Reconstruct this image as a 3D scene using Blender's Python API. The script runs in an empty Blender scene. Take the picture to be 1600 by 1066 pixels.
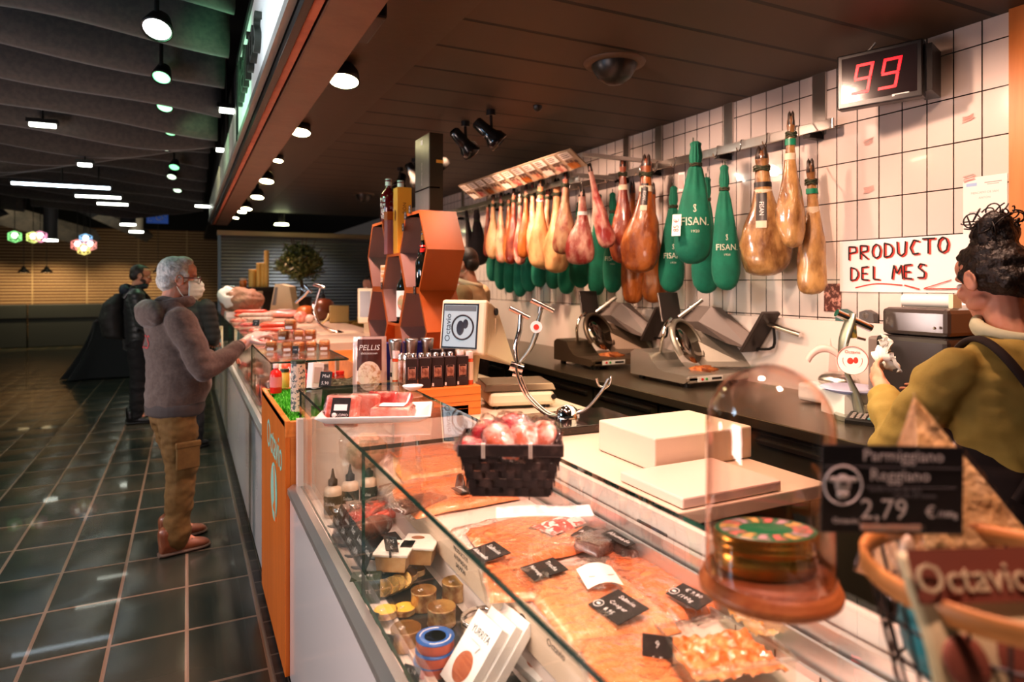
import bpy, math, random
from mathutils import Vector, Matrix, noise
from mathutils.bvhtree import BVHTree
RN = random.Random(11)
COL = bpy.context.scene.collection
PI = math.pi
# ---- camera geometry of the place: camera stands at the origin, 1.58 m above the floor ----
F = 1030.0
TH = math.atan2(508, F); S_, C_ = math.sin(TH), math.cos(TH); EYE = 1.58
def ray(px, py):
    u = (px-800)/F; v = (441-py)/F
    return Vector((S_+u*C_, C_-u*S_, v))
def gt(px, py, t): d = ray(px, py); return Vector((d.x*t, d.y*t, EYE+d.z*t))
def gx(px, py, X): d = ray(px, py); return gt(px, py, X/d.x)
def gy(px, py, Y): d = ray(px, py); return gt(px, py, Y/d.y)
def gz(px, py, Z): d = ray(px, py); return gt(px, py, (Z-EYE)/d.z)
ORD = ['first','second','third','fourth','fifth','sixth','seventh','eighth','ninth','tenth','eleventh','twelfth','thirteenth','fourteenth','fifteenth','sixteenth','seventeenth','eighteenth','nineteenth','twentieth']
def frame(o, x, y):
    x = Vector(x).normalized(); y = Vector(y); z = x.cross(y).normalized(); y = z.cross(x)
    return Matrix(((x.x, y.x, z.x, o[0]), (x.y, y.y, z.y, o[1]), (x.z, y.z, z.z, o[2]), (0, 0, 0, 1)))
def TR(x, y, z, rz=0, rx=0, ry=0):
    return Matrix.Translation((x, y, z)) @ Matrix.Rotation(rz, 4, 'Z') @ Matrix.Rotation(ry, 4, 'Y') @ Matrix.Rotation(rx, 4, 'X')

class MB:
    def __init__(s): s.v = []; s.f = []; s.sm = []; s.mi = []; s.m = 0; s.M = None
    def add(s, vs, fs, smooth=False):
        k = len(s.v)
        if s.M is not None: vs = [s.M @ Vector(p) for p in vs]
        s.v += [tuple(p) for p in vs]
        for f in fs: s.f.append([i+k for i in f]); s.sm.append(smooth); s.mi.append(s.m)
        return s
    def box(s, c, d, M=None, tx=1, ty=1):
        x, y, z = d[0]/2, d[1]/2, d[2]/2
        vs = [(-x, -y, -z), (x, -y, -z), (x, y, -z), (-x, y, -z), (-x*tx, -y*ty, z), (x*tx, -y*ty, z), (x*tx, y*ty, z), (-x*tx, y*ty, z)]
        T = Matrix.Translation(c) @ (M if M is not None else Matrix())
        return s.add([T @ Vector(p) for p in vs], [(3, 2, 1, 0), (4, 5, 6, 7), (0, 1, 5, 4), (1, 2, 6, 5), (2, 3, 7, 6), (3, 0, 4, 7)])
    def bb(s, x0, x1, y0, y1, z0, z1):
        return s.box(((x0+x1)/2, (y0+y1)/2, (z0+z1)/2), (abs(x1-x0), abs(y1-y0), abs(z1-z0)))
    def tube(s, pts, r, n=8, caps=True, closed=False, flat=1.0, smooth=True):
        pts = [Vector(p) for p in pts]; k = len(pts)
        rs = r if isinstance(r, (list, tuple)) else [r]*k
        rings = []; prev = None
        for i in range(k):
            if closed: d = pts[(i+1) % k]-pts[i-1]
            else: d = pts[min(i+1, k-1)]-pts[max(i-1, 0)]
            if d.length < 1e-9: d = Vector((0, 0, 1))
            d.normalize()
            if prev is None: a = Vector((0, 0, 1)) if abs(d.z) < .9 else Vector((1, 0, 0))
            else: a = prev
            a = (a-d*a.dot(d)); a.normalize(); b = d.cross(a); prev = a
            rings.append([pts[i]+(a*math.cos(2*PI*j/n)*flat+b*math.sin(2*PI*j/n))*rs[i] for j in range(n)])
        vs = [p for q in rings for p in q]; fs = []
        for i in range(k if closed else k-1):
            i2 = (i+1) % k
            for j in range(n): j2 = (j+1) % n; fs.append((i*n+j, i*n+j2, i2*n+j2, i2*n+j))
        s.add(vs, fs, smooth)
        if caps and not closed:
            s.add(rings[0], [tuple(range(n-1, -1, -1))]); s.add(rings[-1], [tuple(range(n))])
        return s
    def cyl(s, p0, p1, r0, r1=None, n=16, caps=True, smooth=True):
        return s.tube([p0, p1], [r0, r0 if r1 is None else r1], n, caps, smooth=smooth)
    def lathe(s, prof, n=20, c=(0, 0, 0), sx=1, sy=1, M=None, fn=None, smooth=True, caps=True):
        T = Matrix.Translation(c) @ (M if M is not None else Matrix())
        vs = []
        for i, (r, z) in enumerate(prof):
            for j in range(n):
                a = 2*PI*j/n; p = Vector((r*sx*math.cos(a), r*sy*math.sin(a), z))
                if fn: p = fn(p, i, a)
                vs.append(T @ p)
        fs = []
        for i in range(len(prof)-1):
            for j in range(n): j2 = (j+1) % n; fs.append((i*n+j, i*n+j2, (i+1)*n+j2, (i+1)*n+j))
        s.add(vs, fs, smooth)
        if caps:
            k = len(prof)-1
            if prof[0][0] > 1e-5: s.add(vs[:n], [tuple(range(n-1, -1, -1))])
            if prof[k][0] > 1e-5: s.add(vs[k*n:], [tuple(range(n))])
        return s
    def sph(s, c, r, n=16, m=10, M=None, fn=None):
        if not isinstance(r, (tuple, list)): r = (r, r, r)
        T = Matrix.Translation(c) @ (M if M is not None else Matrix())
        vs = []
        for i in range(m+1):
            th = PI*i/m
            for j in range(n):
                a = 2*PI*j/n
                p = Vector((r[0]*math.sin(th)*math.cos(a), r[1]*math.sin(th)*math.sin(a), -r[2]*math.cos(th)))
                if fn: p = fn(p)
                vs.append(T @ p)
        fs = []
        for i in range(m):
            for j in range(n):
                j2 = (j+1) % n; fs.append((i*n+j, i*n+j2, (i+1)*n+j2, (i+1)*n+j))
        return s.add(vs, fs, True)
    def prism(s, poly, z0, z1, M=None, smooth=False):
        M = M if M is not None else Matrix(); n = len(poly)
        vs = [M @ Vector((p[0], p[1], z0)) for p in poly]+[M @ Vector((p[0], p[1], z1)) for p in poly]
        s.add(vs, [tuple(range(n-1, -1, -1)), tuple(range(n, 2*n))])
        return s.add(vs, [(i, (i+1) % n, n+(i+1) % n, n+i) for i in range(n)], smooth)
    def quad(s, a, b, c, d): return s.add([a, b, c, d], [(0, 1, 2, 3)])
    def grid(s, fn, nu, nv, smooth=True):
        vs = [fn(i/nu, j/nv) for j in range(nv+1) for i in range(nu+1)]
        return s.add(vs, [(j*(nu+1)+i, j*(nu+1)+i+1, (j+1)*(nu+1)+i+1, (j+1)*(nu+1)+i) for j in range(nv) for i in range(nu)], smooth)
    def loft(s, secs, n=20, smooth=True):
        # secs: (centre, rx, ry, xaxis, yaxis)
        vs = []
        for c, rx, ry, xa, ya in secs:
            c, xa, ya = Vector(c), Vector(xa), Vector(ya)
            for j in range(n):
                a = 2*PI*j/n; vs.append(c+xa*rx*math.cos(a)+ya*ry*math.sin(a))
        k = len(secs); fs = []
        for i in range(k-1):
            for j in range(n): j2 = (j+1) % n; fs.append((i*n+j, i*n+j2, (i+1)*n+j2, (i+1)*n+j))
        s.add(vs, fs, smooth); s.add(vs[:n], [tuple(range(n-1, -1, -1))]); s.add(vs[-n:], [tuple(range(n))])
        return s
    def caps(s, pts, rs, n=12):
        for i in range(len(pts)):
            s.sph(pts[i], rs[i], n, 8)
            if i: s.tube([pts[i-1], pts[i]], [rs[i-1], rs[i]], n)
        return s
    def build(s, name, mats, parent=None, M=None, bevel=0, seg=2, sub=0, voxel=0, relax=0, disp=None, solid=0):
        me = bpy.data.meshes.new(name)
        me.from_pydata([tuple(p) for p in s.v], [], s.f)
        mats = mats if isinstance(mats, (list, tuple)) else [mats]
        for m in mats: me.materials.append(m)
        me.polygons.foreach_set('use_smooth', s.sm); me.polygons.foreach_set('material_index', [min(i, len(mats)-1) for i in s.mi])
        o = bpy.data.objects.new(name, me); COL.objects.link(o)
        if parent is not None: o.parent = parent
        if M is not None: o.matrix_local = M
        if bevel:
            b = o.modifiers.new('b', 'BEVEL'); b.width = bevel; b.segments = seg; b.limit_method = 'ANGLE'; b.angle_limit = .6
        if solid:
            b = o.modifiers.new('t', 'SOLIDIFY'); b.thickness = solid; b.offset = 0
        if voxel:
            b = o.modifiers.new('r', 'REMESH'); b.mode = 'VOXEL'; b.voxel_size = voxel; b.use_smooth_shade = True
        if relax:
            b = o.modifiers.new('s', 'SMOOTH'); b.iterations = relax; b.factor = .5
        if sub:
            b = o.modifiers.new('u', 'SUBSURF'); b.levels = sub; b.render_levels = sub
        if voxel or disp:
            bake(o)
            if disp:
                me = o.data; me.update()
                nn = [v.normal.copy() for v in me.vertices]
                for v, q in zip(me.vertices, nn): v.co += q*disp(v.co)
            if len(mats) == 1 and voxel: me.polygons.foreach_set('material_index', [0]*len(me.polygons))
        return o
def bake(o):
    dg = bpy.context.evaluated_depsgraph_get(); dg.update()
    me = bpy.data.meshes.new_from_object(o.evaluated_get(dg), depsgraph=dg)
    old = o.data; o.modifiers.clear(); o.data = me
    if not me.materials:
        for m in old.materials: me.materials.append(m)
    me.name = old.name

def tag(o, label, cat, group=None):
    o['label'] = label; o['category'] = cat
    if group: o['group'] = group
    return o
def thing(name, label, cat, loc=(0, 0, 0), rz=0, group=None, M=None):
    o = bpy.data.objects.new(name, None); COL.objects.link(o); o.empty_display_size = .05
    if M is not None: o.matrix_world = M
    else: o.location = loc; o.rotation_euler = (0, 0, rz)
    return tag(o, label, cat, group)
def struct(o): o['kind'] = 'structure'; return o
def stuff(o): o['kind'] = 'stuff'; return o
def children(o): return [c for c in bpy.data.objects if c.parent == o] if not o.get('_k') else o['_k']
def dup(root, label, loc=None, rz=None, M=None, group=None, scale=None):
    r = root.copy(); COL.objects.link(r); r['label'] = label
    if group: r['group'] = group
    if M is not None: r.matrix_world = M
    else:
        if loc is not None: r.location = loc
        if rz is not None: r.rotation_euler = (0, 0, rz)
    if scale: r.scale = (scale,)*3 if not isinstance(scale, tuple) else scale
    for ch in list(root.children):
        c = ch.copy(); COL.objects.link(c); c.parent = r
        for g in ch.children:
            d = g.copy(); COL.objects.link(d); d.parent = c
    return r
def text(t, size, mat, parent, M, ext=.0004, name='lettering', align='CENTER', wrap=None, shear=0, bold=0, sx=1.0, res=2, woff=.0025):
    cu = bpy.data.curves.new('t', 'FONT'); cu.body = t; cu.size = size; cu.extrude = ext; cu.align_x = align; cu.align_y = 'CENTER'
    cu.shear = shear; cu.offset = bold; cu.resolution_u = res
    o = bpy.data.objects.new('t', cu); COL.objects.link(o)
    dg = bpy.context.evaluated_depsgraph_get(); dg.update()
    me = bpy.data.meshes.new_from_object(o.evaluated_get(dg)); bpy.data.objects.remove(o)
    me.transform(Matrix.Diagonal((sx, 1, 1, 1)))
    me.materials.clear(); me.materials.append(mat); me.name = name
    q = bpy.data.objects.new(name, me); COL.objects.link(q)
    if parent is not None: q.parent = parent
    if wrap is not None:
        me.transform(M); d = -(M.to_3x3() @ Vector((0, 0, 1)))
        for v in me.vertices:
            h = wrap.ray_cast(v.co-d*.3, d)
            if h[0] is not None: v.co = h[0]-d*woff
    else: q.matrix_local = M
    return q
def nz(p, s, seed=0): return noise.noise(Vector((p[0]*s+seed, p[1]*s+seed*1.7, p[2]*s-seed)))
def arc(c, r, a0, a1, n, ax=(1, 0, 0), ay=(0, 0, 1)):
    c, ax, ay = Vector(c), Vector(ax), Vector(ay)
    return [c+ax*r*math.cos(a0+(a1-a0)*i/n)+ay*r*math.sin(a0+(a1-a0)*i/n) for i in range(n+1)]
def smooth_path(pts, k=6):
    pts = [Vector(p) for p in pts]; out = []
    for i in range(len(pts)-1):
        p0, p1, p2, p3 = pts[max(i-1, 0)], pts[i], pts[i+1], pts[min(i+2, len(pts)-1)]
        for j in range(k):
            t = j/k
            out.append(.5*((2*p1)+(p2-p0)*t+(2*p0-5*p1+4*p2-p3)*t*t+(3*p1-p0-3*p2+p3)*t*t*t))
    return out+[pts[-1]]
def _n(nt, t, **k):
    n = nt.nodes.new(t)
    for a, b in k.items(): setattr(n, a, b)
    return n
def mat(name, col, rough=.5, metal=0., var=None, bump=None, emis=None, coat=0, sss=0, spec=.5, alpha=1, stretch=(1, 1, 1), sheen=0):
    """var=(colour2, scale, lo, hi, detail)  bump=(strength, scale, distance)"""
    m = bpy.data.materials.new(name); m.use_nodes = True; nt = m.node_tree; P = nt.nodes['Principled BSDF']
    c4 = (*col, 1); P.inputs['Base Color'].default_value = c4
    P.inputs['Roughness'].default_value = rough; P.inputs['Metallic'].default_value = metal
    P.inputs['Specular IOR Level'].default_value = spec; P.inputs['Alpha'].default_value = alpha
    P.inputs['Coat Weight'].default_value = coat; P.inputs['Coat Roughness'].default_value = .12
    if sheen: P.inputs['Sheen Weight'].default_value = sheen
    if sss: P.inputs['Subsurface Weight'].default_value = sss; P.inputs['Subsurface Radius'].default_value = (.02, .008, .005); P.inputs['Subsurface Scale'].default_value = .3
    if var or bump:
        tc = _n(nt, 'ShaderNodeTexCoord'); mp = _n(nt, 'ShaderNodeMapping'); mp.inputs['Scale'].default_value = stretch
        nt.links.new(tc.outputs['Object'], mp.inputs['Vector'])
    if var:
        t = _n(nt, 'ShaderNodeTexNoise'); t.inputs['Scale'].default_value = var[1]; t.inputs['Detail'].default_value = var[4] if len(var) > 4 else 4
        t.inputs['Roughness'].default_value = .6
        nt.links.new(mp.outputs[0], t.inputs['Vector'])
        r = _n(nt, 'ShaderNodeValToRGB'); r.color_ramp.elements[0].position = var[2]; r.color_ramp.elements[1].position = var[3]
        r.color_ramp.elements[0].color = c4; r.color_ramp.elements[1].color = (*var[0], 1)
        nt.links.new(t.outputs['Fac'], r.inputs[0]); nt.links.new(r.outputs[0], P.inputs['Base Color'])
    if bump:
        t2 = _n(nt, 'ShaderNodeTexNoise'); t2.inputs['Scale'].default_value = bump[1]; t2.inputs['Detail'].default_value = 3
        b = _n(nt, 'ShaderNodeBump'); b.inputs['Strength'].default_value = bump[0]; b.inputs['Distance'].default_value = bump[2] if len(bump) > 2 else .01
        nt.links.new(mp.outputs[0], t2.inputs['Vector']); nt.links.new(t2.outputs['Fac'], b.inputs['Height']); nt.links.new(b.outputs[0], P.inputs['Normal'])
    if emis:
        P.inputs['Emission Color'].default_value = (*emis[0], 1); P.inputs['Emission Strength'].default_value = emis[1]
    return m
def glass_mat(name, tint=(1, 1, 1), rim=.0, base=.03, gloss=(1, 1, 1), power=1.0):
    """clear sheet glass: see-through, mirror-like towards grazing angles"""
    m = bpy.data.materials.new(name); m.use_nodes = True; nt = m.node_tree; nt.nodes.clear()
    out = _n(nt, 'ShaderNodeOutputMaterial'); t = _n(nt, 'ShaderNodeBsdfTransparent'); g = _n(nt, 'ShaderNodeBsdfGlossy'); mx = _n(nt, 'ShaderNodeMixShader')
    t.inputs[0].default_value = (*tint, 1); g.inputs[0].default_value = (*gloss, 1); g.inputs['Roughness'].default_value = .015
    lw = _n(nt, 'ShaderNodeLayerWeight'); lw.inputs['Blend'].default_value = .5
    pw = _n(nt, 'ShaderNodeMath', operation='POWER'); pw.inputs[1].default_value = 4.0*power
    ma = _n(nt, 'ShaderNodeMath', operation='MULTIPLY_ADD'); ma.inputs[1].default_value = .75+rim; ma.inputs[2].default_value = base
    nt.links.new(lw.outputs['Facing'], pw.inputs[0]); nt.links.new(pw.outputs[0], ma.inputs[0]); nt.links.new(ma.outputs[0], mx.inputs[0])
    nt.links.new(t.outputs[0], mx.inputs[1]); nt.links.new(g.outputs[0], mx.inputs[2]); nt.links.new(mx.outputs[0], out.inputs[0])
    return m
def film_mat(name, tint=(1, .95, .93), base=.12):
    """crumpled clear plastic film"""
    m = glass_mat(name, tint, .1, base, power=.6); nt = m.node_tree
    tc = _n(nt, 'ShaderNodeTexCoord'); t = _n(nt, 'ShaderNodeTexNoise'); t.inputs['Scale'].default_value = 38; t.inputs['Detail'].default_value = 4
    b = _n(nt, 'ShaderNodeBump'); b.inputs['Strength'].default_value = .9; b.inputs['Distance'].default_value = .02
    nt.links.new(tc.outputs['Object'], t.inputs[0]); nt.links.new(t.outputs['Fac'], b.inputs['Height'])
    for n in nt.nodes:
        if n.type == 'BSDF_GLOSSY': nt.links.new(b.outputs[0], n.inputs['Normal']); n.inputs['Roughness'].default_value = .1
        if n.type == 'LAYER_WEIGHT': nt.links.new(b.outputs[0], n.inputs['Normal'])
    return m
def brick_mat(name, c1, c2, mortar, bw, bh, msize, axes, off=(0, 0), rough=.5, offset=0., bump=.4, var=None, bias=0, coat=0, wavy=None, squash=1):
    """axes: which object axes run along a row and across rows"""
    m = bpy.data.materials.new(name); m.use_nodes = True; nt = m.node_tree; P = nt.nodes['Principled BSDF']
    tc = _n(nt, 'ShaderNodeTexCoord'); sp = _n(nt, 'ShaderNodeSeparateXYZ'); cb = _n(nt, 'ShaderNodeCombineXYZ')
    nt.links.new(tc.outputs['Object'], sp.inputs[0])
    for i in range(2):
        a = _n(nt, 'ShaderNodeMath', operation='ADD'); a.inputs[1].default_value = off[i]
        nt.links.new(sp.outputs[axes[i]], a.inputs[0]); nt.links.new(a.outputs[0], cb.inputs[i])
    b = _n(nt, 'ShaderNodeTexBrick'); b.offset = offset; b.squash = 1
    for k, v in (('Scale', 1), ('Mortar Size', msize), ('Mortar Smooth', .1), ('Bias', bias), ('Brick Width', bw), ('Row Height', bh)): b.inputs[k].default_value = v
    b.inputs['Color1'].default_value = (*c1, 1); b.inputs['Color2'].default_value = (*c2, 1); b.inputs['Mortar'].default_value = (*mortar, 1)
    nt.links.new(cb.outputs[0], b.inputs['Vector'])
    src = b.outputs['Color']
    if var:
        t = _n(nt, 'ShaderNodeTexNoise'); t.inputs['Scale'].default_value = var[1]; t.inputs['Detail'].default_value = 3
        nt.links.new(tc.outputs['Object'], t.inputs['Vector'])
        r = _n(nt, 'ShaderNodeValToRGB'); r.color_ramp.elements[0].position = .4; r.color_ramp.elements[1].position = .65
        nt.links.new(t.outputs['Fac'], r.inputs[0])
        x = _n(nt, 'ShaderNodeMixRGB', blend_type='MIX'); x.inputs[2].default_value = (*var[0], 1)
        mu = _n(nt, 'ShaderNodeMath', operation='MULTIPLY'); inv = _n(nt, 'ShaderNodeMath', operation='SUBTRACT'); inv.inputs[0].default_value = 1
        nt.links.new(b.outputs['Fac'], inv.inputs[1]); nt.links.new(r.outputs[0], mu.inputs[0]); nt.links.new(inv.outputs[0], mu.inputs[1])
        nt.links.new(mu.outputs[0], x.inputs[0]); nt.links.new(src, x.inputs[1]); src = x.outputs[0]
    nt.links.new(src, P.inputs['Base Color'])
    P.inputs['Roughness'].default_value = rough; P.inputs['Coat Weight'].default_value = coat
    bp = _n(nt, 'ShaderNodeBump', invert=True); bp.inputs['Strength'].default_value = bump; bp.inputs['Distance'].default_value = .006
    nt.links.new(b.outputs['Fac'], bp.inputs['Height'])
    if wavy:
        t = _n(nt, 'ShaderNodeTexNoise'); t.inputs['Scale'].default_value = wavy[1]; t.inputs['Detail'].default_value = 2
        nt.links.new(tc.outputs['Object'], t.inputs['Vector'])
        b2 = _n(nt, 'ShaderNodeBump'); b2.inputs['Strength'].default_value = wavy[0]; b2.inputs['Distance'].default_value = .05
        nt.links.new(t.outputs['Fac'], b2.inputs['Height']); nt.links.new(bp.outputs[0], b2.inputs['Normal']); nt.links.new(b2.outputs[0], P.inputs['Normal'])
        rr = _n(nt, 'ShaderNodeMapRange'); rr.inputs[3].default_value = rough*.7; rr.inputs[4].default_value = min(1, rough*1.5)
        nt.links.new(t.outputs['Fac'], rr.inputs[0]); nt.links.new(rr.outputs[0], P.inputs['Roughness'])
    else: nt.links.new(bp.outputs[0], P.inputs['Normal'])
    return m
def wood_mat(name, c1, c2, axis=0, scale=6, rough=.4):
    st = [14, 14, 14]; st[axis] = .8
    return mat(name, c1, rough, var=(c2, scale*.35, .35, .7, 5), stretch=st)
m_white = mat('white_laminate', (.82, .80, .77), .25)
m_cream = mat('cream_plastic', (.74, .66, .47), .45)
m_beige = mat('beige_plastic', (.78, .68, .46), .4)
m_black = mat('black_plastic', (.012, .011, .011), .35)
m_dark = mat('dark_metal', (.025, .022, .02), .35, .6)
m_steel = mat('brushed_steel', (.62, .58, .54), .28, 1.0, bump=(.06, 200, .001), stretch=(1, 30, 30))
m_chrome = mat('chrome', (.8, .77, .73), .09, 1.0)
m_alu = mat('aluminium', (.75, .74, .72), .3, .9)
m_glass = glass_mat('clear_glass', (.95, .985, .965), .0, .035)
m_edge = mat('glass_edge', (.006, .06, .042), .08, coat=1, spec=.8)
m_film = film_mat('clear_film', (1, .96, .94), .05)
m_film2 = film_mat('tight_film', (1, .97, .95), .05)
m_orange = wood_mat('orange_laminate', (.72, .20, .03), (.58, .15, .02), 2, 4, .35)
m_orangeh = wood_mat('orange_wood', (.78, .27, .06), (.60, .18, .03), 0, 4, .4)
m_hexw = mat('orange_board', (.42, .105, .016), .42, var=((.36, .085, .012), 3, .3, .7))
m_text = mat('chalk_white', (.85, .83, .8), .6)
m_ink = mat('black_ink', (.02, .017, .017), .6)
m_redink = mat('red_ink', (.75, .06, .04), .5)
m_paper = mat('white_paper', (.86, .83, .78), .6)
m_slate = mat('slate_black', (.018, .017, .016), .5, var=((.05, .045, .04), 60, .5, .8))
m_skin = mat('skin', (.60, .30, .20), .5, sss=.15, var=((.52, .20, .13), 14, .4, .8))
m_skin2 = mat('olive_skin', (.50, .25, .15), .5, sss=.15, var=((.42, .17, .10), 14, .4, .8))
m_green = mat('green_cloth', (.005, .19, .11), .75, var=((.003, .12, .07), 9, .35, .75), bump=(.25, 55, .01), sheen=.15)
m_rope = mat('rope', (.10, .085, .05), .8, var=((.02, .05, .025), 90, .4, .6))
m_hoof = mat('hoof_horn', (.025, .018, .014), .4, var=((.10, .05, .025), 30, .5, .8))
m_gold = mat('gold_tin', (.75, .48, .16), .25, 1.0)
m_blackwood = mat('black_marble', (.02, .012, .010), .12, var=((.06, .03, .02), 12, .5, .8), coat=.3)
m_red = mat('red_plastic', (.75, .03, .02), .3)
m_blue = mat('blue_card', (.015, .02, .16), .4)
m_cork = mat('cork_cap', (.66, .42, .16), .6)
m_grass = mat('artificial_grass', (.06, .35, .03), .8, var=((.12, .55, .05), 80, .3, .7))
m_silver = mat('silver_foil', (.80, .74, .70), .22, .95, bump=(.6, 40, .01))
m_salmon = mat('salmon', (.90, .22, .05), .35, var=((.95, .36, .14), 10, .35, .75, 6), coat=.5, stretch=(1, 7, 1), sss=.1)
m_salmon2 = mat('salmon_pale', (.92, .30, .09), .35, var=((.96, .48, .24), 9, .35, .75, 6), coat=.5, stretch=(7, 1, 1), sss=.1)
m_smoked = mat('dark_smoked_fish', (.10, .035, .02), .3, var=((.28, .10, .05), 16, .4, .75), coat=.6)
m_meat = mat('red_meat', (.55, .05, .04), .35, var=((.86, .50, .42), 22, .5, .72, 6), coat=.4)
m_meat2 = mat('pale_meat', (.66, .15, .10), .35, var=((.88, .62, .52), 16, .4, .7, 6), coat=.4)
m_saus = mat('chorizo_red', (.62, .07, .03), .4, var=((.80, .22, .12), 40, .5, .75), coat=.3)
m_fuet = mat('fuet_white', (.62, .42, .34), .7, var=((.80, .66, .58), 30, .4, .7))
m_cheese = mat('parmesan', (.80, .55, .23), .6, var=((.93, .74, .42), 30, .35, .7, 6), bump=(.6, 45, .02))
m_rind = mat('cheese_rind', (.72, .44, .2), .5, var=((.80, .56, .36), 8, .4, .7))
m_cake = mat('cake_crumb', (.62, .26, .07), .6, var=((.82, .42, .16), 40, .4, .7), bump=(.5, 70, .01))
def ham_mat(name, a, b, lo=.42, hi=.62, sc=6, coat=.35, c3=None):
    return mat(name, a, .38, var=(b, sc, lo, hi, 7), bump=(.7, 18, .014), coat=coat, stretch=(1.3, 1.3, .6))
HAM = {
 'red': ham_mat('ham_red', (.15, .016, .007), (.46, .12, .04), .4, .66, 7),
 'amber': ham_mat('ham_amber', (.40, .12, .022), (.13, .02, .006), .42, .66, 8),
 'yellow': ham_mat('ham_yellow', (.64, .35, .16), (.40, .11, .04), .45, .68, 6),
 'pink': ham_mat('ham_pink', (.34, .045, .035), (.70, .40, .30), .40, .60, 9),
 'pale': ham_mat('ham_pale', (.62, .35, .20), (.34, .06, .035), .44, .60, 9),
 'wrapped': ham_mat('ham_wrapped', (.56, .32, .12), (.13, .045, .012), .38, .62, 7, 1.0),
}
# ------------------------------------------------------------------ the setting
def floor_mat():
    m = brick_mat('floor_tiles', (.020, .030, .025), (.034, .042, .033), (.20, .145, .105), .304, .478, .0085, (0, 1), (0, -3.336+.478*20), .24, bump=.5, var=((.050, .050, .036), 1.6), coat=.15)
    nt = m.node_tree; P = nt.nodes['Principled BSDF']; tc = _n(nt, 'ShaderNodeTexCoord'); sp = _n(nt, 'ShaderNodeSeparateXYZ'); nt.links.new(tc.outputs['Object'], sp.inputs[0])
    def par(ax, off, w):
        a = _n(nt, 'ShaderNodeMath', operation='MULTIPLY_ADD'); a.inputs[1].default_value = PI/w; a.inputs[2].default_value = off*PI/w; nt.links.new(sp.outputs[ax], a.inputs[0])
        b = _n(nt, 'ShaderNodeMath', operation='SINE'); nt.links.new(a.outputs[0], b.inputs[0]); c = _n(nt, 'ShaderNodeMath', operation='ABSOLUTE'); nt.links.new(b.outputs[0], c.inputs[0]); d = _n(nt, 'ShaderNodeMath', operation='POWER'); d.inputs[1].default_value = .6; nt.links.new(c.outputs[0], d.inputs[0]); return d
    x, y = par(0, 0, .304), par(1, -3.336+.478*20, .478); mu = _n(nt, 'ShaderNodeMath', operation='MULTIPLY'); nt.links.new(x.outputs[0], mu.inputs[0]); nt.links.new(y.outputs[0], mu.inputs[1])
    n = _n(nt, 'ShaderNodeTexNoise'); n.inputs['Scale'].default_value = 4; n.inputs['Detail'].default_value = 0; nt.links.new(tc.outputs['Object'], n.inputs['Vector'])
    ad = _n(nt, 'ShaderNodeMath', operation='ADD'); nt.links.new(mu.outputs[0], ad.inputs[0]); nt.links.new(n.outputs['Fac'], ad.inputs[1])
    b = _n(nt, 'ShaderNodeBump'); b.inputs['Strength'].default_value = .7; b.inputs['Distance'].default_value = .011; nt.links.new(ad.outputs[0], b.inputs['Height'])
    old = [l for l in nt.links if l.to_node == P and l.to_socket.name == 'Normal'][0].from_socket; nt.links.new(old, b.inputs['Normal']); nt.links.new(b.outputs[0], P.inputs['Normal']); return m
m_floor = floor_mat()
m_mosaic = brick_mat('mosaic_tiles', (.02, .016, .014), (.035, .026, .022), (.12, .09, .07), .052, .15, .006, (0, 1), (-.312, 20), .4, var=((.05, .04, .035), 9))
m_tile = brick_mat('glazed_wall_tiles', (.66, .57, .52), (.69, .60, .545), (.02, .014, .011), .1152, .198, .0028, (1, 2), (-1.497+.1152*20, -1.988+.198*20), .12, bump=.5, coat=.4, wavy=(.02, 4))
m_brick = brick_mat('thin_brown_bricks', (.10, .052, .028), (.16, .085, .045), (.42, .31, .18), 1.15, .077, .013, (0, 2), (0, 0), .7, bump=.6, var=((.13, .07, .04), 5))
m_ceil = brick_mat('ceiling_planks', (.062, .041, .025), (.070, .046, .028), (.004, .003, .002), 30, .333, .013, (0, 1), (10, -2.556+.333*30), .55, bump=.7)
m_felt = mat('grey_felt', (.066, .054, .047), .95, var=((.05, .042, .038), 30, .4, .6), sheen=.2)
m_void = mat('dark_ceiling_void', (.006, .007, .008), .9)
struct(MB().bb(-9, 3.2, -3, 21, -.1, 0).build('floor', m_floor))
struct(MB().bb(.312, .364, -2, 10.6, 0, .003).build('trim_1', m_mosaic))
struct(MB().bb(3.0, 3.15, 1.497, 11, 0, 2.75).build('wall_right', m_tile))
struct(MB().bb(2.97, 3.15, -1.5, 1.497, 0, 2.75).build('trim_2', wood_mat('wooden_post', (.62, .24, .07), (.50, .17, .04), 2, 4, .4)))
struct(MB().bb(.55, 3.0, -1.6, 11, 2.68, 2.76).build('ceiling', m_ceil))
struct(MB().bb(.552, 1.028, -1.6, 11, 2.672, 2.681).build('trim_3', mat('ceiling_border', (.066, .044, .027), .5, bump=(.1, 20))))
b = MB().bb(.395, .56, -1.6, 11, 2.45, 2.76); struct(b.build('trim_4', mat('brown_beam', (.15, .075, .045), .5, var=((.19, .10, .06), 5, .35, .7), bump=(.15, 18)), bevel=.004))
struct(MB().bb(.355, .385, -1.6, 11, 2.455, 2.50).build('trim_5', mat('red_strip', (.50, .16, .09), .6, var=((.36, .10, .06), 9, .4, .7))))
struct(MB().bb(.325, .352, -1.6, 11, 2.45, 2.53).build('trim_6', m_dark))
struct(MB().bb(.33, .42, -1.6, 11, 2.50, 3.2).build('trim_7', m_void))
struct(MB().bb(-9, 3.2, 20, 20.2, 0, 2.98).build('wall_back', m_brick))
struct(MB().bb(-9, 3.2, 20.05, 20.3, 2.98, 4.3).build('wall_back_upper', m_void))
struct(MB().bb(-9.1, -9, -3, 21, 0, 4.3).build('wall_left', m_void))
struct(MB().bb(-9, 3.2, -3, 21, 3.95, 4.05).build('ceiling_hall', m_void))
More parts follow.
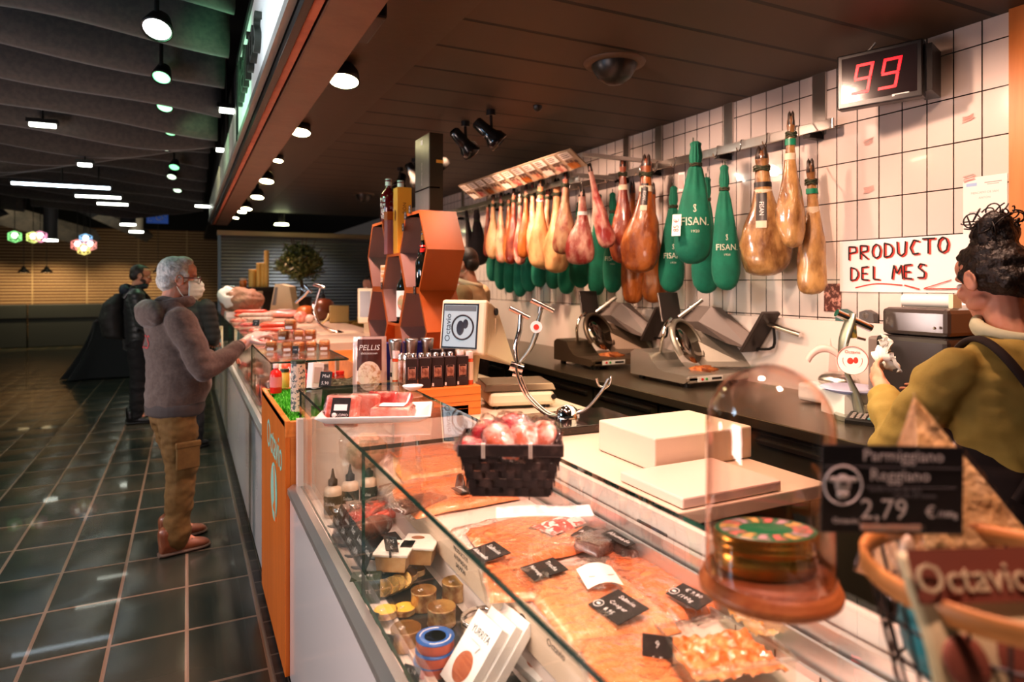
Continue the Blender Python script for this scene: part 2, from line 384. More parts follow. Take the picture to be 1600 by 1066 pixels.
struct(MB().bb(.42, 3.2, -1.6, 20, 2.765, 2.9).build('ceiling_hall_lower', m_void))
# end of the stall: dark lintel and a lowered slatted shutter
struct(MB().bb(.45, 3.1, 11.9, 12.1, 2.36, 2.44).build('trim_8', mat('shutter_rail', (.35, .22, .12), .5)))
m_slat = mat('shutter_slats', (.20, .18, .165), .4, .3)
b = MB()
for i in range(42):
    z = i*.057; b.add([(.5, 12.0, z), (3.1, 12.0, z), (3.1, 11.985, z+.022), (.5, 11.985, z+.022), (.5, 12.0, z+.054), (3.1, 12.0, z+.054)], [(0, 1, 2, 3), (3, 2, 5, 4)])
    b.m = 0
sh = thing('roller_shutter', 'lowered grey slatted roller shutter behind the far end of the stall', 'shutter', (0, 0, 0))
b.build('slats', m_slat, sh); MB().bb(.46, .51, 11.96, 12.06, 0, 2.36).build('guide', mat('guide_blue_grey', (.20, .26, .33), .3, .5), sh)

# shop sign over the counters
sg = thing('shop_sign', 'long pale fascia sign with dark raised lettering above the aisle', 'sign', (.3, 0, 0))
m_sign = mat('sign_panel', (.74, .76, .72), .35, var=((.78, .77, .73), 2, .4, .6), emis=((1, .97, .9), .10))  # faint glow added to the panel to brighten it beyond the spots
MB().bb(0, .03, -1.5, 4.63, 2.52, 3.0).build('panel', m_sign, sg, bevel=.004)
MB().bb(.005, .03, 4.69, 11, 2.52, 2.8).build('panel', mat('sign_panel_striped', (.62, .62, .56), .4, var=((.34, .36, .30), 3, .42, .6), stretch=(1, 1, .05)), sg)
b = MB(); b.bb(-.012, .03, -1.5, 4.66, 2.985, 3.03); b.bb(-.012, .03, 4.63, 4.68, 2.50, 3.03); b.build('border', m_black, sg)
MB().bb(-.006, .02, -1.5, 11, 2.49, 2.53).build('bottom_rail', mat('rail_grey', (.30, .27, .24), .4, .4), sg)
m_letter = mat('raised_letter', (.045, .05, .04), .4)
fr = lambda y, z: frame((-.014, y, z), (0, -1, 0), (0, 0, 1))
text('Ibéricos', .36, m_letter, sg, fr(3.72, 2.74), .014, shear=.25, sx=1.0)
text('"', .30, m_letter, sg, fr(2.82, 2.80), .014, shear=.2)
text('C', .46, m_letter, sg, fr(2.42, 2.78), .014, shear=.2)

# ------------------------------------------------------------------ the hall
def baffle(x0, x1, y, z, ph, lab):
    b = MB(); w = x1-x0
    def fn(u, v):
        x = x0+w*u
        zz = z+.12*math.sin(x*1.45+ph)+.04*math.sin(x*2.9+ph*2)
        a = v*PI*.80-.45
        return (x, y-.20*math.cos(a)*1.05+.03*math.sin(x*1.7+ph), zz+.40-.40*math.sin(a+.45)*1.0+(.12*v*v))
    b.grid(fn, 26, 8)
    o = b.build('ceiling_baffle', m_felt, solid=.02); return tag(o, lab, 'ceiling baffle', 'hanging felt baffles over the aisle')
y = 3.0; i = 0
while y < 14.2:
    z = 2.98-.01*i
    baffle(-3.6 if i < 3 else -1.55-.16*(i % 4)-.05*i, .24, y, z, i*.8, 'wavy dark felt ceiling baffle beside the shop sign, %s row from the near end' % (ORD[i] if i < 20 else 'last'))
    if i >= 3: baffle(-5.6-.1*i, -1.66-.16*(i % 4)-.05*i, y+.07, z-.07+.05*(i % 3), i*.8+1.3, 'wavy dark felt ceiling baffle further from the shop sign, %s row from the near end' % (ORD[i] if i < 20 else 'last'))
    y += .53+.018*i; i += 1
def downlight(p, col, stg, lab, r=.055):
    t = thing('downlight', lab, 'spotlight', p, group='round spotlights between the baffles')
    T = Matrix.Rotation(-.55, 4, 'X') @ Matrix.Rotation(.15, 4, 'Y')
    MB().lathe([(r*.75, .10), (r*1.12, .02), (r*1.15, 0), (r*1.0, 0), (r*.95, .012)], 18, M=T, caps=False).build('housing', m_dark, t)
    MB().lathe([(0.0001, .008), (r*.98, .008)], 18, M=T, caps=False).build('lens', mat('lens_glow', (.9, .9, .9), .4, emis=(col, stg*(.22 if col[0] > .9 else .085))), t)
    MB().cyl((0, 0, .08), (0, 0, .9), .012, n=8).build('stem', m_dark, t)
    return t
downlight(gz(245, 47, 2.95), (.95, .95, 1), 22, 'large white spotlight hanging nearest among the dark baffles', .072)
for k, (px, py, g) in enumerate(((252, 122, 1), (257, 168, 1), (266, 206, 1), (258, 231, .8), (272, 262, 1), (268, 277, .7), (272, 291, 1), (277, 298, .5))):
    p = gz(px, py, 2.93); c = (.16, 1, .40) if g == 1 else (.75, 1, .72)
    downlight(p, c, 16, 'green glowing round spotlight, %s in the line going away from the white one' % ORD[k])
m_tubel = mat('tube_glow', (.9, .9, .9), .5, emis=((.95, 1, .88), 9)); m_tubec = mat('tube_glow_cool', (.9, .9, .9), .5, emis=((.72, .88, 1), 9))
for k, (xa, xb, py, m, lab) in enumerate(((18, 165, 286, m_tubec, 'longest pale blue strip light low under the far baffles'), (118, 186, 306, m_tubel, 'yellowish strip light just behind the long blue one'), (152, 198, 318, m_tubel, 'yellowish strip light furthest back over the hall'),
        (305, 330, 322, m_tubel, 'short strip light beside the far end of the shop sign'), (122, 142, 257, m_tubel, 'short white strip light among the baffles above the long blue one'), (46, 84, 194, m_tubel, 'thin strip light between dark baffles at the left'), (343, 366, 172, m_tubel, 'short strip light close to the shop sign panel joint'), (338, 350, 234, m_tubel, 'tiny strip light by the shop sign further along'))):
    a = gz(xa, py, 2.72); b_ = gz(xb, py, 2.72)
    if k > 4: a = gz(xa, py, 2.9); b_ = gz(xb, py, 2.9)
    w = abs(b_.x-a.x); t = thing('strip_light', lab, 'strip light', ((a.x+b_.x)/2, a.y, a.z))
    MB().box((0, 0, 0), (w, .05, .028)).build('tube', m, t); MB().box((0, 0, .03), (w+.04, .09, .035)).build('tray', m_dark, t)
    MB().cyl((0, 0, .04), (0, 0, .9), .008, n=6).build('hanger', m_dark, t)
# inclined beams and ducts at the back
m_conc = mat('grey_concrete', (.16, .15, .145), .8, var=((.11, .11, .11), 4, .4, .6))
for a, b_, h, lab in (((-5.6, 15.2, 3.55), (-2.0, 18.6, 2.62), .42, 'wide inclined concrete beam above the grey bench'), ((-2.6, 15.5, 3.45), (-.9, 19.0, 2.75), .3, 'shorter inclined concrete beam left of the blue toilet sign')):
    a, b_ = Vector(a), Vector(b_); d = (b_-a).normalized(); o = MB()
    o.tube([a, b_], h*.55, 4, smooth=False); tag(o.build('concrete_beam', m_conc), lab, 'beam'); 
m_panel = mat('dark_teal_panel', (.03, .05, .05), .5)
tag(MB().bb(-6.2, -2.75, 13.2, 13.35, 2.72, 3.45).build('dark_screen', m_panel), 'dark teal panel hanging at the left above the geodesic lamps', 'panel')
for k, (px, py, r) in enumerate(((79, 350, .11), (200, 330, .15), (213, 342, .14))):
    p = gy(px, py, 14.3 if k == 0 else 16+k*.6); t = thing('cylinder_lamp', 'grey cylinder ceiling lamp with glowing lower rim, ' + ('by the inclined beam at the left', 'first of two beside the wheelchair sign', 'closest to the wheelchair sign')[k], 'ceiling lamp', p)
    MB().cyl((0, 0, -.28), (0, 0, .5), r, n=20).build('body', mat('duct_grey', (.12, .12, .12), .5), t); MB().cyl((0, 0, -.31), (0, 0, -.281), r*1.02, n=20).build('rim', m_tubel, t)
ws = thing('hanging_sign', 'dark blue hanging direction sign with white wheelchair symbol', 'sign', gy(246, 338, 14))
MB().box((0, 0, 0), (.36, .03, .27)).build('board', mat('sign_blue', (.01, .03, .11), .4, emis=((.02, .06, .22), .5)), ws, bevel=.004)  # slight blue emission added so the unlit board stands out
b = MB(); b.M = frame((.03, -.02, -.01), (1, 0, 0), (0, 0, 1)) @ Matrix.Diagonal((1.25, 1.25, 1, 1))
b.sph((0, .075, 0), (.012, .012, .003), 8, 6); b.tube([(0, .058, 0), (.003, .01, 0), (.035, .01, 0), (.05, -.035, 0)], .0065, 6); b.tube([(.003, .04, 0), (.03, .035, 0)], .005, 6)
b.tube(arc((0, -.01, 0), .038, 2.1, 5.9, 14, (1, 0, 0), (0, 1, 0)), .006, 6); b.build('wheelchair_symbol', m_text, ws)
b = MB(); b.bb(-.15, -.145, -.022, -.018, -.09, .08); b.bb(-.15, -.07, -.022, -.018, .06, .066); b.bb(-.15, -.08, -.022, -.018, -.09, -.084); b.bb(-.13, -.09, -.022, -.018, .01, .035); b.build('marks', m_text, ws)
b = MB(); b.M = frame((.13, -.018, 0), (1, 0, 0), (0, 0, 1)); b.prism([(0, -.03), (.018, 0), (0, .03)], 0, .003); b.build('arrow', m_text, ws)
MB().bb(-.01, .01, -.01, .01, .13, .9).build('hanger', m_dark, ws)
# grey bench with tall back along the rear wall
bn = thing('bench', 'long dark grey high-backed bench along the rear brick wall', 'bench', (0, 19.4, 0)); m_bench = mat('bench_grey', (.035, .042, .043), .55)
for k in range(5):
    x0 = -6.95+1.75*k; MB().bb(x0+.012, x0+1.735, 0, .16, .0, 1.04).build('back_panel', m_bench, bn, bevel=.02)
MB().bb(-6.95, 1.8, -.03, .17, .70, .715).build('ledge', m_dark, bn)
m_cone = mat('lamp_black', (.02, .02, .02), .4)
for k, (px, py) in enumerate(((37, 424), (73, 424), (247, 424))):
    t = thing('pendant_lamp', 'small dark cone pendant lamp before the brick wall, ' + ('leftmost over the grey bench', 'just right of the leftmost one', 'behind the masked man')[k], 'pendant lamp', gy(px, py, 18.6), group=None)
    MB().lathe([(.02, .12), (.03, .09), (.13, -.03), (.12, -.03), (.02, .08)], 16, caps=False).build('lamp_shade', m_cone, t)
    MB().lathe([(.0001, -.028), (.12, -.028)], 16, caps=False).build('glow', mat('bulb_warm', (1, 1, 1), .5, emis=((1, .75, .4), 6)), t)
    MB().cyl((0, 0, .1), (0, 0, 1.9), .006, n=6).build('cord', m_black, t)
def geod(p, c, lab):
    t = thing('geodesic_lamp', lab, 'pendant lamp', p, group='coloured wire cage lamps by the bench')
    m = mat('cage_wire', c, .4, emis=(c, .55)); b = MB(); r = .105
    ph = (1+5**.5)/2; vs = [Vector(q).normalized()*r for q in ((-1, ph, 0), (1, ph, 0), (-1, -ph, 0), (1, -ph, 0), (0, -1, ph), (0, 1, ph), (0, -1, -ph), (0, 1, -ph), (ph, 0, -1), (ph, 0, 1), (-ph, 0, -1), (-ph, 0, 1))]
    for i in range(12):
        for j in range(i):
            if (vs[i]-vs[j]).length < r*1.2: b.tube([vs[i], vs[j]], .006, 5)
    b.build('cage', m, t); MB().sph((0, 0, .02), .045, 12, 8).build('bulb', mat('bulb_white', (1, 1, 1), .5, emis=((1, .95, .85), 3)), t)
    MB().cyl((0, 0, .1), (0, 0, 1.3), .005, n=6).build('cord', m_black, t)
for px, py, c, lab in ((23, 370, (.35, .9, .35), 'green wire cage lamp hanging alone at the far left'), (52, 371, (.8, .9, .3), 'yellow-green wire cage lamp of the pair at the left'), (63, 370, (.9, .4, .6), 'pink wire cage lamp of the pair at the left'),
        (121, 383, (.9, .35, .3), 'red wire cage lamp, left in the cluster of four'), (134, 374, (.3, .6, .9), 'blue wire cage lamp, topmost in the cluster of four'), (131, 390, (.95, .85, .3), 'yellow wire cage lamp, lowest in the cluster of four'), (141, 383, (.9, .4, .35), 'red wire cage lamp, right in the cluster of four')):
    geod(gy(px, py, 13), c, lab)
# climbing plant at the left edge
m_leafd = mat('ivy_leaf', (.035, .055, .018), .6, var=((.08, .09, .03), 12, .4, .7))
pl = thing('climbing_plant', 'tall dark climbing plant with hanging leaves at the left edge of the hall', 'plant', (-4.85, 17.0, 0))
b = MB()
for k in range(900):
    z = RN.uniform(.6, 3.0); rr = .34+.16*math.sin(z*5)
    p = Vector((RN.gauss(0, rr*.55), RN.gauss(0, .2), z)); d = Vector((RN.uniform(-1, 1), RN.uniform(-1, 1), RN.uniform(-1.2, .2))).normalized()*.075; q = d.cross(Vector((RN.random(), RN.random(), .3))).normalized()*.032
    b.add([p, p+d*.5+q, p+d, p+d*.5-q], [(0, 1, 2, 3)])
b.build('leaves', m_leafd, pl); b = MB()
for k in range(5): b.tube(smooth_path([(RN.uniform(-.1, .1), RN.uniform(-.1, .1), 0)]+[(RN.uniform(-.25, .25), RN.uniform(-.15, .15), j*.6) for j in range(1, 6)], 5), .02, 6)
b.build('stems', mat('stem_brown', (.06, .04, .02), .8), pl)
MB().lathe([(.22, 0), (.28, .55), (.26, .55), (.24, .45)], 20).build('pot', m_dark, pl)
# table under a black cloth
dt = thing('draped_table', 'low table completely covered by a black draped cloth behind the man with the backpack', 'table', (-1.12, 13.2, 0))
def drape(u, v):
    a = 2*PI*u; ca, sa = math.cos(a), math.sin(a); e = .38
    sx_, sy_ = math.copysign(abs(ca)**e, ca), math.copysign(abs(sa)**e, sa)
    if v < .25: k = v/.25; return (sx_*.33*k+.05, sy_*.48*k, 0.93+.03*math.sin(a*2)*k)
    k = (v-.25)/.75; fold = 1+.11*k*math.sin(a*9+1.5*math.sin(a*2))
    return ((sx_*(.33+.27*k**1.3)*fold)+.05-.12*k*(ca < 0)*k, sy_*(.48+.2*k**1.2)*fold, 0.93-.925*k+.012)
MB().grid(drape, 90, 22).build('cloth', mat('black_cloth', (.010, .0105, .012), .75, sheen=.3), dt)
b = MB()
for x in (-.2, .25):
    for y_ in (-.35, .35): b.bb(x-.02, x+.02, y_-.02, y_+.02, 0, .90)
b.build('table_frame', m_dark, dt)
rb = thing('crate', 'small red and white crate on the floor behind the masked man', 'crate', (-.22, 9.2, 0)); MB().bb(-.14, .14, -.12, .12, .02, .17).build('box', m_red, rb, bevel=.01); MB().bb(-.145, .145, -.125, .125, .0, .06).build('base', m_white, rb)
# ------------------------------------------------------------------ display counters
GT = 1.163   # top glass height
m_front = mat('front_panel_white', (.80, .77, .75), .18, coat=.5)
m_inner = mat('case_inner', (.86, .74, .66), .3)
m_deck = mat('deck_steel', (.50, .42, .38), .3, .8)
m_mint = mat('mint_print', (.33, .62, .50), .5)
m_led = mat('led_strip', (1, 1, 1), .5, emis=((1, .66, .55), 14))
def pane(b, x0, x1, y0, y1, z0, z1, thin):
    """sheet of glass: the two large faces clear, the narrow faces dark green"""
    c = ((x0+x1)/2, (y0+y1)/2, (z0+z1)/2); d = (x1-x0, y1-y0, z1-z0); k = len(b.f)
    b.m = 1; b.box(c, d); big = {0: (3, 5), 1: (2, 4), 2: (0, 1)}[thin]
    for i in (0, 1, 2, 3, 4, 5):
        b.mi[k+i] = 0 if i in big else 1
    b.m = 0
def case(name, label, y0, y1, ends, deckmat, joints):
    t = thing(name, label, 'display counter', (0, 0, 0))
    b = MB(); b.bb(.362, .385, y0, y1, .03, .765); b.build('front_panel', m_front, t, bevel=.002)
    b = MB(); b.bb(.385, 1.06, y0, y1, .05, .69); b.build('cabinet_body', m_white, t)
    b = MB(); b.bb(.37, .45, y0, y1, 0, .03); b.build('plinth', m_black, t)
    b = MB(); b.prism([(.352, .752), (.352, .772), (.372, .786), (.395, .786), (.395, .752)], y0, y1, frame((0, 0, 0), (1, 0, 0), (0, 0, 1)) @ Matrix.Scale(-1, 4, (0, 0, 1))); b.build('front_ledge', m_alu, t)
    b = MB(); b.bb(.385, .70, y0, y1, .69, .725); b.build('lower_deck', m_inner, t)
    b = MB(); b.bb(.66, 1.06, y0, y1, .69, .87); b.build('upper_deck', deckmat, t)
    b = MB(); b.bb(1.06, 1.10, y0, y1, .5, 1.0); b.build('back_wall', m_inner, t)
    b = MB()
    ys = [y0+.01]+joints+[y1-.01]
    for i in range(len(ys)-1): pane(b, .396, .404, ys[i]+.0015, ys[i+1]-.0015, .786, GT-.01, 0)
    b.build('front_glass', [m_glass, m_edge], t)
    b = MB()
    for i in range(len(ys)-1): pane(b, .392, .795, ys[i]+.0015, ys[i+1]-.0015, GT-.01, GT, 2)
    b.build('top_glass', [m_glass, m_edge], t)
    b = MB()
    for yy in ends: b.bb(.41, .43, yy-.012, yy+.012, .78, GT-.01); b.bb(.76, .78, yy-.012, yy+.012, .8, GT-.01)
    b.build('glass_support', m_alu, t)
    return t
NC = case('display_counter', 'near white display counter with a glass top full of salmon and tins', -.6, 2.70, [2.64], mat('deck_white', (.78, .62, .55), .4), [1.66])
# slim glazed riser with printed notice between the two levels
b = MB(); b.bb(.648, .660, -.6, 2.64, .80, .885); rs = b.build('shelf_riser', mat('riser_beige', (.62, .46, .34), .4), NC)
for k, (yy, s, z) in enumerate(((1.62, 'PRODUCTOS', .862), (1.62, 'AHUMADOS', .842), (1.62, 'SALMÓN', .822), (1.12, 'Octavio', .86))): text(s, .017 if k < 3 else .022, m_ink, NC, frame((.6475, yy, z), (0, -1, 0), (0, 0, 1)), .0002)
for yy in (1.26, .74):
    b = MB(); b.M = frame((.6475, yy, .842), (0, -1, 0), (0, 0, 1)); b.tube(arc((0, 0, 0), .022, 0, 2*PI, 24, (1, 0, 0), (0, 1, 0))[:-1], .0022, 6, closed=True); b.sph((-.006, 0, 0), (.008, .012, .001), 10, 6); b.sph((.007, .004, 0), (.006, .009, .001), 10, 6); b.build('round_emblem', m_ink, NC)
MB().bb(.385, 1.1, 2.66, 2.70, .69, 1.045).build('end_panel', m_inner, NC)
b = MB()
b.bb(1.03, 1.045, -.6, 2.64, .87, .96); b.bb(1.00, 1.008, -.6, 2.64, .87, .885); b.bb(1.015, 1.022, -.6, 2.64, .87, .93); b.build('sliding_rail', m_alu, NC)
b = MB()
for yy in [-.5+.1*i for i in range(32)]: b.bb(.9985, 1.000, yy-.001, yy+.001, .87, .884)
b.build('rail_marks', m_dark, NC)
# logo on the white front
b = MB(); b.M = frame((.3615, 1.42, .52), (0, -1, 0), (0, 0, 1)); b.tube(arc((0, 0, 0), .10, 0, 2*PI, 40, (1, 0, 0), (0, 1, 0))[:-1], .006, 6, closed=True); b.build('round_emblem', m_mint, NC)
FC = case('display_counter', 'long far white display counter full of cured meats beyond the wooden unit', 3.62, 10.4, [3.82], mat('deck_far', (.74, .60, .52), .4), [4.85, 6.2, 7.6, 9.0])
m_scrip = mat('front_print', (.36, .34, .33), .5)
for k, (yy, s) in enumerate(((4.05, 'Octavio'), (4.75, 'Ibéricos'), (5.6, 'Quesos'), (6.8, 'Jamones'))):
    text(s, .085, m_scrip, FC, frame((.3612, yy, .46), (0, 0, 1), (0, 1, 0)), .0002)
# service top behind the glass
st = thing('service_worktop', 'pale service worktop running behind the glass counters', 'worktop', (0, 0, 0))
m_top = mat('worktop_white', (.66, .55, .42), .3)
MB().bb(1.10, 1.66, 1.30, 10.4, .96, 1.0).build('top', m_top, st, bevel=.004)
b = MB(); b.prism([(.80+.27, .93), (1.07, .96), (1.10, 1.0), (1.12, .96), (1.12, .93)], -.6, 2.64, frame((0, 0, 0), (1, 0, 0), (0, 0, 1)) @ Matrix.Scale(-1, 4, (0, 0, 1))); b.build('sloped_edge', m_white, st)
MB().bb(1.12, 1.62, 1.33, 10.4, .05, .96).build('base', m_dark, st)
b = MB()
for yy in (.7, 1.22, 1.75): b.box((1.083, yy, .981), (.012, .42, .006), Matrix.Rotation(-.95, 4, 'Y'))
b.build('air_slot', m_black, st)
# wooden display unit between the counters
wu = thing('wooden_display_unit', 'orange wooden unit with mint oval emblem standing between the two white counters', 'cabinet', (0, 0, 0))
b = MB(); b.bb(.345, .365, 2.71, 3.61, .03, 1.03); b.build('front_panel', m_orange, wu, bevel=.002)
MB().bb(.365, .80, 2.71, 3.61, .05, .97).build('body', m_orangeh, wu)
b = MB(); b.bb(.345, .80, 2.705, 2.735, .97, 1.03); b.bb(.345, .365, 2.705, 3.615, 1.005, 1.035); b.bb(.345, .80, 3.585, 3.615, .97, 1.03); b.build('top_frame', m_orangeh, wu, bevel=.002)
MB().bb(.37, .8, 2.72, 3.6, 0, .05).build('plinth', m_black, wu)
text('Octavio', .19, m_mint, wu, frame((.344, 3.07, .865), (0, -1, 0), (0, 0, 1)), .0005, sx=.9)
b = MB(); b.M = frame((.344, 3.06, .66), (0, -1, 0), (0, 0, 1))
b.prism([(.105*math.cos(a)*(1 if math.cos(a) > 0 else 1.15), .125*math.sin(a)) for a in [2*PI*i/40 for i in range(40)]], 0, .0012); b.build('oval_emblem', m_mint, wu)
b = MB(); b.M = frame((.3425, 3.06, .66), (0, -1, 0), (0, 0, 1)); b.tube([(.02, .118, 0), (.04, 0, 0), (.07, -.11, 0)], .004, 6); b.prism([(-.03, -.07), (.02, -.03), (.05, -.075), (0, -.085)], 0, .001); b.build('emblem_cut', m_orange, wu)
gm = thing('grass_mat', 'square of bright green artificial grass on top of the wooden unit', 'mat', (0, 0, 0))
b = MB(); b.bb(.37, .78, 2.74, 3.58, .97, 1.02); b.build('backing', m_grass, gm)
b = MB()
for k in range(2600):
    x, y_ = RN.uniform(.372, .775), RN.uniform(2.745, 3.575); dx, dy = RN.uniform(-.008, .008), RN.uniform(-.008, .008)
    b.add([(x-.0025, y_, 1.019), (x+.0025, y_, 1.019), (x+dx, y_+dy, 1.036)], [(0, 1, 2)])
stuff(b.build('blades', m_grass, gm))

# ---- price tags ----
def price_tag(M, w, h, lines, label, group=None, name='price_tag', stand=True, sizes=None, cat='price tag'):
    t = thing(name, label, cat, M=M, group=group)
    MB().box((0, h/2, 0), (w, h, .0018)).build('card', m_slate, t)
    if stand:
        b = MB(); b.box((0, .004, -.006), (w*.35, .008, .014)); b.box((0, .002, .012), (w*.16, .004, .03), Matrix.Rotation(.5, 4, 'Y')); b.build('clip', m_black, t)
    n = len(lines)
    for i, s in enumerate(lines):
        z = min(sizes[i] if sizes else h*.62/n, w*1.5/len(s))
        text(s, z, m_text, t, frame((0, h*(1-(i+.62)/(n+.25)), .0012), (1, 0, 0), (0, 1, 0)), .0001, res=1)
    return t
def flat_tag(px, py, z, w, h, rz, lines, label, group=None, lift=.004, tilt=.0, sizes=None):
    p = gz(px, py, z+lift); M = Matrix.Translation(p) @ Matrix.Rotation(rz, 4, 'Z') @ Matrix.Rotation(tilt, 4, 'X') @ Matrix.Translation((0, -h/2, 0))
    return price_tag(M, w, h, lines, label, group, stand=False, sizes=sizes)
FACE = -.5   # turn of things that face the aisle/camera
# ------------------------------------------------------------------ near counter: upper level (smoked fish)
UD = .872
def pack(name, label, cat, px, py, z, lx, ly, h, rz, m, film=True, group=None, seed=0, board=None):
    t = thing(name, label, cat, gz(px, py, z), rz, group)
    def fn(u, v):
        x, y_ = (u-.5)*lx, (v-.5)*ly; e = max(0, 1-max(abs(u-.5), abs(v-.5))*2)
        sh = 1-.16*max(0, (v-.5)*2)**2
        return (x*sh, y_, .004+h*min(1, e*7)**.5+.006*nz((x, y_, seed), 9))
    MB().grid(fn, 22, 22).build('fillet', m, t)
    if board: MB().box((0, 0, .002), (lx*1.04, ly*1.04, .003)).build('board', board, t)
    if film:
        def fn2(u, v):
            x, y_ = (u-.5)*lx*1.13, (v-.5)*ly*1.13; e = max(0, 1-max(abs(u-.5), abs(v-.5))*2)
            return (x, y_, .007+h*1.12*min(1, e*6)**.5+.005*nz((x, y_, seed+5), 22)+(.006*abs(nz((x, y_, seed), 50)) if e < .1 else 0))
        MB().grid(fn2, 36, 36).build('film', m_film, t)
    return t
G = 'vacuum-packed smoked fish on the upper level'
pack('salmon_pack', 'large orange salmon pack under the chalk tag priced 8', 'smoked salmon', 925, 945, UD, .24, .33, .022, -.12, m_salmon2, group=G, seed=1)
pack('salmon_pack', 'flat orange salmon pack beside the glass dome, tag priced 9.80 on it', 'smoked salmon', 1040, 915, UD, .19, .30, .018, -.05, m_salmon, group=G, seed=2, board=m_silver)
pack('salmon_pack', 'wide orange salmon side lying under the pink packet', 'smoked salmon', 835, 845, UD, .33, .28, .020, .1, m_salmon, group=G, seed=3)
pack('salmon_pack', 'orange salmon side under the white paper sheet', 'smoked salmon', 705, 775, UD, .36, .30, .020, .05, m_salmon, group=G, seed=4)
pack('salmon_pack', 'golden smoked salmon pack nearest the woven basket', 'smoked salmon', 690, 735, UD, .34, .24, .022, -.05, m_salmon2, group=G, seed=5)
pack('salmon_pack', 'pale orange salmon side at the far white end of the near counter', 'smoked salmon', 700, 700, UD, .5, .34, .014, 0, m_salmon, group=G, seed=6)
pack('salmon_pack', 'orange salmon pack at the front edge of the upper level by the riser', 'smoked salmon', 800, 912, UD, .13, .2, .016, -.3, m_salmon, group=G, seed=7)
pack('salmon_pack', 'orange salmon side at the back near the rails', 'smoked salmon', 985, 845, UD, .28, .22, .012, .1, m_salmon, group=G, seed=8)
pack('smoked_fish_pack', 'dark smoked fish pack behind the salmon, left one by the pink packet', 'smoked fish', 940, 852, UD+.016, .15, .09, .020, .35, m_smoked, seed=9)
pack('smoked_fish_pack', 'dark smoked fish pack next to the glass dome at the back rail', 'smoked fish', 1010, 855, UD+.012, .20, .11, .020, .1, m_smoked, seed=10)
pack('smoked_fish_pack', 'long brown smoked fish pack under the flat chalk tag beside the basket', 'smoked fish', 655, 790, UD+.018, .18, .08, .016, .4, m_smoked, seed=11)
lab = thing('paper_label', 'small curled white paper label lying on the large salmon pack', 'label', gz(937, 905, UD+.034), -.25)
MB().grid(lambda u, v: ((u-.5)*.085, (v-.5)*.085, .012*math.sin(u*PI)+.008*v), 12, 8).build('sheet', m_paper, lab); MB().bb(-.03, .03, -.012, -.010, .0125, .0135).build('print', m_scrip, lab)
sheet = thing('paper_sheet', 'long white printed paper sheet on top of the glass counter', 'paper', gz(850, 801, GT+.0015), -.42)
MB().grid(lambda u, v: ((u-.5)*.172, (v-.5)*.056, .001+.003*abs(math.sin(u*4))), 16, 4).build('sheet', m_paper, sheet)
b = MB()
for i in range(5):
    for j in range(7):
        if RN.random() < .75: b.bb(-.078+.021*j, -.078+.021*j+RN.uniform(.008, .018), .020-.009*i, .0208-.009*i, .0045, .005)
b.build('print', m_scrip, sheet)
pk = thing('pink_packet', 'flat pink and silver foil packet with white dots beside the white sheet', 'packet', gz(880, 818, .897), .28)
m_pink = mat('pink_print', (.75, .10, .09), .3, var=((.88, .72, .68), 55, .5, .56, 1))
MB().grid(lambda u, v: ((u-.5)*.17, (v-.5)*.085, .012*(max(0, 1-abs(u-.5)*2)**.4)*(max(0, 1-abs(v-.5)*2)**.4)), 20, 12).build('wrapper', m_pink, pk)
MB().grid(lambda u, v: ((u-.5)*.195, (v-.5)*.095, -.002+.004*nz((u, v, 0), 14)), 18, 10).build('foil', m_silver, pk)
flat_tag(762, 863, UD+.03, .085, .085, -1.5, ['Salmón', 'Ahumado'], 'flat black chalk tag on the salmon beside the green glass edge', tilt=.1)
flat_tag(850, 889, UD+.03, .075, .09, -1.6, ['Trucha', 'Noruega'], 'flat black chalk tag between the large salmon pack and the riser', tilt=.1)
flat_tag(915, 833, UD+.03, .05, .07, -1.2, ['Atún'], 'small flat black tag just below the pink packet', tilt=.1)
flat_tag(975, 838, UD+.045, .10, .07, -1.5, ['Bacalao', 'Ahumado'], 'large dark tag lying across the smoked fish packs', tilt=.1)
t1 = flat_tag(966, 948, UD+.034, .098, .082, -1.50, ['Salmón', 'Cooper', '8,95'], 'black chalk tag reading the price 8 and salmon on the large pack', tilt=.15)
t2 = flat_tag(1078, 932, UD+.032, .088, .055, -1.45, ['€ 9,80', '/100g'], 'black chalk tag priced 9.80 touching the wooden dome base', tilt=.15)
for t in (t1, t2):
    b = MB(); b.tube(arc((-.036, .018, .0015), .011, 0, 2*PI, 20, (1, 0, 0), (0, 1, 0))[:-1], .001, 5, closed=True); b.sph((-.036, .018, .0015), (.006, .004, .0006), 8, 5); b.build('ring_mark', m_text, t)
price_tag(frame(gz(1027, 1048, UD), (.75, -.66, 0), (0, .25, .97)), .055, .06, ['9', '1,5'], 'small standing black price tag in front of the glass salad dish')
flat_tag(722, 765, UD+.03, .07, .05, -1.5, ['Lomo'], 'flat black tag under the left side of the woven basket')
kn = thing('tag_holder', 'black plastic tag holder with a clear upright fin beside the woven basket', 'tag holder', gz(719, 759, UD+.03), .2)
MB().lathe([(.02, 0), (.012, .035), (.006, .04)], 12, sy=.6).build('base', m_black, kn); MB().bb(-.003, .003, -.012, .012, .03, .11).build('fin', m_glass, kn)
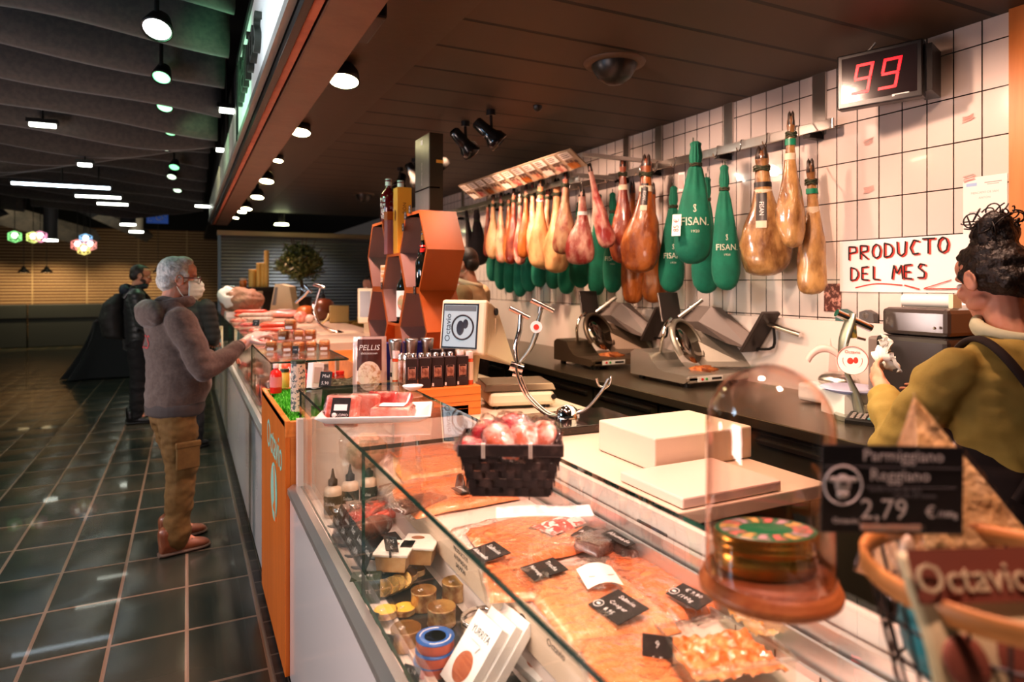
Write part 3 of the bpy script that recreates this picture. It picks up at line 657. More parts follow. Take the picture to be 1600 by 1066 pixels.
# glass dishes of salad
def dish(px, py, lx, ly, rz, m, label):
    t = thing('glass_dish', label, 'dish', gz(px, py, UD+.001), rz); b = MB()
    for (x0, x1, y0, y1) in ((-lx/2, lx/2, -ly/2, -ly/2+.006), (-lx/2, lx/2, ly/2-.006, ly/2), (-lx/2, -lx/2+.006, -ly/2, ly/2), (lx/2-.006, lx/2, -ly/2, ly/2)): b.bb(x0, x1, y0, y1, 0, .055)
    b.bb(-lx/2, lx/2, -ly/2, ly/2, 0, .005); b.build('dish_body', m_glass, t)
    b = MB(); b.tube([(-lx/2, -ly/2, .056), (lx/2, -ly/2, .056), (lx/2, ly/2, .056), (-lx/2, ly/2, .056)], .005, 8, closed=True); b.build('rim', m_film2, t)
    MB().grid(lambda u, v: ((u-.5)*(lx-.016), (v-.5)*(ly-.016), .034+.012*nz((u*lx, v*ly, px), 45)+.008*nz((u*lx, v*ly, 3), 110)), 30, 30).build('filling', m, t)
m_salad = mat('orange_salad', (.62, .14, .025), .35, var=((.78, .36, .14), 34, .4, .65, 6), coat=.5)
dish(1130, 1052, .19, .15, -.25, m_salad, 'clear glass dish of orange shredded salad in the near right corner')
dish(1210, 992, .17, .13, -.25, mat('yellow_salad', (.60, .28, .06), .35, var=((.70, .45, .22), 30, .4, .65, 6), coat=.5), 'clear glass dish of yellowish salad under the dome base')
dish(1300, 1020, .13, .13, -.25, mat('white_salad', (.60, .44, .36), .4, var=((.7, .58, .5), 40, .4, .65, 6), coat=.4), 'clear glass dish of whitish salad beside the wire basket')
pack('salmon_pack', 'orange salmon pack in the nearest corner under the standing tag', 'smoked salmon', 985, 1052, UD, .16, .16, .018, -.3, m_salmon, group=G, seed=12)
# ------------------------------------------------------------------ near counter: lower level
LD = .727
m_bot = mat('bottle_cream', (.80, .60, .45), .3, coat=.4)
m_blab = mat('bottle_label', (.04, .045, .03), .5, var=((.10, .10, .06), 40, .5, .7))
sq = None
for k, (px, py) in enumerate(((520, 806), (547, 797), (576, 790))):
    lb = 'dark-labelled squeeze bottle with black nozzle, ' + ('leftmost of three by the white end wall', 'middle of three by the white end wall', 'right one of three by the white end wall')[k]
    p = gz(px, py, LD); p.y = min(p.y, 2.61)
    if sq is None:
        sq = thing('squeeze_bottle', lb, 'bottle', p, FACE, 'squeeze bottles at the end wall')
        MB().lathe([(.030, 0), (.032, .004), (.032, .088), (.028, .102), (.014, .112), (.014, .118)], 24).build('bottle_body', m_bot, sq)
        MB().lathe([(.0325, .012), (.0325, .078)], 24, caps=False).build('label', m_blab, sq)
        MB().lathe([(.017, .112), (.017, .132), (.010, .136), (.006, .150), (.004, .165), (.0025, .172)], 18).build('nozzle_cap', m_black, sq)
        text('Salsa', .018, m_text, sq, frame((0, -.0335, .052), (1, 0, 0), (0, 0, 1)), .0002)
    else: dup(sq, lb, p, FACE)
def sausage_pack(px, py, z, L, W, rz, m, label, n=3, rough=.01):
    t = thing('cured_meat_pack', label, 'cured meat', gz(px, py, z), rz); b = MB()
    for i in range(n):
        y_ = (i-(n-1)/2)*W/n; b.tube(smooth_path([(-L/2, y_, .02), (-L*.25, y_+.008, .03), (L*.2, y_-.006, .032), (L/2, y_+.004, .02)], 5), [.008]+[W/n*.5+.002*math.sin(j) for j in range(14)]+[.008], 12)
    b.build('meat', m, t)
    def fn2(u, v):
        a = 2*PI*u; x = (v-.5)*L*1.18; e = max(.03, 1-(abs(v-.5)*2)**4)
        return (x, math.cos(a)*W*.62*e**.5*(1+.05*nz((u, v, px), 12)), .03+math.sin(a)*.034*e**.7*(1+.12*nz((u*3, v, px), 9)))
    MB().grid(fn2, 24, 30).build('film', m_film, t); return t
sausage_pack(560, 820, LD, .20, .07, 1.0, m_meat, 'long shrink-wrapped red cured meat stick in front of the squeeze bottles')
sausage_pack(583, 808, LD+.005, .16, .08, .75, m_saus, 'shrink-wrapped red sausages right of the longest meat stick')
sausage_pack(605, 818, LD, .13, .05, .55, m_saus, 'short bright red sausage pack beside the cardboard tubs', 2)
sausage_pack(540, 842, LD, .14, .06, 1.2, m_smoked, 'dark wrapped meat pack behind the blue-green carton', 2)
sausage_pack(577, 840, LD+.01, .15, .06, .5, mat('brown_meat', (.30, .10, .06), .4, coat=.4), 'brown wrapped meat pack above the blue-green carton', 1)
for k, (px, py, lb) in enumerate(((533, 812, 'round silver lidded tin below the first squeeze bottle'), (552, 805, 'round dark jar with label below the middle squeeze bottle'))):
    t = thing('jar', lb, 'jar', gz(px, py+8, LD)); MB().lathe([(.026, 0), (.028, .004), (.028, .05)], 20).build('jar_body', m_blab, t); MB().lathe([(.029, .05), (.029, .062), (.026, .064)], 20).build('lid', m_silver, t)
m_cardw = mat('white_carton', (.80, .72, .63), .45)
def tub(px, py, z, lab, rz=-.55, pic=True, s=1):
    t = thing('food_tub', lab, 'tub', gz(px, py, z), rz, 'white cardboard tubs on the lower level')
    MB().box((0, 0, .022), (.078*s, .088*s, .044), tx=1.13, ty=1.1).build('tub_body', mat('tub_window', (.62, .34, .14), .35, var=((.75, .5, .26), 20, .4, .7), coat=.4), t)
    MB().box((0, 0, .048), (.100*s, .108*s, .008)).build('sleeve_top', m_cardw, t, bevel=.002)
    if pic: MB().sph((-.012, .022, .0525), (.02, .013, .0008), 12, 6).build('picture', mat('brown_print', (.30, .12, .06), .5), t)
    return t
tub(617, 884, LD, 'white cardboard food tub at the bottom under the one with a price tag'); tub(657, 873, LD, 'white cardboard food tub under the one nearest the riser')
tub(617, 884, LD+.053, 'white cardboard food tub carrying a small black price tag'); tub(657, 873, LD+.053, 'topmost white cardboard food tub nearest the riser')
price_tag(frame(gz(613, 862, LD+.107), (.72, -.69, 0), (-.2, -.2, .95)), .040, .048, ['9,95', '€'], 'small black price tag standing on the white cardboard tub')
def carton(px, py, z, d, rz, m, lab, mark, rx=0, mm=None):
    t = thing('carton', lab, 'carton', M=Matrix.Translation(gz(px, py, z)) @ Matrix.Rotation(rz, 4, 'Z') @ Matrix.Rotation(rx, 4, 'X'))
    MB().box((0, 0, d[2]/2), d).build('carton_body', m, t, bevel=.0015)
    text(mark, d[0]*.2, mm or m_text, t, frame((0, 0, d[2]+.0006), (1, 0, 0), (0, 1, 0)), .0001); text(mark, d[0]*.18, mm or m_text, t, frame((0, -d[1]/2-.0006, d[2]*.5), (1, 0, 0), (0, 0, 1)), .0001); return t
m_teal = mat('dark_teal_card', (.025, .06, .07), .4); m_dg = mat('dark_green_card', (.03, .045, .022), .4)
c1 = carton(597, 905, LD, (.09, .075, .075), -.45, m_teal, 'dark blue-green carton with white front flap beside the tubs', 'FOIE')
MB().box((-.02, -.0385, .045), (.05, .001, .05)).build('white_panel', m_paper, c1)
carton(572, 935, LD, (.08, .06, .06), -.35, m_dg, 'dark green carton with a chalk drawing at the glass joint', 'PATÉ')
# small flat tins and tall tins
tin = None
def tin_at(p, s, lab, grp, top=m_gold, lift=None, M=None):
    t = thing('tin', lab, 'tin', M=M if M is not None else Matrix.Translation(p), group=grp); r, h = s
    MB().lathe([(r*.96, 0), (r, .002), (r, .004), (r*.97, .006), (r*.97, h-.006), (r, h-.004), (r, h-.001), (r*.96, h)], 28, caps=False).build('can_body', mat('can_print', (.42, .20, .08), .3, .4, var=((.72, .50, .24), 34, .42, .58, 3)), t)
    MB().lathe([(.0001, h-.003), (r*.82, h-.003), (r*.86, h-.0045), (r*.92, h-.0045), (r*.97, h)], 28).build('lid', top, t)
    b = MB(); b.tube(arc((-.25*r, 0, h-.0005), r*.2, 0, 2*PI, 14, (1, 0, 0), (0, .7, 0))[:-1], .0014, 6, closed=True); b.box((.05*r, 0, h-.001), (r*.35, r*.24, .0016)); b.build('pull_ring', m_silver, t)
    return t
for k, (px, py, lift, lb) in enumerate(((662, 950, 0, 'tall gold-lidded tin in the front of the tin group'), (710, 935, 0, 'tall gold-lidded tin close to the riser'), (634, 1010, 0, 'tall tin standing lower behind the stacked blue tins'), (690, 975, 0, 'tall tin half hidden between the jar and the front tin'))):
    tin_at(gz(px, py, LD), (.034, .048) if k < 2 else (.036, .045), lb, 'tall printed tins')
for k, (px, py, lean, lb) in enumerate(((600, 921, .9, 'leftmost'), (612, 917, .9, 'second'), (622, 913, .9, 'third'), (632, 909, .9, 'fourth'), (640, 903, .2, 'fifth'), (652, 897, 0, 'sixth'))):
    p = gz(px, py, LD+.018); tin_at(p, (.023, .016), 'small gold-rimmed flat tin, %s in the leaning row behind the tall tins' % lb, 'small flat tins', M=Matrix.Translation(p) @ Matrix.Rotation(-.5, 4, 'Z') @ Matrix.Rotation(lean, 4, 'X'))
m_ylid = mat('yellow_lid', (.80, .48, .06), .35)
for k, (px, py, z, lb) in enumerate(((605, 962, 0, 'lower'), (602, 962, .017, 'upper'), (632, 958, 0, 'single'))):
    tin_at(gz(px, py, LD+z), (.028, .016), 'yellow-lidded flat tin, %s one beside the front price tags' % lb, 'yellow-lidded tins', top=m_ylid)
# round blue topped tins
m_terra = mat('terracotta_ribbed', (.62, .14, .08), .5, bump=(.4, 120), stretch=(1, 1, .02)); m_bluet = mat('blue_lid', (.03, .13, .42), .35)
for k in range(3):
    p = gz(676, 1047, LD); p += Vector((.003*k, -.004*(k % 2), .0245*k))
    t = thing('round_tin', 'red ribbed round tin with blue lid, ' + ('bottom', 'middle', 'top')[k]+' one of the stack of three', 'tin', p, .3*k, 'stack of round blue-lidded tins')
    MB().lathe([(.040, 0), (.042, .004), (.0415, .02), (.0425, .0235), (.041, .024)], 32).build('can_body', m_terra, t)
    MB().lathe([(.024, .0245), (.0425, .0245), (.0425, .0215)], 32, caps=False).build('lid', m_bluet, t)
    MB().lathe([(.0001, .0248), (.024, .0248)], 28).build('lid_picture', mat('brown_felt', (.13, .045, .035), .6), t)
    b = MB(); b.tube(arc((0, 0, .0247), .0335, .4, 2.2, 12, (1, 0, 0), (0, 1, 0)), .0014, 5); b.tube(arc((0, 0, .0247), .0335, 3.4, 5.4, 12, (1, 0, 0), (0, 1, 0)), .0014, 5); b.build('lid_print', m_text, t)
jr = thing('preserve_jar', 'wide clear jar topped with cream crackers between the tins and white boxes', 'jar', gz(755, 1003, LD))
MB().lathe([(.048, 0), (.052, .006), (.052, .04), (.050, .05)], 28, caps=False, fn=lambda p, i, a: p*(1+.015*math.sin(8*a)) if i else p).build('jar_body', m_film2, jr)
MB().lathe([(.046, .004), (.047, .045), (.0001, .05)], 24, fn=lambda p, i, a: p+Vector((0, 0, .004*nz(p, 60)))).build('filling', mat('cracker_cream', (.82, .62, .46), .5, var=((.62, .30, .16), 26, .5, .62)), jr)
MB().lathe([(.048, .050), (.0535, .052), (.0535, .060), (.049, .062), (.045, .056)], 28, caps=False).build('rim_ring', m_silver, jr)
# white printed boxes with oval window
m_tuna = wood_mat('tuna_window', (.36, .09, .04), (.55, .18, .08), 0, 30, .3)
def yur(M, lab):
    t = thing('preserve_box', lab, 'box', M=M, group='white boxes with an oval picture'); w, h, d = .105, .150, .021
    MB().box((0, 0, -d/2), (w, h, d)).build('box_body', m_paper, t, bevel=.001)
    b = MB(); b.prism([(.031*math.cos(2*PI*i/28), .031*math.sin(2*PI*i/28)-.030) for i in range(28)], 0, .0006); b.build('oval_picture', m_tuna, t)
    text('YURRITA', .0215, m_ink, t, frame((0, .040, .0003), (1, 0, 0), (0, 1, 0)), .0001, sx=.85); b = MB(); b.box((.018, .012, .0004), (.004, .016, .0006), Matrix.Rotation(-.5, 4, 'Z')); b.bb(-.02, .02, .021, .022, 0, .0006); b.build('small_print', m_scrip, t)
    return t
xa = Vector((.08, -1, 0)).normalized(); ya = Vector((.62, .06, .78)).normalized()
o = gz(735, 1020, LD+.075)
for k, d in enumerate((0, .030, .057)):
    q = o+Vector((.030*k, -.004*k, .002*k)); yur(frame(q, xa, ya), 'white oval-window box, '+('front one of three leaning in a row', 'middle one of three leaning in a row', 'rear one of three leaning in a row')[k])
yur(frame(gz(862, 1018, LD+.045), (.12, -1, 0), (.97, .1, .22)), 'white oval-window box lying flat beside the green glass edge')
# tags along the front ledge
tagspots = [gz(481, 818, .80)+Vector((0, -.085*i, 0)) for i in range(5)]
tx = [['Chorizo', '6,95'], ['Salchichón', '7,50'], ['Fuet', '4,95'], ['Lomo', '9,90'], ['Cecina', '8,95']]
for k, p in enumerate(tagspots): price_tag(frame((.428, p.y-.05, .788), (0, -1, 0), (.40, 0, .91)), .080, .070, tx[k], 'black chalk price tag in the front ledge row, %s from the wooden unit' % ORD[k], 'chalk price tags along the front ledge')
for k, (px, py, s) in enumerate(((577, 985, '4,35'), (600, 1022, '3,85'), (640, 1075, '5,10'))):
    price_tag(frame(gz(px, py, LD+.004), (.62, -.78, 0), (.2, .2, .95)), .040, .042, [s, '€'], 'small tilted black price tag by the ledge, ' + ('beside the yellow-lidded tins', 'beside the stacked blue tins', 'nearest at the lower edge')[k], 'small tags in clear clips')
sb = thing('lath_strip', 'pale wooden lath strip edging the lower shelf', 'strip', (0, 0, 0)); MB().bb(.455, .475, .3, 1.55, .725, .737).build('lath', wood_mat('lath', (.75, .58, .46), (.6, .42, .32), 1, 8), sb)
tb = thing('black_tray', 'black tray under the tins on the lower shelf', 'tray', (0, 0, 0)); MB().bb(.48, .64, .3, 2.2, .7252, .7268).build('tray_base', m_black, tb)
# ------------------------------------------------------------------ on the glass top and service worktop
# woven basket of packets
bk = thing('woven_basket', 'black woven basket on the glass counter holding wrapped red sweets', 'basket', (.585, 1.19, GT+.0015), -.48)
m_wov = mat('woven_black', (.030, .022, .020), .45, var=((.09, .06, .05), 30, .5, .7))
b = MB()
def ring(z): k = z/.085; return .075+.020*k, .050+.016*k
for i in range(5):
    z0 = .004+.0165*i; z1 = z0+.0155
    n = 11
    for side in range(4):
        for j in range(n if side % 2 == 0 else 8):
            nn = n if side % 2 == 0 else 8
            ax, ay = ring((z0+z1)/2); off = .0022 if (i+j) % 2 else -.0012
            u0, u1 = -1+2*j/nn, -1+2*(j+1)/nn
            if side == 0: b.bb(u0*ax, u1*ax, -ay-off-.002, -ay-off, z0, z1)
            elif side == 2: b.bb(u0*ax, u1*ax, ay+off, ay+off+.002, z0, z1)
            elif side == 1: b.bb(ax+off, ax+off+.002, u0*ay, u1*ay, z0, z1)
            else: b.bb(-ax-off-.002, -ax-off, u0*ay, u1*ay, z0, z1)
b.bb(-.075, .075, -.05, .05, 0, .004); b.build('weave', m_wov, bk)
b = MB(); ax, ay = ring(.088)
for z0 in (.082,): b.bb(-ax-.005, ax+.005, -ay-.006, -ay-.001, z0, z0+.024); b.bb(-ax-.005, ax+.005, ay+.001, ay+.006, z0, z0+.024); b.bb(-ax-.006, -ax-.001, -ay-.005, ay+.005, z0, z0+.024); b.bb(ax+.001, ax+.006, -ay-.005, ay+.005, z0, z0+.024)
b.build('rim_band', m_wov, bk, bevel=.002)
b = MB()
for x in (-.055, -.051, .035, .039): b.bb(x, x+.0028, -ay-.0075, -ay+.002, .080, .108); b.bb(x, x+.0028, ay-.002, ay+.0075, .080, .108)
b.build('binding', mat('binding_white', (.75, .68, .58), .6), bk)
m_sweet = mat('red_wrapper', (.40, .012, .02), .25, var=((.62, .22, .18), 40, .48, .62, 3), coat=.8, bump=(.5, 50, .01))
m_sweet2 = mat('clear_wrapped_pastry', (.50, .13, .06), .35, var=((.70, .44, .36), 36, .45, .6, 3), coat=.8)
for k, (x, y_, z, rx, ry, rz, m) in enumerate(((-.05, .012, .075, .5, -.5, .3, m_sweet), (.0, .02, .088, .4, -.6, .4, m_sweet), (-.02, -.018, .070, .7, -.3, .5, m_sweet2), (.032, -.012, .074, .6, -.4, .6, m_sweet2), (.062, .0, .078, .3, -.7, .2, m_sweet2), (-.07, -.02, .058, .2, -.2, 1.2, m_sweet), (.045, .03, .07, .2, .4, 1.0, m_sweet), (.0, -.03, .052, 0, .2, .1, m_sweet2))):
    W = bk.matrix_basis if False else (Matrix.Translation((.585, 1.19, GT)) @ Matrix.Rotation(-.48, 4, 'Z'))
    t = thing('wrapped_sweet', ('red-wrapped' if m is m_sweet else 'clear-wrapped pastry') + ' packet in the woven basket, ' + ('leftmost upper', 'tall middle', 'front middle', 'front right of centre', 'rightmost', 'low left', 'back right', 'low front')[k], 'packet', M=W @ TR(x*.95, y_*.9, z+.030, rz, rx, ry), group='wrapped packets in the woven basket')
    def fn(u, v):
        e = (max(0, 1-(abs(u-.5)*2)**3))**.5*(max(0, 1-(abs(v-.5)*2)**4))**.5
        return e
    bb_ = MB(); bb_.sph((0, 0, 0), (.036, .045, .015), 18, 12, fn=lambda p: p*(1+.12*nz(p, 60, k))); bb_.build('filling', m, t)
    b2 = MB(); b2.sph((0, 0, 0), (.039, .049, .018), 22, 14, fn=lambda p: Vector((p.x, p.y*(1+.5*max(0, p.x)/.04), p.z))*(1+.30*nz(p, 75, k+9))); b2.build('wrapper', m_film, t)
# glass dome with wooden base and oval tin
DC = Vector((.700, .640, GT+.0015))
dm = thing('glass_dome', 'tall clear glass dome on a round wooden base standing on the glass counter', 'glass dome', DC)
m_base = mat('dome_base_wood', (.26, .075, .020), .45, var=((.42, .16, .05), 5, .35, .7, 6), stretch=(1, 9, 9))
MB().lathe([(.084, 0), (.090, .004), (.0915, .011), (.089, .016), (.086, .018), (.085, .026), (.0001, .026)], 56).build('wooden_base', m_base, dm, bevel=0)
prof = [(.0815, .0265), (.082, .05), (.082, .22)]+[(.082*math.cos(a), .22+.085*math.sin(a)) for a in [PI/2*i/12 for i in range(1, 12)]]+[(.0001, .305)]
MB().lathe(prof, 56, caps=False).build('dome', glass_mat('dome_glass', (.97, .90, .875), .2, .07, (1, .92, .88), .55), dm)
MB().tube(arc((0, 0, .0275), .0815, 0, 2*PI, 56, (1, 0, 0), (0, 1, 0))[:-1], .0018, 6, closed=True).build('dome_rim', m_film2, dm)
ot = thing('oval_tin', 'oval golden tin with green patterned lid under the glass dome', 'tin', DC+Vector((.0, .006, .0275)), -.50)
m_otin = mat('oval_tin_gold', (.55, .26, .05), .25, .8, var=((.30, .30, .06), 10, .4, .7)); sx_, sy_ = 1.22, .80
MB().lathe([(.049, 0), (.053, .003), (.055, .008), (.0555, .028), (.054, .031), (.057, .033), (.0575, .040), (.0565, .043), (.0575, .046), (.0570, .052), (.055, .055)], 44, sx=sx_, sy=sy_, caps=False).build('tin_body', m_otin, ot)
MB().lathe([(.0555, .054), (.054, .0555), (.0001, .0555)], 44, sx=sx_, sy=sy_).build('lid', mat('lid_green', (.02, .20, .085), .3), ot)
b1, b2, b3 = MB(), MB(), MB()
for i in range(16):
    a0 = 2*PI*i/16; a1 = a0+2*PI/16*.8; q = (b1, b2, b3)[i % 3]
    P_ = lambda a, r: (r*sx_*math.cos(a), r*sy_*math.sin(a), .0559)
    q.add([P_(a0, .030), P_(a1, .030), P_((a0+a1)/2, .040), P_(a1, .050), P_(a0, .050)], [(0, 1, 2, 3, 4)])
b1.build('petal_print', mat('print_rose', (.72, .22, .20), .4), ot); b2.build('petal_print', mat('print_ochre', (.78, .52, .18), .4), ot); b3.build('petal_print', mat('print_lilac', (.55, .40, .45), .4), ot)
# tray of meat packs
ty = thing('serving_tray', 'white rectangular ceramic tray at the far end of the near glass top', 'tray', gz(592, 655, GT+.0015)+Vector((.0, .02, 0)), -.36)
def trayfn(u, v):
    x, y_ = (u-.5)*2, (v-.5)*2; e = max(abs(x), abs(y_)); k = max(0, (e-.78)/.22)
    return (x*.165, y_*.115, .004+.021*k**1.4)
MB().grid(trayfn, 36, 26).build('tray_body', m_white, ty, solid=.004)
W = Matrix.Translation(ty.location) @ Matrix.Rotation(-.36, 4, 'Z')
def meat_block(x, y_, z, rz, rx, d, m, lab, lbl=None):
    t = thing('meat_pack', lab, 'meat pack', M=W @ TR(x, y_, z, rz, rx), group='packed meat blocks on the white tray')
    MB().box((0, 0, d[2]/2), d, tx=.93, ty=.93).build('meat', m, t, bevel=.006)
    b = MB(); b.sph((0, 0, d[2]*.5), (d[0]*.62, d[1]*.62, d[2]*.72), 24, 16, fn=lambda p: Vector((math.copysign(abs(p.x/(d[0]*.62))**.45, p.x)*d[0]*.54, math.copysign(abs(p.y/(d[1]*.62))**.45, p.y)*d[1]*.54, math.copysign(abs(p.z/(d[2]*.72))**.5, p.z)*d[2]*.54))*(1+.03*nz(p, 60, x))); b.build('film', m_film, t)
    if lbl == 'black':
        MB().bb(-.028, .028, -.040, .034, d[2]*1.06, d[2]*1.06+.001).build('label', m_slate, t)
        b = MB(); b.bb(-.020, .020, -.005, .014, d[2]*1.06+.001, d[2]*1.06+.0016); b.sph((-.017, -.019, d[2]*1.06+.001), (.008, .008, .001), 10, 5); b.build('label_print', m_text, t)
        text('LOMO', .012, m_text, t, frame((.008, -.019, d[2]*1.06+.0012), (1, 0, 0), (0, 1, 0)), .0002); text('4,50', .012, m_text, t, frame((.002, -.032, d[2]*1.06+.0012), (1, 0, 0), (0, 1, 0)), .0002)
    elif lbl: MB().bb(-.038, .038, -.026, .026, d[2]*1.06, d[2]*1.06+.001).build('label', m_paper, t)
meat_block(-.100, -.008, .022, -.15, 1.12, (.105, .095, .030), m_meat2, 'pink meat block leaning on the tray with a black printed label', 'black')
meat_block(-.040, .030, .022, -.15, 1.12, (.095, .09, .028), m_meat2, 'pink meat block leaning second on the tray behind the labelled one')
meat_block(.012, .062, .022, -.2, 1.05, (.10, .09, .028), m_meat, 'marbled meat block leaning third on the tray')
meat_block(.062, .075, .020, -.3, .7, (.08, .08, .028), m_meat, 'red meat block leaning last on the tray towards the black boxes')
meat_block(.050, -.025, .008, -.15, 0, (.125, .095, .034), m_meat2, 'flat pink meat block with a white label lying on the tray', 'white')
ds = thing('small_dish', 'small white oval dish beside the meat packs near the black boxes', 'dish', gz(645, 606, GT+.012), 0)
MB().lathe([(.016, -.009), (.03, 0), (.036, .008), (.034, .010), (.026, .004), (.0001, .003)], 26, sx=1.15).build('dish_body', m_white, ds)
# objects on the wooden unit
p = gz(447, 617, 1.037)
rbt = thing('sauce_bottle', 'bright red sauce bottle with a white cap on the grass mat', 'bottle', gz(431, 614, 1.037)); MB().lathe([(.026, 0), (.028, .004), (.028, .09), (.024, .105), (.012, .115), (.012, .125)], 22).build('bottle_body', m_red, rbt); MB().lathe([(.014, .122), (.014, .14), (.012, .142)], 18).build('cap', mat('cap_pink', (.8, .55, .5), .4), rbt); MB().lathe([(.0285, .03), (.0285, .08)], 22, caps=False).build('label', mat('label_red', (.80, .22, .2), .5), rbt)
cn = thing('round_canister', 'tall patterned round canister with green lid standing on the grass mat', 'canister', gz(458, 642, 1.037)+Vector((.02, .0, 0)))
m_can = mat('canister_pattern', (.72, .56, .44), .5, var=((.10, .12, .12), 70, .52, .6, 2)); MB().cyl((0, 0, 0), (0, 0, .20), .030, n=24).build('canister_body', m_can, cn); MB().cyl((0, 0, .20), (0, 0, .212), .031, n=24).build('lid', m_dg, cn)
for k, (px, py, h, rz, lb) in enumerate(((482, 635, .19, .35, 'white upright carton leaning on the grass mat next to the patterned canister'),)):
    t = thing('carton', lb, 'carton', M=Matrix.Translation(gz(px, py, 1.03)+Vector((.02, 0, 0))) @ TR(0, 0, 0, rz, -.12, .15)); MB().box((0, 0, h/2), (.055, .045, h)).build('carton_body', m_paper, t, bevel=.002); MB().bb(-.02, .02, -.0235, -.0228, .10, .17).build('print', mat('grey_print', (.6, .5, .45), .6), t)
jy = thing('jar', 'yellow jar beside the red sauce bottle on the grass mat', 'jar', gz(443, 607, 1.037)+Vector((.01, .03, 0))); MB().lathe([(.022, 0), (.024, .004), (.024, .07), (.02, .08)], 18).build('jar_body', mat('mustard', (.75, .5, .10), .35), jy); MB().cyl((0, 0, .08), (0, 0, .095), .022, n=18).build('lid', m_dg, jy)
for k in range(5):
    p = Vector((.50+.055*k, 3.50-.03*(k % 2), 1.037)); t = thing('conserve_jar', 'red-lidded conserve jar at the back of the wooden unit, %s from the aisle' % ORD[k], 'jar', p, group='red-lidded jars on the wooden unit')
    MB().lathe([(.020, 0), (.023, .005), (.023, .05), (.019, .06)], 18).build('jar_body', mat('jam_red', (.5, .06, .04), .25, coat=.5), t); MB().cyl((0, 0, .06), (0, 0, .076), .022, n=18).build('lid', m_red, t)
dcr = thing('produce_crate', 'dark crate holding wrapped goods at the end of the wooden unit', 'crate', (.66, 3.05, 1.037), -.1)
MB().box((0, 0, .04), (.20, .30, .08)).build('crate_body', mat('dark_green_crate', (.06, .07, .035), .6), dcr, bevel=.004); MB().grid(lambda u, v: ((u-.5)*.19, (v-.5)*.29, .082+.02*nz((u*3, v*4, 0), 2)), 14, 14).build('wrapped_goods', m_film2, dcr)
price_tag(frame(gz(507, 606, 1.12), (.80, -.60, 0), (.1, .3, .95)), .055, .07, ['Miel', '5,90'], 'black and white price tag leaning in front of the meat packs by the dark crate')
bagp = thing('cellophane_bag', 'crumpled clear bag with printed band hanging behind the white tray inside the counter', 'bag', (.62, 2.52, .86)); MB().sph((0, 0, .09), (.10, .05, .10), 26, 18, fn=lambda p: p*(1+.25*nz(p, 22))).build('film', m_film, bagp); MB().sph((0, 0, .07), (.08, .035, .07), 18, 12, fn=lambda p: p*(1+.2*nz(p, 30))).build('contents', mat('bag_contents', (.62, .40, .26), .5, var=((.30, .22, .12), 30, .45, .6)), bagp)
# wooden plinth
wp = thing('wooden_plinth', 'low orange wooden plinth under the hexagonal shelves and black boxes', 'plinth', (0, 0, 0)); MB().bb(.84, 1.16, 2.66, 4.45, 1.0005, 1.126).build('plinth_body', m_orangeh, wp, bevel=.003); b = MB()
for z in (1.03, 1.06, 1.09): b.bb(.84, 1.1605, 2.6585, 2.66, z, z+.0015)
b.build('grooves', mat('groove_brown', (.35, .11, .02), .6), wp)
PZ = 1.1265
m_bbox = mat('black_card', (.028, .016, .014), .45); m_win = mat('box_window', (.16, .05, .03), .3, var=((.45, .22, .14), 40, .4, .6)); m_pinkline = mat('pink_line', (.75, .42, .34), .5)
bx = None
for k, (x, y_, px) in enumerate([(.862+.058*i, 2.72, 0) for i in range(5)]+[(.862+.058*2.6, 2.835, 1), (.862+.058*3.7, 2.835, 1)]):
    lb = 'black gift box with a small window, ' + ('%s from the left in the front row' % ORD[k] if k < 5 else ('left', 'right')[k-5]+' one in the back row')
    if bx is None:
        bx = thing('gift_box', lb, 'box', (x, y_, PZ), -.25, 'black window boxes on the plinth')
        MB().box((0, 0, .064), (.050, .050, .128)).build('box_body', m_bbox, bx, bevel=.0015)
        MB().bb(-.013, .013, -.0258, -.0252, .045, .085).build('window', m_win, bx)
        b = MB(); b.tube([(-.015, -.0256, .04), (.015, -.0256, .04), (.015, -.0256, .092), (-.015, -.0256, .092)], .0011, 5, closed=True); b.build('window_line', m_pinkline, bx)
        MB().bb(-.024, -.016, -.0256, -.0251, .004, .018).build('price_sticker', m_paper, bx)
    else: dup(bx, lb, (x, y_, PZ+(.022 if k > 4 else 0)), -.25)
rk = thing('riser_block', 'dark low riser under the rear black gift boxes', 'riser', (0, 0, 0)); MB().bb(.97, 1.12, 2.80, 2.87, PZ, PZ+.021).build('block', m_black, rk)
sp_ = None
for k in range(9):
    x, y_ = (.856+.033*k, 2.775-.002*k) if k < 7 else (.84+.033*(k-7), 2.80); lb = 'small spice bottle with a silver cap behind the black boxes, %s from the left' % ORD[k]
    if sp_ is None:
        sp_ = thing('spice_bottle', lb, 'bottle', (x, y_, PZ), 0, 'silver-capped spice bottles'); MB().lathe([(.013, 0), (.014, .003), (.014, .105), (.011, .115)], 16).build('bottle_body', mat('spice_glass', (.35, .12, .06), .2, coat=.6, var=((.7, .5, .4), 20, .4, .6)), sp_); MB().lathe([(.0125, .112), (.0135, .118), (.0135, .136), (.010, .143), (.0001, .144)], 16).build('cap', m_silver, sp_)
    else: dup(sp_, lb, (x, y_, PZ))
gr = None
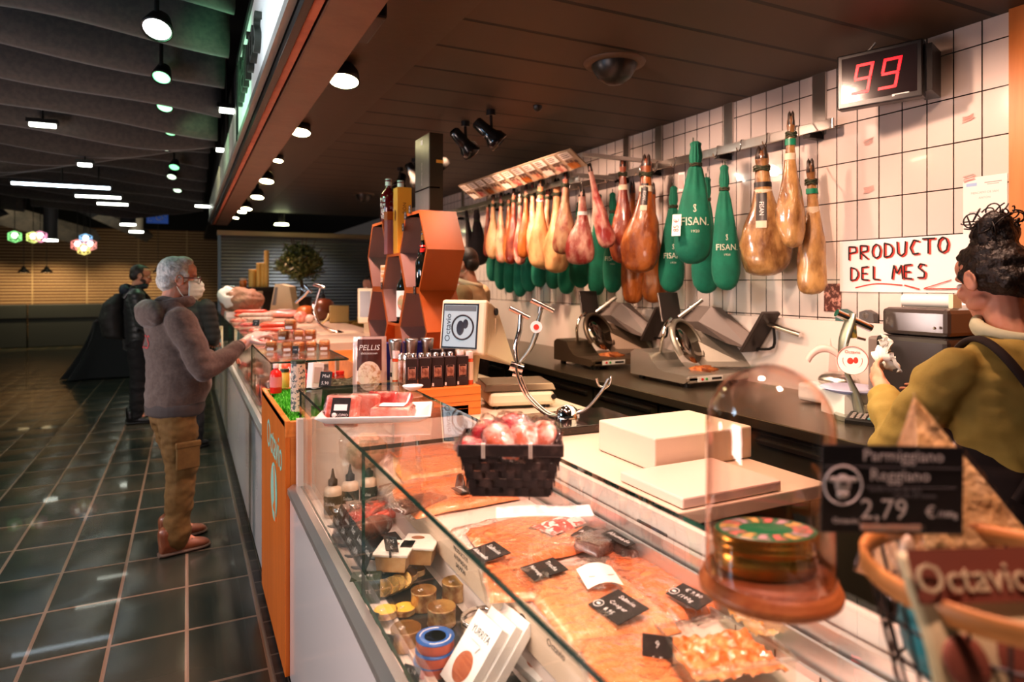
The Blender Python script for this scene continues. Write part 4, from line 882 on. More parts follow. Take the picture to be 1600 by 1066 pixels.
for k, (px, py) in enumerate(((599, 592), (627, 592), (656, 592))):
    lb = 'tall steel-topped pepper mill behind the spice bottles, ' + ('left', 'middle', 'right')[k]+' of three'; p = Vector((.838+.076*k, 2.885, PZ))
    if gr is None:
        gr = thing('pepper_mill', lb, 'pepper mill', p, 0, 'steel-topped mills'); MB().lathe([(.023, 0), (.024, .004), (.022, .11)], 22).build('glass_body', mat('mill_body', (.72, .52, .44), .15, coat=.8), gr)
        MB().lathe([(.020, .11), (.022, .118), (.029, .180), (.030, .185), (.030, .196), (.027, .198)], 26).build('steel_top', m_steel, gr); MB().lathe([(.0235, .02), (.0235, .05)], 22, caps=False).build('label', m_bbox, gr)
    else: dup(gr, lb, p)
m_tub = mat('red_sauce', (.72, .10, .03), .2, coat=.8)
for k, (x, y_) in enumerate(((1.128, 2.715), (1.10, 2.755), (.835, 2.86))):
    t = thing('sauce_bottle', 'slim red sauce bottle with pale label, ' + ('at the right end of the black boxes', 'behind the one at the end of the boxes', 'left of the steel-topped mills')[k], 'bottle', (x, y_, PZ)); MB().lathe([(.016, 0), (.017, .003), (.017, .11), (.012, .122)], 18).build('bottle_body', m_tub, t); MB().lathe([(.0174, .02), (.0174, .10)], 18, caps=False).build('label', mat('label_cream', (.82, .62, .45), .5), t); MB().lathe([(.0165, .115), (.0165, .146), (.014, .148)], 18).build('cap', mat('cap_clear', (.80, .62, .55), .2, coat=.6), t)
for k in range(2):
    t = thing('blue_carton', 'dark blue carton behind the steel-topped mills, ' + ('left', 'right')[k]+' one', 'carton', (.86+.105*k, 3.02, PZ), -.15); MB().box((0, 0, .085), (.09, .08, .17)).build('carton_body', m_blue, t, bevel=.002)
pb = thing('snack_bag', 'upright foil snack bag printed brown with a picture of food beside the mills', 'bag', (.735, 2.93, 1.037), -.35)
def bagf(side):
    def fn(u, v):
        x = (u-.5)*.155*(1-.06*v); z = v*.30; th = .030*(1-abs(v-.4)**1.5*1.5)*(max(0, 1-(abs(u-.5)*2)**2.5))**.6
        return (x, side*max(th, .001)+.004*nz((u, v, side), 9), z)
    return fn
b = MB(); b.grid(bagf(-1), 20, 24); b.build('front_foil', mat('bag_foil', (.80, .60, .52), .3, .3), pb); MB().grid(bagf(1), 16, 18).build('back_foil', m_silver, pb)
f1 = bagf(-1); ofs = lambda q, d=.0018: (q[0], q[1]-d, q[2])
MB().grid(lambda u, v: ofs(f1(.14+.72*u, .50+.46*v)), 12, 12).build('brown_print', mat('bag_brown', (.10, .028, .02), .45), pb)
b = MB(); b.grid(lambda u, v: ofs(f1(.5+.34*(v)*math.cos(2*PI*u), .44+.20*v*math.sin(2*PI*u)), .0032), 24, 5); b.build('picture', mat('bag_picture', (.84, .66, .52), .5, var=((.55, .28, .14), 45, .5, .65)), pb)
b = MB(); b.grid(lambda u, v: ofs(f1(.15+.7*u, .06+.28*v), .0025), 12, 8); b.build('food_picture', mat('bag_food', (.78, .48, .26), .4, var=((.58, .26, .12), 30, .45, .6)), pb)
text('PELLIS', .034, m_text, pb, frame((0, -.036, .252), (1, 0, 0), (0, 0, 1)), .0006, shear=.2); text('delicatessen', .015, m_text, pb, frame((0, -.036, .228), (1, 0, 0), (0, 0, 1)), .0006, shear=.2)
# hexagonal shelves
HW = .41; HR = HW/math.sqrt(3)
hx = []
def hexbox(y, zc, lab):
    t = thing('hexagonal_shelf', lab, 'shelf', (1.06, y, zc), group='orange hexagonal shelves'); b = MB(); D = .20; th = .014
    vo = [(HR*math.cos(PI/3*i), HW/2*math.sin(PI/3*i)/math.sin(PI/3)) for i in range(6)]; vi = [(p[0]*(1-th/HW*2.2), p[1]*(1-th/HW*2.2)) for p in vo]
    for i in range(6):
        j = (i+1) % 6; q = [vo[i], vo[j], vi[j], vi[i]]; vs = [(0, a, c) for a, c in q]+[(D, a, c) for a, c in q]
        b.add(vs, [(0, 1, 2, 3), (7, 6, 5, 4), (0, 4, 5, 1), (2, 6, 7, 3)])
        b.m = 1; b.add([vs[2], vs[3], vs[7], vs[6]], [(0, 1, 2, 3)]); b.m = 0
    b.build('shell', [m_hexw, mat('hex_inner', (.62, .40, .34), .5)], t); MB().prism([(p[0]*.98, p[1]*.98) for p in vo], .188, .199, frame((0, 0, 0), (0, 1, 0), (0, 0, 1))).build('back_board', mat('hex_back', (.60, .38, .32), .55), t)
    for i in range(3):
        pass
    return t
y1 = 3.33; dy = HR*1.5
hexbox(y1, PZ+HW/2+.0005, 'orange hexagonal shelf lowest at the near end behind the black boxes'); hexbox(y1, PZ+HW*1.5+.001, 'upper near orange hexagonal shelf carrying the tall silver gift box')
hexbox(y1+dy+.001, PZ+HW+.001, 'middle orange hexagonal shelf holding the bottle with a round picture label'); hexbox(y1+2*dy+.002, PZ+HW/2+.0005, 'far lower orange hexagonal shelf beside the pale till screen'); hexbox(y1+2*dy+.002, PZ+HW*1.5+.001, 'far upper orange hexagonal shelf carrying the red bottles')
hs = thing('hexagon_support', 'dark support block under the middle hexagonal shelf', 'support', (0, 0, 0)); MB().bb(1.10, 1.24, y1+dy-.11, y1+dy+.11, PZ, PZ+HW/2).build('block', m_hexw, hs)
m_wine = mat('wine_glass_dark', (.010, .012, .008), .08, coat=1); m_winer = mat('wine_red_glass', (.14, .006, .008), .1, coat=1)
def bottle(p, lab, m, h=.30, r=.037, cap=None, label=None, name='wine_bottle', pic=False):
    t = thing(name, lab, 'bottle', p); MB().lathe([(r*.9, 0), (r, .004), (r, h*.58), (r*.86, h*.66), (r*.42, h*.76), (r*.36, h*.80), (r*.36, h*.93), (r*.42, h*.94), (r*.42, h*.965)], 24).build('bottle_body', m, t)
    MB().lathe([(r*.40, h*.84), (r*.40, h), (r*.3, h*1.003)], 18).build('cap', cap or m_black, t)
    if label: MB().lathe([(r*1.015, h*.10), (r*1.015, h*.54)], 24, caps=False).build('label', label, t)
    if pic:
        b = MB(); b.M = Matrix.Rotation(-.55, 4, 'Z'); b.sph((0, -r*1.02, h*.34), (r*.62, .004, h*.13), 16, 10); b.build('label_picture', mat('label_landscape', (.35, .32, .16), .5, var=((.70, .30, .18), 40, .45, .6)), t)
    return t
zb = PZ+HW+.015
bottle((1.13, y1+.03, zb), 'tall dark wine bottle with orange cap in the upper near hexagonal shelf', m_wine, .30, .030, mat('cap_orange', (.75, .36, .10), .4), mat('label_pinkish', (.72, .50, .42), .5))
bottle((1.10, y1-.05, zb), 'dark bottle with bright red cap in front in the upper near hexagonal shelf', m_wine, .22, .038, m_red, None, 'oil_bottle')
bottle((1.17, y1-.08, zb), 'slim dark bottle deep in the upper near hexagonal shelf', m_wine, .27, .028)
bottle((1.12, y1+dy-.01, PZ+HW/2+.016), 'dark wine bottle with white label and round colourful picture in the middle shelf', m_wine, .34, .043, m_white, m_paper, pic=True)
for k in range(3):
    t = thing('small_carton', 'small cream carton with dark lines in the far upper shelf, '+('bottom', 'middle', 'top')[k]+' of its stack', 'carton', (1.14, y1+2*dy-.02, PZ+HW+.016+.045*k)); MB().box((0, 0, .0215), (.09, .15, .043)).build('carton_body', mat('cream_card', (.82, .66, .46), .5), t, bevel=.002); MB().bb(-.0455, -.045, -.06, .06, .012, .03).build('print', mat('ochre_print', (.72, .36, .12), .5), t)
m_bkb = mat('black_printed', (.02, .015, .02), .35)
for k in range(2):
    t = bottle((1.12+.05*k, y1+2*dy-.04-.09*k, PZ+2*HW+.0025), ('large red-black bottle with white lettering', 'plain dark red bottle')[k]+' standing on the far upper shelf', m_winer, .27-.02*k, .050, m_white, None, 'liqueur_bottle')
    if k == 0:
        for j in range(4): text('VERMUT'[j:j+2], .04, m_text, t, Matrix.Rotation(-1.0, 4, 'Z') @ frame((0, -.051, .03+.035*j), (1, 0, 0), (0, 0, 1)), .0004, sx=.7)
yb = thing('yellow_carton', 'tall yellow carton with a dark oval seal behind the upper hexagonal shelves', 'carton', (1.12, y1+dy+.02, PZ+HW*1.5+.003)); MB().box((0, 0, .19), (.085, .085, .38)).build('carton_body', mat('yellow_card', (.80, .40, .05), .45), yb, bevel=.002)
MB().sph((-.0435, -.0, .22), (.001, .016, .033), 14, 10).build('seal', mat('brown_seal', (.25, .07, .02), .5), yb); text('RON', .03, mat('brown_ink', (.3, .1, .03), .5), yb, frame((0, -.0432, .26), (0, 0, 1), (-1, 0, 0)), .0003)
pb2 = thing('gift_carton', 'mauve and orange gift carton beside the yellow carton on the middle shelf', 'carton', (1.09, y1+dy+.125, PZ+HW*1.5+.003)); MB().box((0, 0, .10), (.08, .07, .20)).build('carton_body', mat('mauve_card', (.30, .12, .13), .45), pb2, bevel=.002); MB().box((0, 0, .225), (.081, .071, .05)).build('carton_top', m_hexw, pb2)
tb2 = thing('gift_box', 'tall dark gift box with silver stripe standing on the upper near shelf', 'box', (1.15, y1-.0, PZ+HW*2+.0025), 0)
m_tall = mat('pewter_card', (.17, .155, .135), .3, .6, bump=(.05, 30)); MB().box((0, 0, .20), (.075, .23, .40)).build('box_body', [m_tall], tb2, bevel=.003)
MB().box((.002, -.1155, .20), (.071, .002, .396)).build('dark_side', mat('dark_olive_card', (.045, .035, .02), .35), tb2); MB().bb(-.0387, .02, -.1165, .1155, .115, .122).build('silver_stripe', m_chrome, tb2); MB().bb(-.0, .038, -.1172, -.1155, .245, .262).build('orange_stripe', mat('stripe_orange', (.75, .35, .06), .4), tb2)
b = MB(); b.bb(-.0385, -.0375, -.012, .02, .355, .38); b.build('seal', m_text, tb2); text('Gran Reserva', .022, mat('silver_ink', (.42, .38, .33), .4), tb2, frame((-.0385, 0, .20), (0, 0, -1), (0, -1, 0)), .0003)
for k, (yy, zz) in enumerate(((y1+.14, PZ+HW*2-.07), (y1+.10, PZ+HW*2-.01), (y1+.02, PZ+HW*2+.015), (y1-.06, PZ+HW+.0), (y1+2*dy-.13, PZ+HW+.02))):
    price_tag(frame((1.052, yy, zz-.02), (0, -1, 0), (0, 0, 1)), .036, .042, ['12', '€'], 'small price tag clipped to the hexagonal shelves, '+('lowest on the slanted edge', 'middle on the slanted edge', 'top edge under the tall gift box', 'under the red-capped bottle', 'on the far upper shelf')[k], 'small tags on the hexagonal shelves', stand=False)
# till with touch screen and scale
tl = thing('till_screen', 'cream till with angled touch screen showing a round logo beside the hexagonal shelves', 'till', M=frame(gt(722, 511, 3.0), (.62, -.78, 0), (.10, .08, .99)))
MB().box((0, 0, -.02), (.235, .25, .035)).build('screen_case', m_beige, tl, bevel=.012); MB().box((-.012, .004, -.0015), (.185, .205, .003)).build('bezel', m_black, tl)
MB().box((-.012, .004, .0006), (.170, .19, .002)).build('display', mat('screen_glow', (.25, .28, .28), .25, emis=((.34, .42, .45), .55)), tl)
b = MB(); b.tube(arc((.004, -.002, .0022), .055, 0, 2*PI, 36, (1, 0, 0), (0, 1, 0))[:-1], .0042, 6, closed=True); b.sph((-.008, -.005, .0022), (.020, .034, .001), 14, 8); b.sph((.018, .014, .0022), (.014, .022, .001), 12, 8); b.build('screen_logo', m_bkb, tl)
text('Octavio', .040, m_bkb, tl, frame((-.072, -.005, .0022), (0, 1, 0), (-1, 0, 0)), .0003)
b = MB(); b.bb(-.095, .07, .072, .097, .0018, .0024); b.build('menu_bar', mat('menu_grey', (.12, .15, .16), .4), tl)
b = MB(); b.prism([(.10, -.035), (.10, -.30), (-.05, -.22), (-.06, -.035)], -.12, .12, frame((0, 0, 0), (0, 0, 1), (1, 0, 0)) @ Matrix.Identity(4)) if False else None
b = MB(); b.add([(.117, -.12, -.03), (.117, .12, -.03), (-.10, .11, -.03), (-.10, -.11, -.03), (.16, -.17, -.27), (.11, .10, -.13), (-.05, .08, -.12), (-.02, -.13, -.26)], [(0, 1, 2, 3), (7, 6, 5, 4), (0, 4, 5, 1), (1, 5, 6, 2), (2, 6, 7, 3), (3, 7, 4, 0)]); b.build('rear_housing', m_beige, tl, bevel=.008)
MB().cyl((.116, .08, -.10), (.122, .08, -.10), .017, n=16).build('speaker_hole', m_black, tl); MB().bb(.10, .121, -.10, .05, -.125, -.10).build('cable_cover', m_cream, tl)
b = MB(); b.M = tl.matrix_world.inverted() if False else frame((0, 0, 0), (1, 0, 0), (0, 1, 0)); b.cyl((.02, -.08, -.10), (.02, -.243, -.085), .028, n=14); b.build('stand_post', m_beige, tl)
sc_ = thing('scale', 'cream shop scale with dark glass weighing plate beside the chrome ham holder', 'scale', gz(812, 632, 1.001)+Vector((.0, .03, 0)), -.25)
MB().box((0, 0, .045), (.32, .28, .065), tx=.94, ty=.9).build('scale_body', m_cream, sc_, bevel=.018); b = MB()
for x in (-.12, .12):
    for y_ in (-.1, .1): b.cyl((x, y_, 0), (x, y_, .015), .015, n=10)
b.build('feet', m_black, sc_); MB().box((-.01, .01, .094), (.34, .27, .03), tx=.93, ty=.9).build('weighing_plate', mat('plate_brown_steel', (.30, .22, .15), .25, .8), sc_, bevel=.004); MB().cyl((.145, -.131, .05), (.145, -.139, .05), .012, n=14).build('level_bubble', m_black, sc_)
# chrome ham holder on black marble
slab = thing('marble_base', 'black marble slab under the chrome ham holder', 'slab', (1.42, 2.28, 1.0012), -.05); MB().box((0, 0, .016), (.42, .30, .03)).build('slab', m_blackwood, slab, bevel=.004)
T0 = 2.66
def G(px, py, dt=0): return gt(px, py, T0+dt)
HB = Vector((1.385, 2.30, 1.033))
jm = thing('ham_holder', 'curved chrome ham holder with dome foot on the black marble slab', 'ham holder', (0, 0, 0))
MB().lathe([(.052, 0), (.050, .012), (.042, .030), (.024, .044), (.0001, .050)], 26, c=HB).build('dome_foot', m_chrome, jm)
for k in (-1, 1):
    o_ = Vector((.011*k, .011*k, 0))
    MB().tube(smooth_path([HB+Vector((0, 0, .01)), G(858, 648), G(826, 620), G(812, 590), G(808, 570)], 6) if True else 0, .007, 8).build('curved_rod', m_chrome, jm, M=Matrix.Translation(o_))
    MB().tube(smooth_path([HB+Vector((0, 0, .012)), G(915, 640), G(940, 612), G(951, 592)], 6), .006, 8).build('short_arm', m_steel, jm, M=Matrix.Translation(o_))
b = MB(); b.tube(smooth_path([G(932, 591), G(936, 603), G(946, 606)], 5), .005, 8); b.tube(smooth_path([G(955, 588), G(953, 600), G(944, 608)], 5), .005, 8); b.build('hook_prongs', m_chrome, jm)
b = MB(); b.cyl(G(797, 571), G(817, 577), .020, n=16); b.cyl(G(801, 583), G(815, 586), .012, n=12); b.build('clamp', m_chrome, jm)
MB().tube(smooth_path([G(808, 566), G(806, 540), G(812, 515), G(814, 492)], 6), [.011]*19, 8).build('upright_arm', m_chrome, jm)
m_verd = mat('grey_green_metal', (.40, .42, .36), .3, .8)
MB().tube(smooth_path([G(812, 566), G(828, 545), G(838, 520), G(840, 505), G(846, 485)], 6), [.012+.010*math.sin(PI*i/24) for i in range(25)], 10, flat=.5).build('badge_arm', m_verd, jm)
b = MB(); q = G(838, 511, -.03); b.cyl(q, q+Vector((-.012, -.02, .001)).normalized()*.006, .024, n=20); b.build('badge', m_text, jm); q2 = q+Vector((-.51, -.86, 0))*.0075; MB().cyl(q2, q2+Vector((-.0005, -.001, 0)), .011, n=14).build('badge_mark', m_redink, jm)
MB().cyl(G(796, 481), G(827, 497), .010, n=12).build('handle', m_steel, jm); MB().cyl(G(830, 469), G(865, 486), .011, n=12).build('handle', m_steel, jm); MB().cyl(G(846, 477), G(843, 490), .010, n=12).build('screw', m_steel, jm)
# white boxes on the worktop
wb = thing('white_block', 'large white cutting block on the service worktop behind the glass dome', 'cutting block', (0, 0, 0)); p0 = gz(935, 704, 1.0); 
MB().bb(p0.x, p0.x+.40, 1.60, p0.y, 1.0012, 1.106).build('block', mat('white_polyethylene', (.72, .60, .47), .45), wb, bevel=.006)
wb2 = thing('white_board', 'lower white board lying on the worktop in front of the cutting block', 'board', (0, 0, 0)); MB().bb(1.13, 1.48, 1.31, 1.58, 1.0012, 1.03).build('board', mat('white_polyethylene_warm', (.74, .56, .46), .4), wb2, bevel=.005)
cl_ = thing('meter_box', 'small black display with a tiny blue light at the rear edge of the counter', 'display', (1.062, 1.345, .945), 0); MB().box((0, 0, 0), (.012, .12, .030)).build('case_body', m_black, cl_, bevel=.003); MB().sph((-.007, .01, -.003), .003, 8, 6).build('blue_light', mat('blue_glow', (0, 0, 1), .5, emis=((.15, .15, 1), 20)), cl_)
# ------------------------------------------------------------------ hanging hams
def ham_fn(L, W, seed, bend, tw=0):
    def fn(p, i, a):
        k = -p.z/L
        p = Vector((p.x, p.y, p.z))
        f = max(0, min(1, (k-.35)/.3))
        s = 1+.34*f*nz((math.cos(a)*.5, math.sin(a)*.5, k*1.6), 2.1, seed)+.07*f*nz((math.cos(a), math.sin(a), k*4), 3.0, seed+3)+.03*nz((math.cos(a), math.sin(a), k*9), 3, seed+7)
        p.x *= s; p.y *= s
        p.x += bend*W*(math.sin(k*PI*.9)*.35-.3*f*k)+.12*W*f*math.cos(seed)
        return p
    return fn
HPROF = [(.18, 0), (.27, .03), (.29, .07), (.255, .11), (.29, .16), (.32, .24), (.37, .32), (.47, .40), (.61, .48), (.77, .56), (.89, .64), (.97, .72), (1.0, .79), (.985, .86), (.91, .92), (.74, .965), (.44, .99), (.0001, 1.0)]
m_band = mat('paper_band', (.72, .58, .42), .5); m_blab2 = mat('black_label', (.02, .017, .015), .4)
def ham(px, pyt, pyb, wpx, X, kind, label, group, bend=0., flat=.62, lean=0., rope=True, band=None, tagk=None, seed=None, face=-.7, wrap=False):
    T = gx(px, pyt, X); t_ = X/ray(px, pyt).x; L = (pyb-pyt)*t_/F; W = wpx*t_/F/2
    seed = seed if seed is not None else px*.37
    M = Matrix.Translation(T) @ Matrix.Rotation(lean, 4, Vector((S_, C_, 0))) @ Matrix.Rotation(face, 4, 'Z')
    t = thing('cured_ham', label, 'ham', M=M, group=group); fn = ham_fn(L, W, seed, bend)
    prof = [(r*W if r > .001 else r, -z*L) for r, z in HPROF]
    k = 18; dense = []
    for i in range(len(prof)-1):
        for j in range(2): f = j/2; dense.append((prof[i][0]*(1-f)+prof[i+1][0]*f, prof[i][1]*(1-f)+prof[i+1][1]*f))
    dense.append(prof[-1]); body = MB().lathe(dense[::-1], 26, sy=flat, fn=fn); o = body.build('meat', HAM[kind], t)
    b = MB()
    for s in (-1, 1): b.lathe([(.0001, .045*L), (.06*W+.004, .02*L), (.13*W, -.02*L), (.17*W, -.06*L), (.09*W, -.08*L)], 10, c=(s*.11*W, -.02*W, 0), caps=False)
    b.build('hoof', m_hoof, t)
    if rope:
        b = MB()
        for j in range(3): b.tube([q+Vector((0, 0, .004*math.sin(5*i+j))) for i, q in enumerate(arc((0, 0, -.125*L-.010*j), .30*W+.004, 0, 2*PI, 14, (1, 0, 0), (0, flat*1.15, 0))[:-1])], .0045, 6, closed=True)
        b.tube(smooth_path([(0, .34*W*flat, -.128*L), (.01, .05+.2*W, -.06*L), (0, .09+.2*W, .04*L)], 5), .004, 6); b.build('rope', m_rope, t)
    if band:
        for z, m, h in band: MB().lathe([(.325*W*(1 if z < .3 else 1+(z-.3)*3.2)+.004, -z*L), (.335*W*(1 if z < .3 else 1+(z-.3)*3.6)+.004, -(z+h)*L)], 22, sy=flat*1.05, caps=False, fn=fn).build('paper_band', m, t)
    if tagk:
        bv = BVHTree.FromPolygons(body.v, body.f); z0, h, w, s = tagk
        Mx = frame((0, -.3, -(z0+h/2)*L), (1, 0, 0), (0, 0, 1)); b = MB()
        def lf(u, v):
            p = Vector(((u-.5)*w, -.3, -(z0+h*v)*L)); q = bv.ray_cast(p, Vector((0, 1, 0)))[0]; return (p.x, (q.y if q is not None else -.02)-.004, p.z)
        b.grid(lf, 6, 16); b.build('label', m_blab2, t)
        b = MB(); b.grid(lambda u, v: (lambda q: (q[0], q[1]-.0006, q[2]))(lf(u, .80+.2*v)), 6, 4); b.build('label_tip', m_band, t)
        c = lf(.5, .45); text(s, w*.62, m_text, t, frame((c[0], -.3, c[2]), (0, 0, -1), (1, 0, 0)), .0, sx=.85, res=1, wrap=bv, woff=.0065)
    return t
BP = [(.14, 0), (.29, -.018), (.25, -.05), (.31, -.10), (.33, -.14), (.26, -.185), (.27, -.20), (.36, -.225), (.44, -.28), (.55, -.36), (.70, -.47), (.84, -.58), (.94, -.68), (1.0, -.78), (.98, -.86), (.86, -.925), (.62, -.97), (.3, -.995), (.0001, -1.0)]
def green_bag(px, pyt, pyb, wpx, X, label, letters=True, face=-.62, lean=0., m=None, flat=.62, seed=None, name='green_bag', ropem=True):
    T = gx(px, pyt, X); t_ = X/ray(px, pyt).x; L = (pyb-pyt)*t_/F; W = wpx*t_/F/2; seed = seed if seed is not None else px*.31
    M = Matrix.Translation(T) @ Matrix.Rotation(lean, 4, Vector((S_, C_, 0))) @ Matrix.Rotation(face, 4, 'Z')
    t = thing(name, label, 'ham bag', M=M, group='cloth-bagged hams on the wall rail')
    def fn(p, i, a):
        k = -p.z/L; r_ = 1+.13*math.exp(-(k-.08)**2/.015)*math.sin(11*a+seed)+.09*math.exp(-(k-.32)**2/.03)*math.sin(7*a)+.12*nz((math.cos(a)*.6, math.sin(a)*.6, k*1.8), 2.0, seed)*min(1, k*2)
        return Vector((p.x*r_+.10*W*math.sin(k*3+seed), p.y*r_, p.z))
    pr = [(max(r*W, .0001), z*L) for r, z in BP]; dense = []
    for i in range(len(pr)-1):
        for j in range(2): f = j/2; dense.append((pr[i][0]*(1-f)+pr[i+1][0]*f, pr[i][1]*(1-f)+pr[i+1][1]*f))
    dense.append(pr[-1]); body = MB().lathe(dense[::-1], 40, sy=flat, fn=fn); body.build('cloth', m or m_green, t)
    if ropem:
        b = MB()
        for j in range(2): b.tube([q+Vector((0, 0, .003*math.sin(4*i+j))) for i, q in enumerate(arc((.10*W*math.sin(.19*3+seed), 0, -.185*L-.010*j), .275*W+.004, 0, 2*PI, 14, (1, 0, 0), (0, flat*1.2, 0))[:-1])], .005, 6, closed=True)
        b.tube([(.10*W*math.sin(.57+seed), .33*W*flat, -.19*L), (0, .30*W, -.08*L), (0, .03, .04*L)], .0035, 6); b.build('rope', m_rope, t)
    if letters:
        bv = BVHTree.FromPolygons(body.v, body.f); mt = mat('bag_print', (.72, .74, .58), .6)
        zc = -.66*L
        text('FISAN.', W*.62, mt, t, frame((0, -.05, zc), (1, 0, 0), (0, 0, 1)), .0, wrap=bv, sx=.85, res=3)
        text('1920', W*.20, mt, t, frame((0, -.05, zc-W*.52), (1, 0, 0), (0, 0, 1)), .0, wrap=bv, sx=1.2)
        text('S', W*.60, mt, t, frame((0, -.05, zc+W*.70), (1, 0, 0), (0, 0, 1)), .0, wrap=bv, sx=.7); text('J', W*.30, mt, t, frame((W*.03, -.05, zc+W*.80), (1, 0, 0), (0, 0, 1)), .0, wrap=bv)
    return t
# rail with brackets
rl = thing('ham_rail', 'steel wall rail on flat brackets carrying the hanging hams', 'rail', (0, 0, 0))
RZ = 2.375
MB().bb(2.885, 2.900, 2.24, 9.0, RZ-.025, RZ+.025).build('rail_bar', m_steel, rl, bevel=.002)
b = None
for k, yy in enumerate((2.40, 3.05, 3.72, 4.1, 5.2, 6.3, 7.4)):
    MB().bb(2.985, 2.999, yy-.035, yy+.035, RZ-.02, 2.68).build('bracket', m_steel, rl); MB().bb(2.895, 2.999, yy-.02, yy+.02, RZ-.045, RZ-.005).build('bracket_arm', m_dark, rl)
for yy in [2.45+.19*i for i in range(24)]: MB().tube(smooth_path([(2.889, yy, RZ+.028), (2.872, yy, RZ+.022), (2.868, yy, RZ-.02), (2.85, yy, RZ-.045), (2.835, yy, RZ-.02)], 4), .004, 6).build('hook', m_chrome, rl)
r2 = thing('ham_rail', 'second rail further from the wall carrying the front row of hams beyond the red ones', 'rail', (0, 0, 0)); MB().bb(2.50, 2.512, 4.0, 7.6, 2.30, 2.34).build('rail_bar', m_steel, r2)
for yy in (4.1, 5.6, 7.2): MB().bb(2.50, 2.999, yy-.012, yy+.012, 2.345, 2.375).build('bracket_arm', m_steel, r2)
GN, GF, GB = 'large hams at the near end of the rail', 'front row of cured hams', 'small hams hanging low'
PB = m_band; BB2 = m_blab2; GL = mat('green_label', (.01, .22, .12), .4)
ham(1190, 236, 432, 72, 2.80, 'wrapped', 'broad plastic-wrapped ham with black vertical label nearest the long narrow hams', GN, bend=.2, band=[(.25, BB2, .04), (.31, PB, .05)], tagk=(.34, .28, .055, 'FISAN'), face=-.85)
ham(1236, 182, 388, 42, 2.72, 'wrapped', 'narrow wrapped ham hanging highest with a green band near its hoof', GN, bend=-.2, band=[(.17, GL, .05), (.28, PB, .05)], face=-.8)
ham(1266, 256, 461, 46, 2.84, 'wrapped', 'wrapped ham hanging last on the rail near the red number display', GN, bend=.3, band=[(.19, GL, .04), (.33, PB, .06)], face=-.8, lean=-.03)
ham(973, 250, 412, 38, 2.70, 'red', 'deep red cured ham with rope left of the one with the black label', GN, band=[(.24, PB, .05)], bend=.1, face=-.8)
ham(1010, 248, 427, 58, 2.66, 'amber', 'large reddish-brown ham with long black label beside the green bags', GN, band=[(.24, PB, .05)], tagk=(.22, .24, .045, 'FISAN'), bend=.1, face=-.8, lean=.04)
ham(988, 290, 475, 36, 2.86, 'amber', 'small orange-brown ham hanging low behind the deep red one', GB, rope=False, face=-.8)
ham(1019, 292, 474, 38, 2.86, 'amber', 'small orange-brown ham hanging low behind the one with the black label', GB, rope=False, face=-.8)
green_bag(1084, 221, 413, 58, 2.62, 'large green cloth bag with white lettering, biggest and foremost on the rail', seed=1.2)
green_bag(1051, 291, 457, 40, 2.82, 'green cloth bag tucked left behind the biggest lettered bag', seed=2.2)
green_bag(1104, 277, 459, 42, 2.86, 'plain green cloth bag directly behind the biggest lettered bag', letters=False, seed=3.0)
green_bag(1134, 258, 454, 44, 2.74, 'green cloth bag hanging alone left of the broad wrapped ham', seed=4.4)
for k, (px, a, c, w_, X) in enumerate(((957, 301, 458, 32, 2.82), (934, 303, 462, 30, 2.86), (907, 315, 450, 34, 2.86), (884, 325, 460, 28, 2.86), (865, 330, 452, 26, 2.86), (844, 330, 449, 26, 2.86), (826, 335, 456, 24, 2.86), (812, 338, 464, 22, 2.86), (797, 338, 458, 20, 2.86), (783, 338, 453, 20, 2.86), (769, 340, 440, 20, 2.86))):
    green_bag(px, a, c, w_, X, 'green cloth bag hanging behind the front row of hams, %s from the red hams' % ORD[k], letters=(k == 0), seed=k*1.7)
m_bkc = mat('dark_brown_cloth', (.035, .022, .020), .8, var=((.055, .035, .03), 9, .4, .7))
for k, (px, a, c, w_, l) in enumerate(((746, 328, 415, 30, 0.), (728, 325, 415, 15, -.1))): green_bag(px, a, c, w_, 2.55, 'dark brown cloth bag, '+('wide one at the far end of the hams', 'narrow one furthest along the ham rail')[k], letters=False, m=m_bkc, name='brown_bag', lean=l, flat=.8)
FR = ((921, 260, 391, 28, 'pink', .10, 2.42), (909, 300, 414, 42, 'pink', 0, 2.50), (884, 272, 398, 34, 'pale', .05, 2.46), (870, 284, 427, 40, 'yellow', 0, 2.54), (857, 291, 422, 28, 'pale', .04, 2.58), (845, 283, 420, 34, 'yellow', 0, 2.46), (832, 288, 402, 22, 'pale', 0, 2.54), (822, 291, 404, 20, 'amber', .03, 2.5), (812, 303, 414, 20, 'pink', 0, 2.5), (803, 298, 413, 22, 'red', .03, 2.48), (795, 305, 412, 20, 'amber', 0, 2.52), (783, 305, 411, 20, 'pale', 0, 2.5), (771, 307, 405, 22, 'yellow', 0, 2.5), (762, 308, 402, 16, 'red', 0, 2.52))
for k, (px, a, c, w_, kd, ln, X) in enumerate(FR):
    ham(px, a, c, w_, X, kd, '%s cured ham in the front row, %s counting from the red hams' % ({'pink': 'pink cut', 'pale': 'pale streaked', 'yellow': 'yellow fatty', 'amber': 'amber brown', 'red': 'red'}[kd], ORD[k]), GF, lean=-ln*2.2 if k == 0 else ln, rope=k > 1, bend=.25*math.sin(k), band=[(.27, m_white, .05)] if k in (1,) else ([(.2, m_pink, .04)] if k == 5 else None), face=-.75)
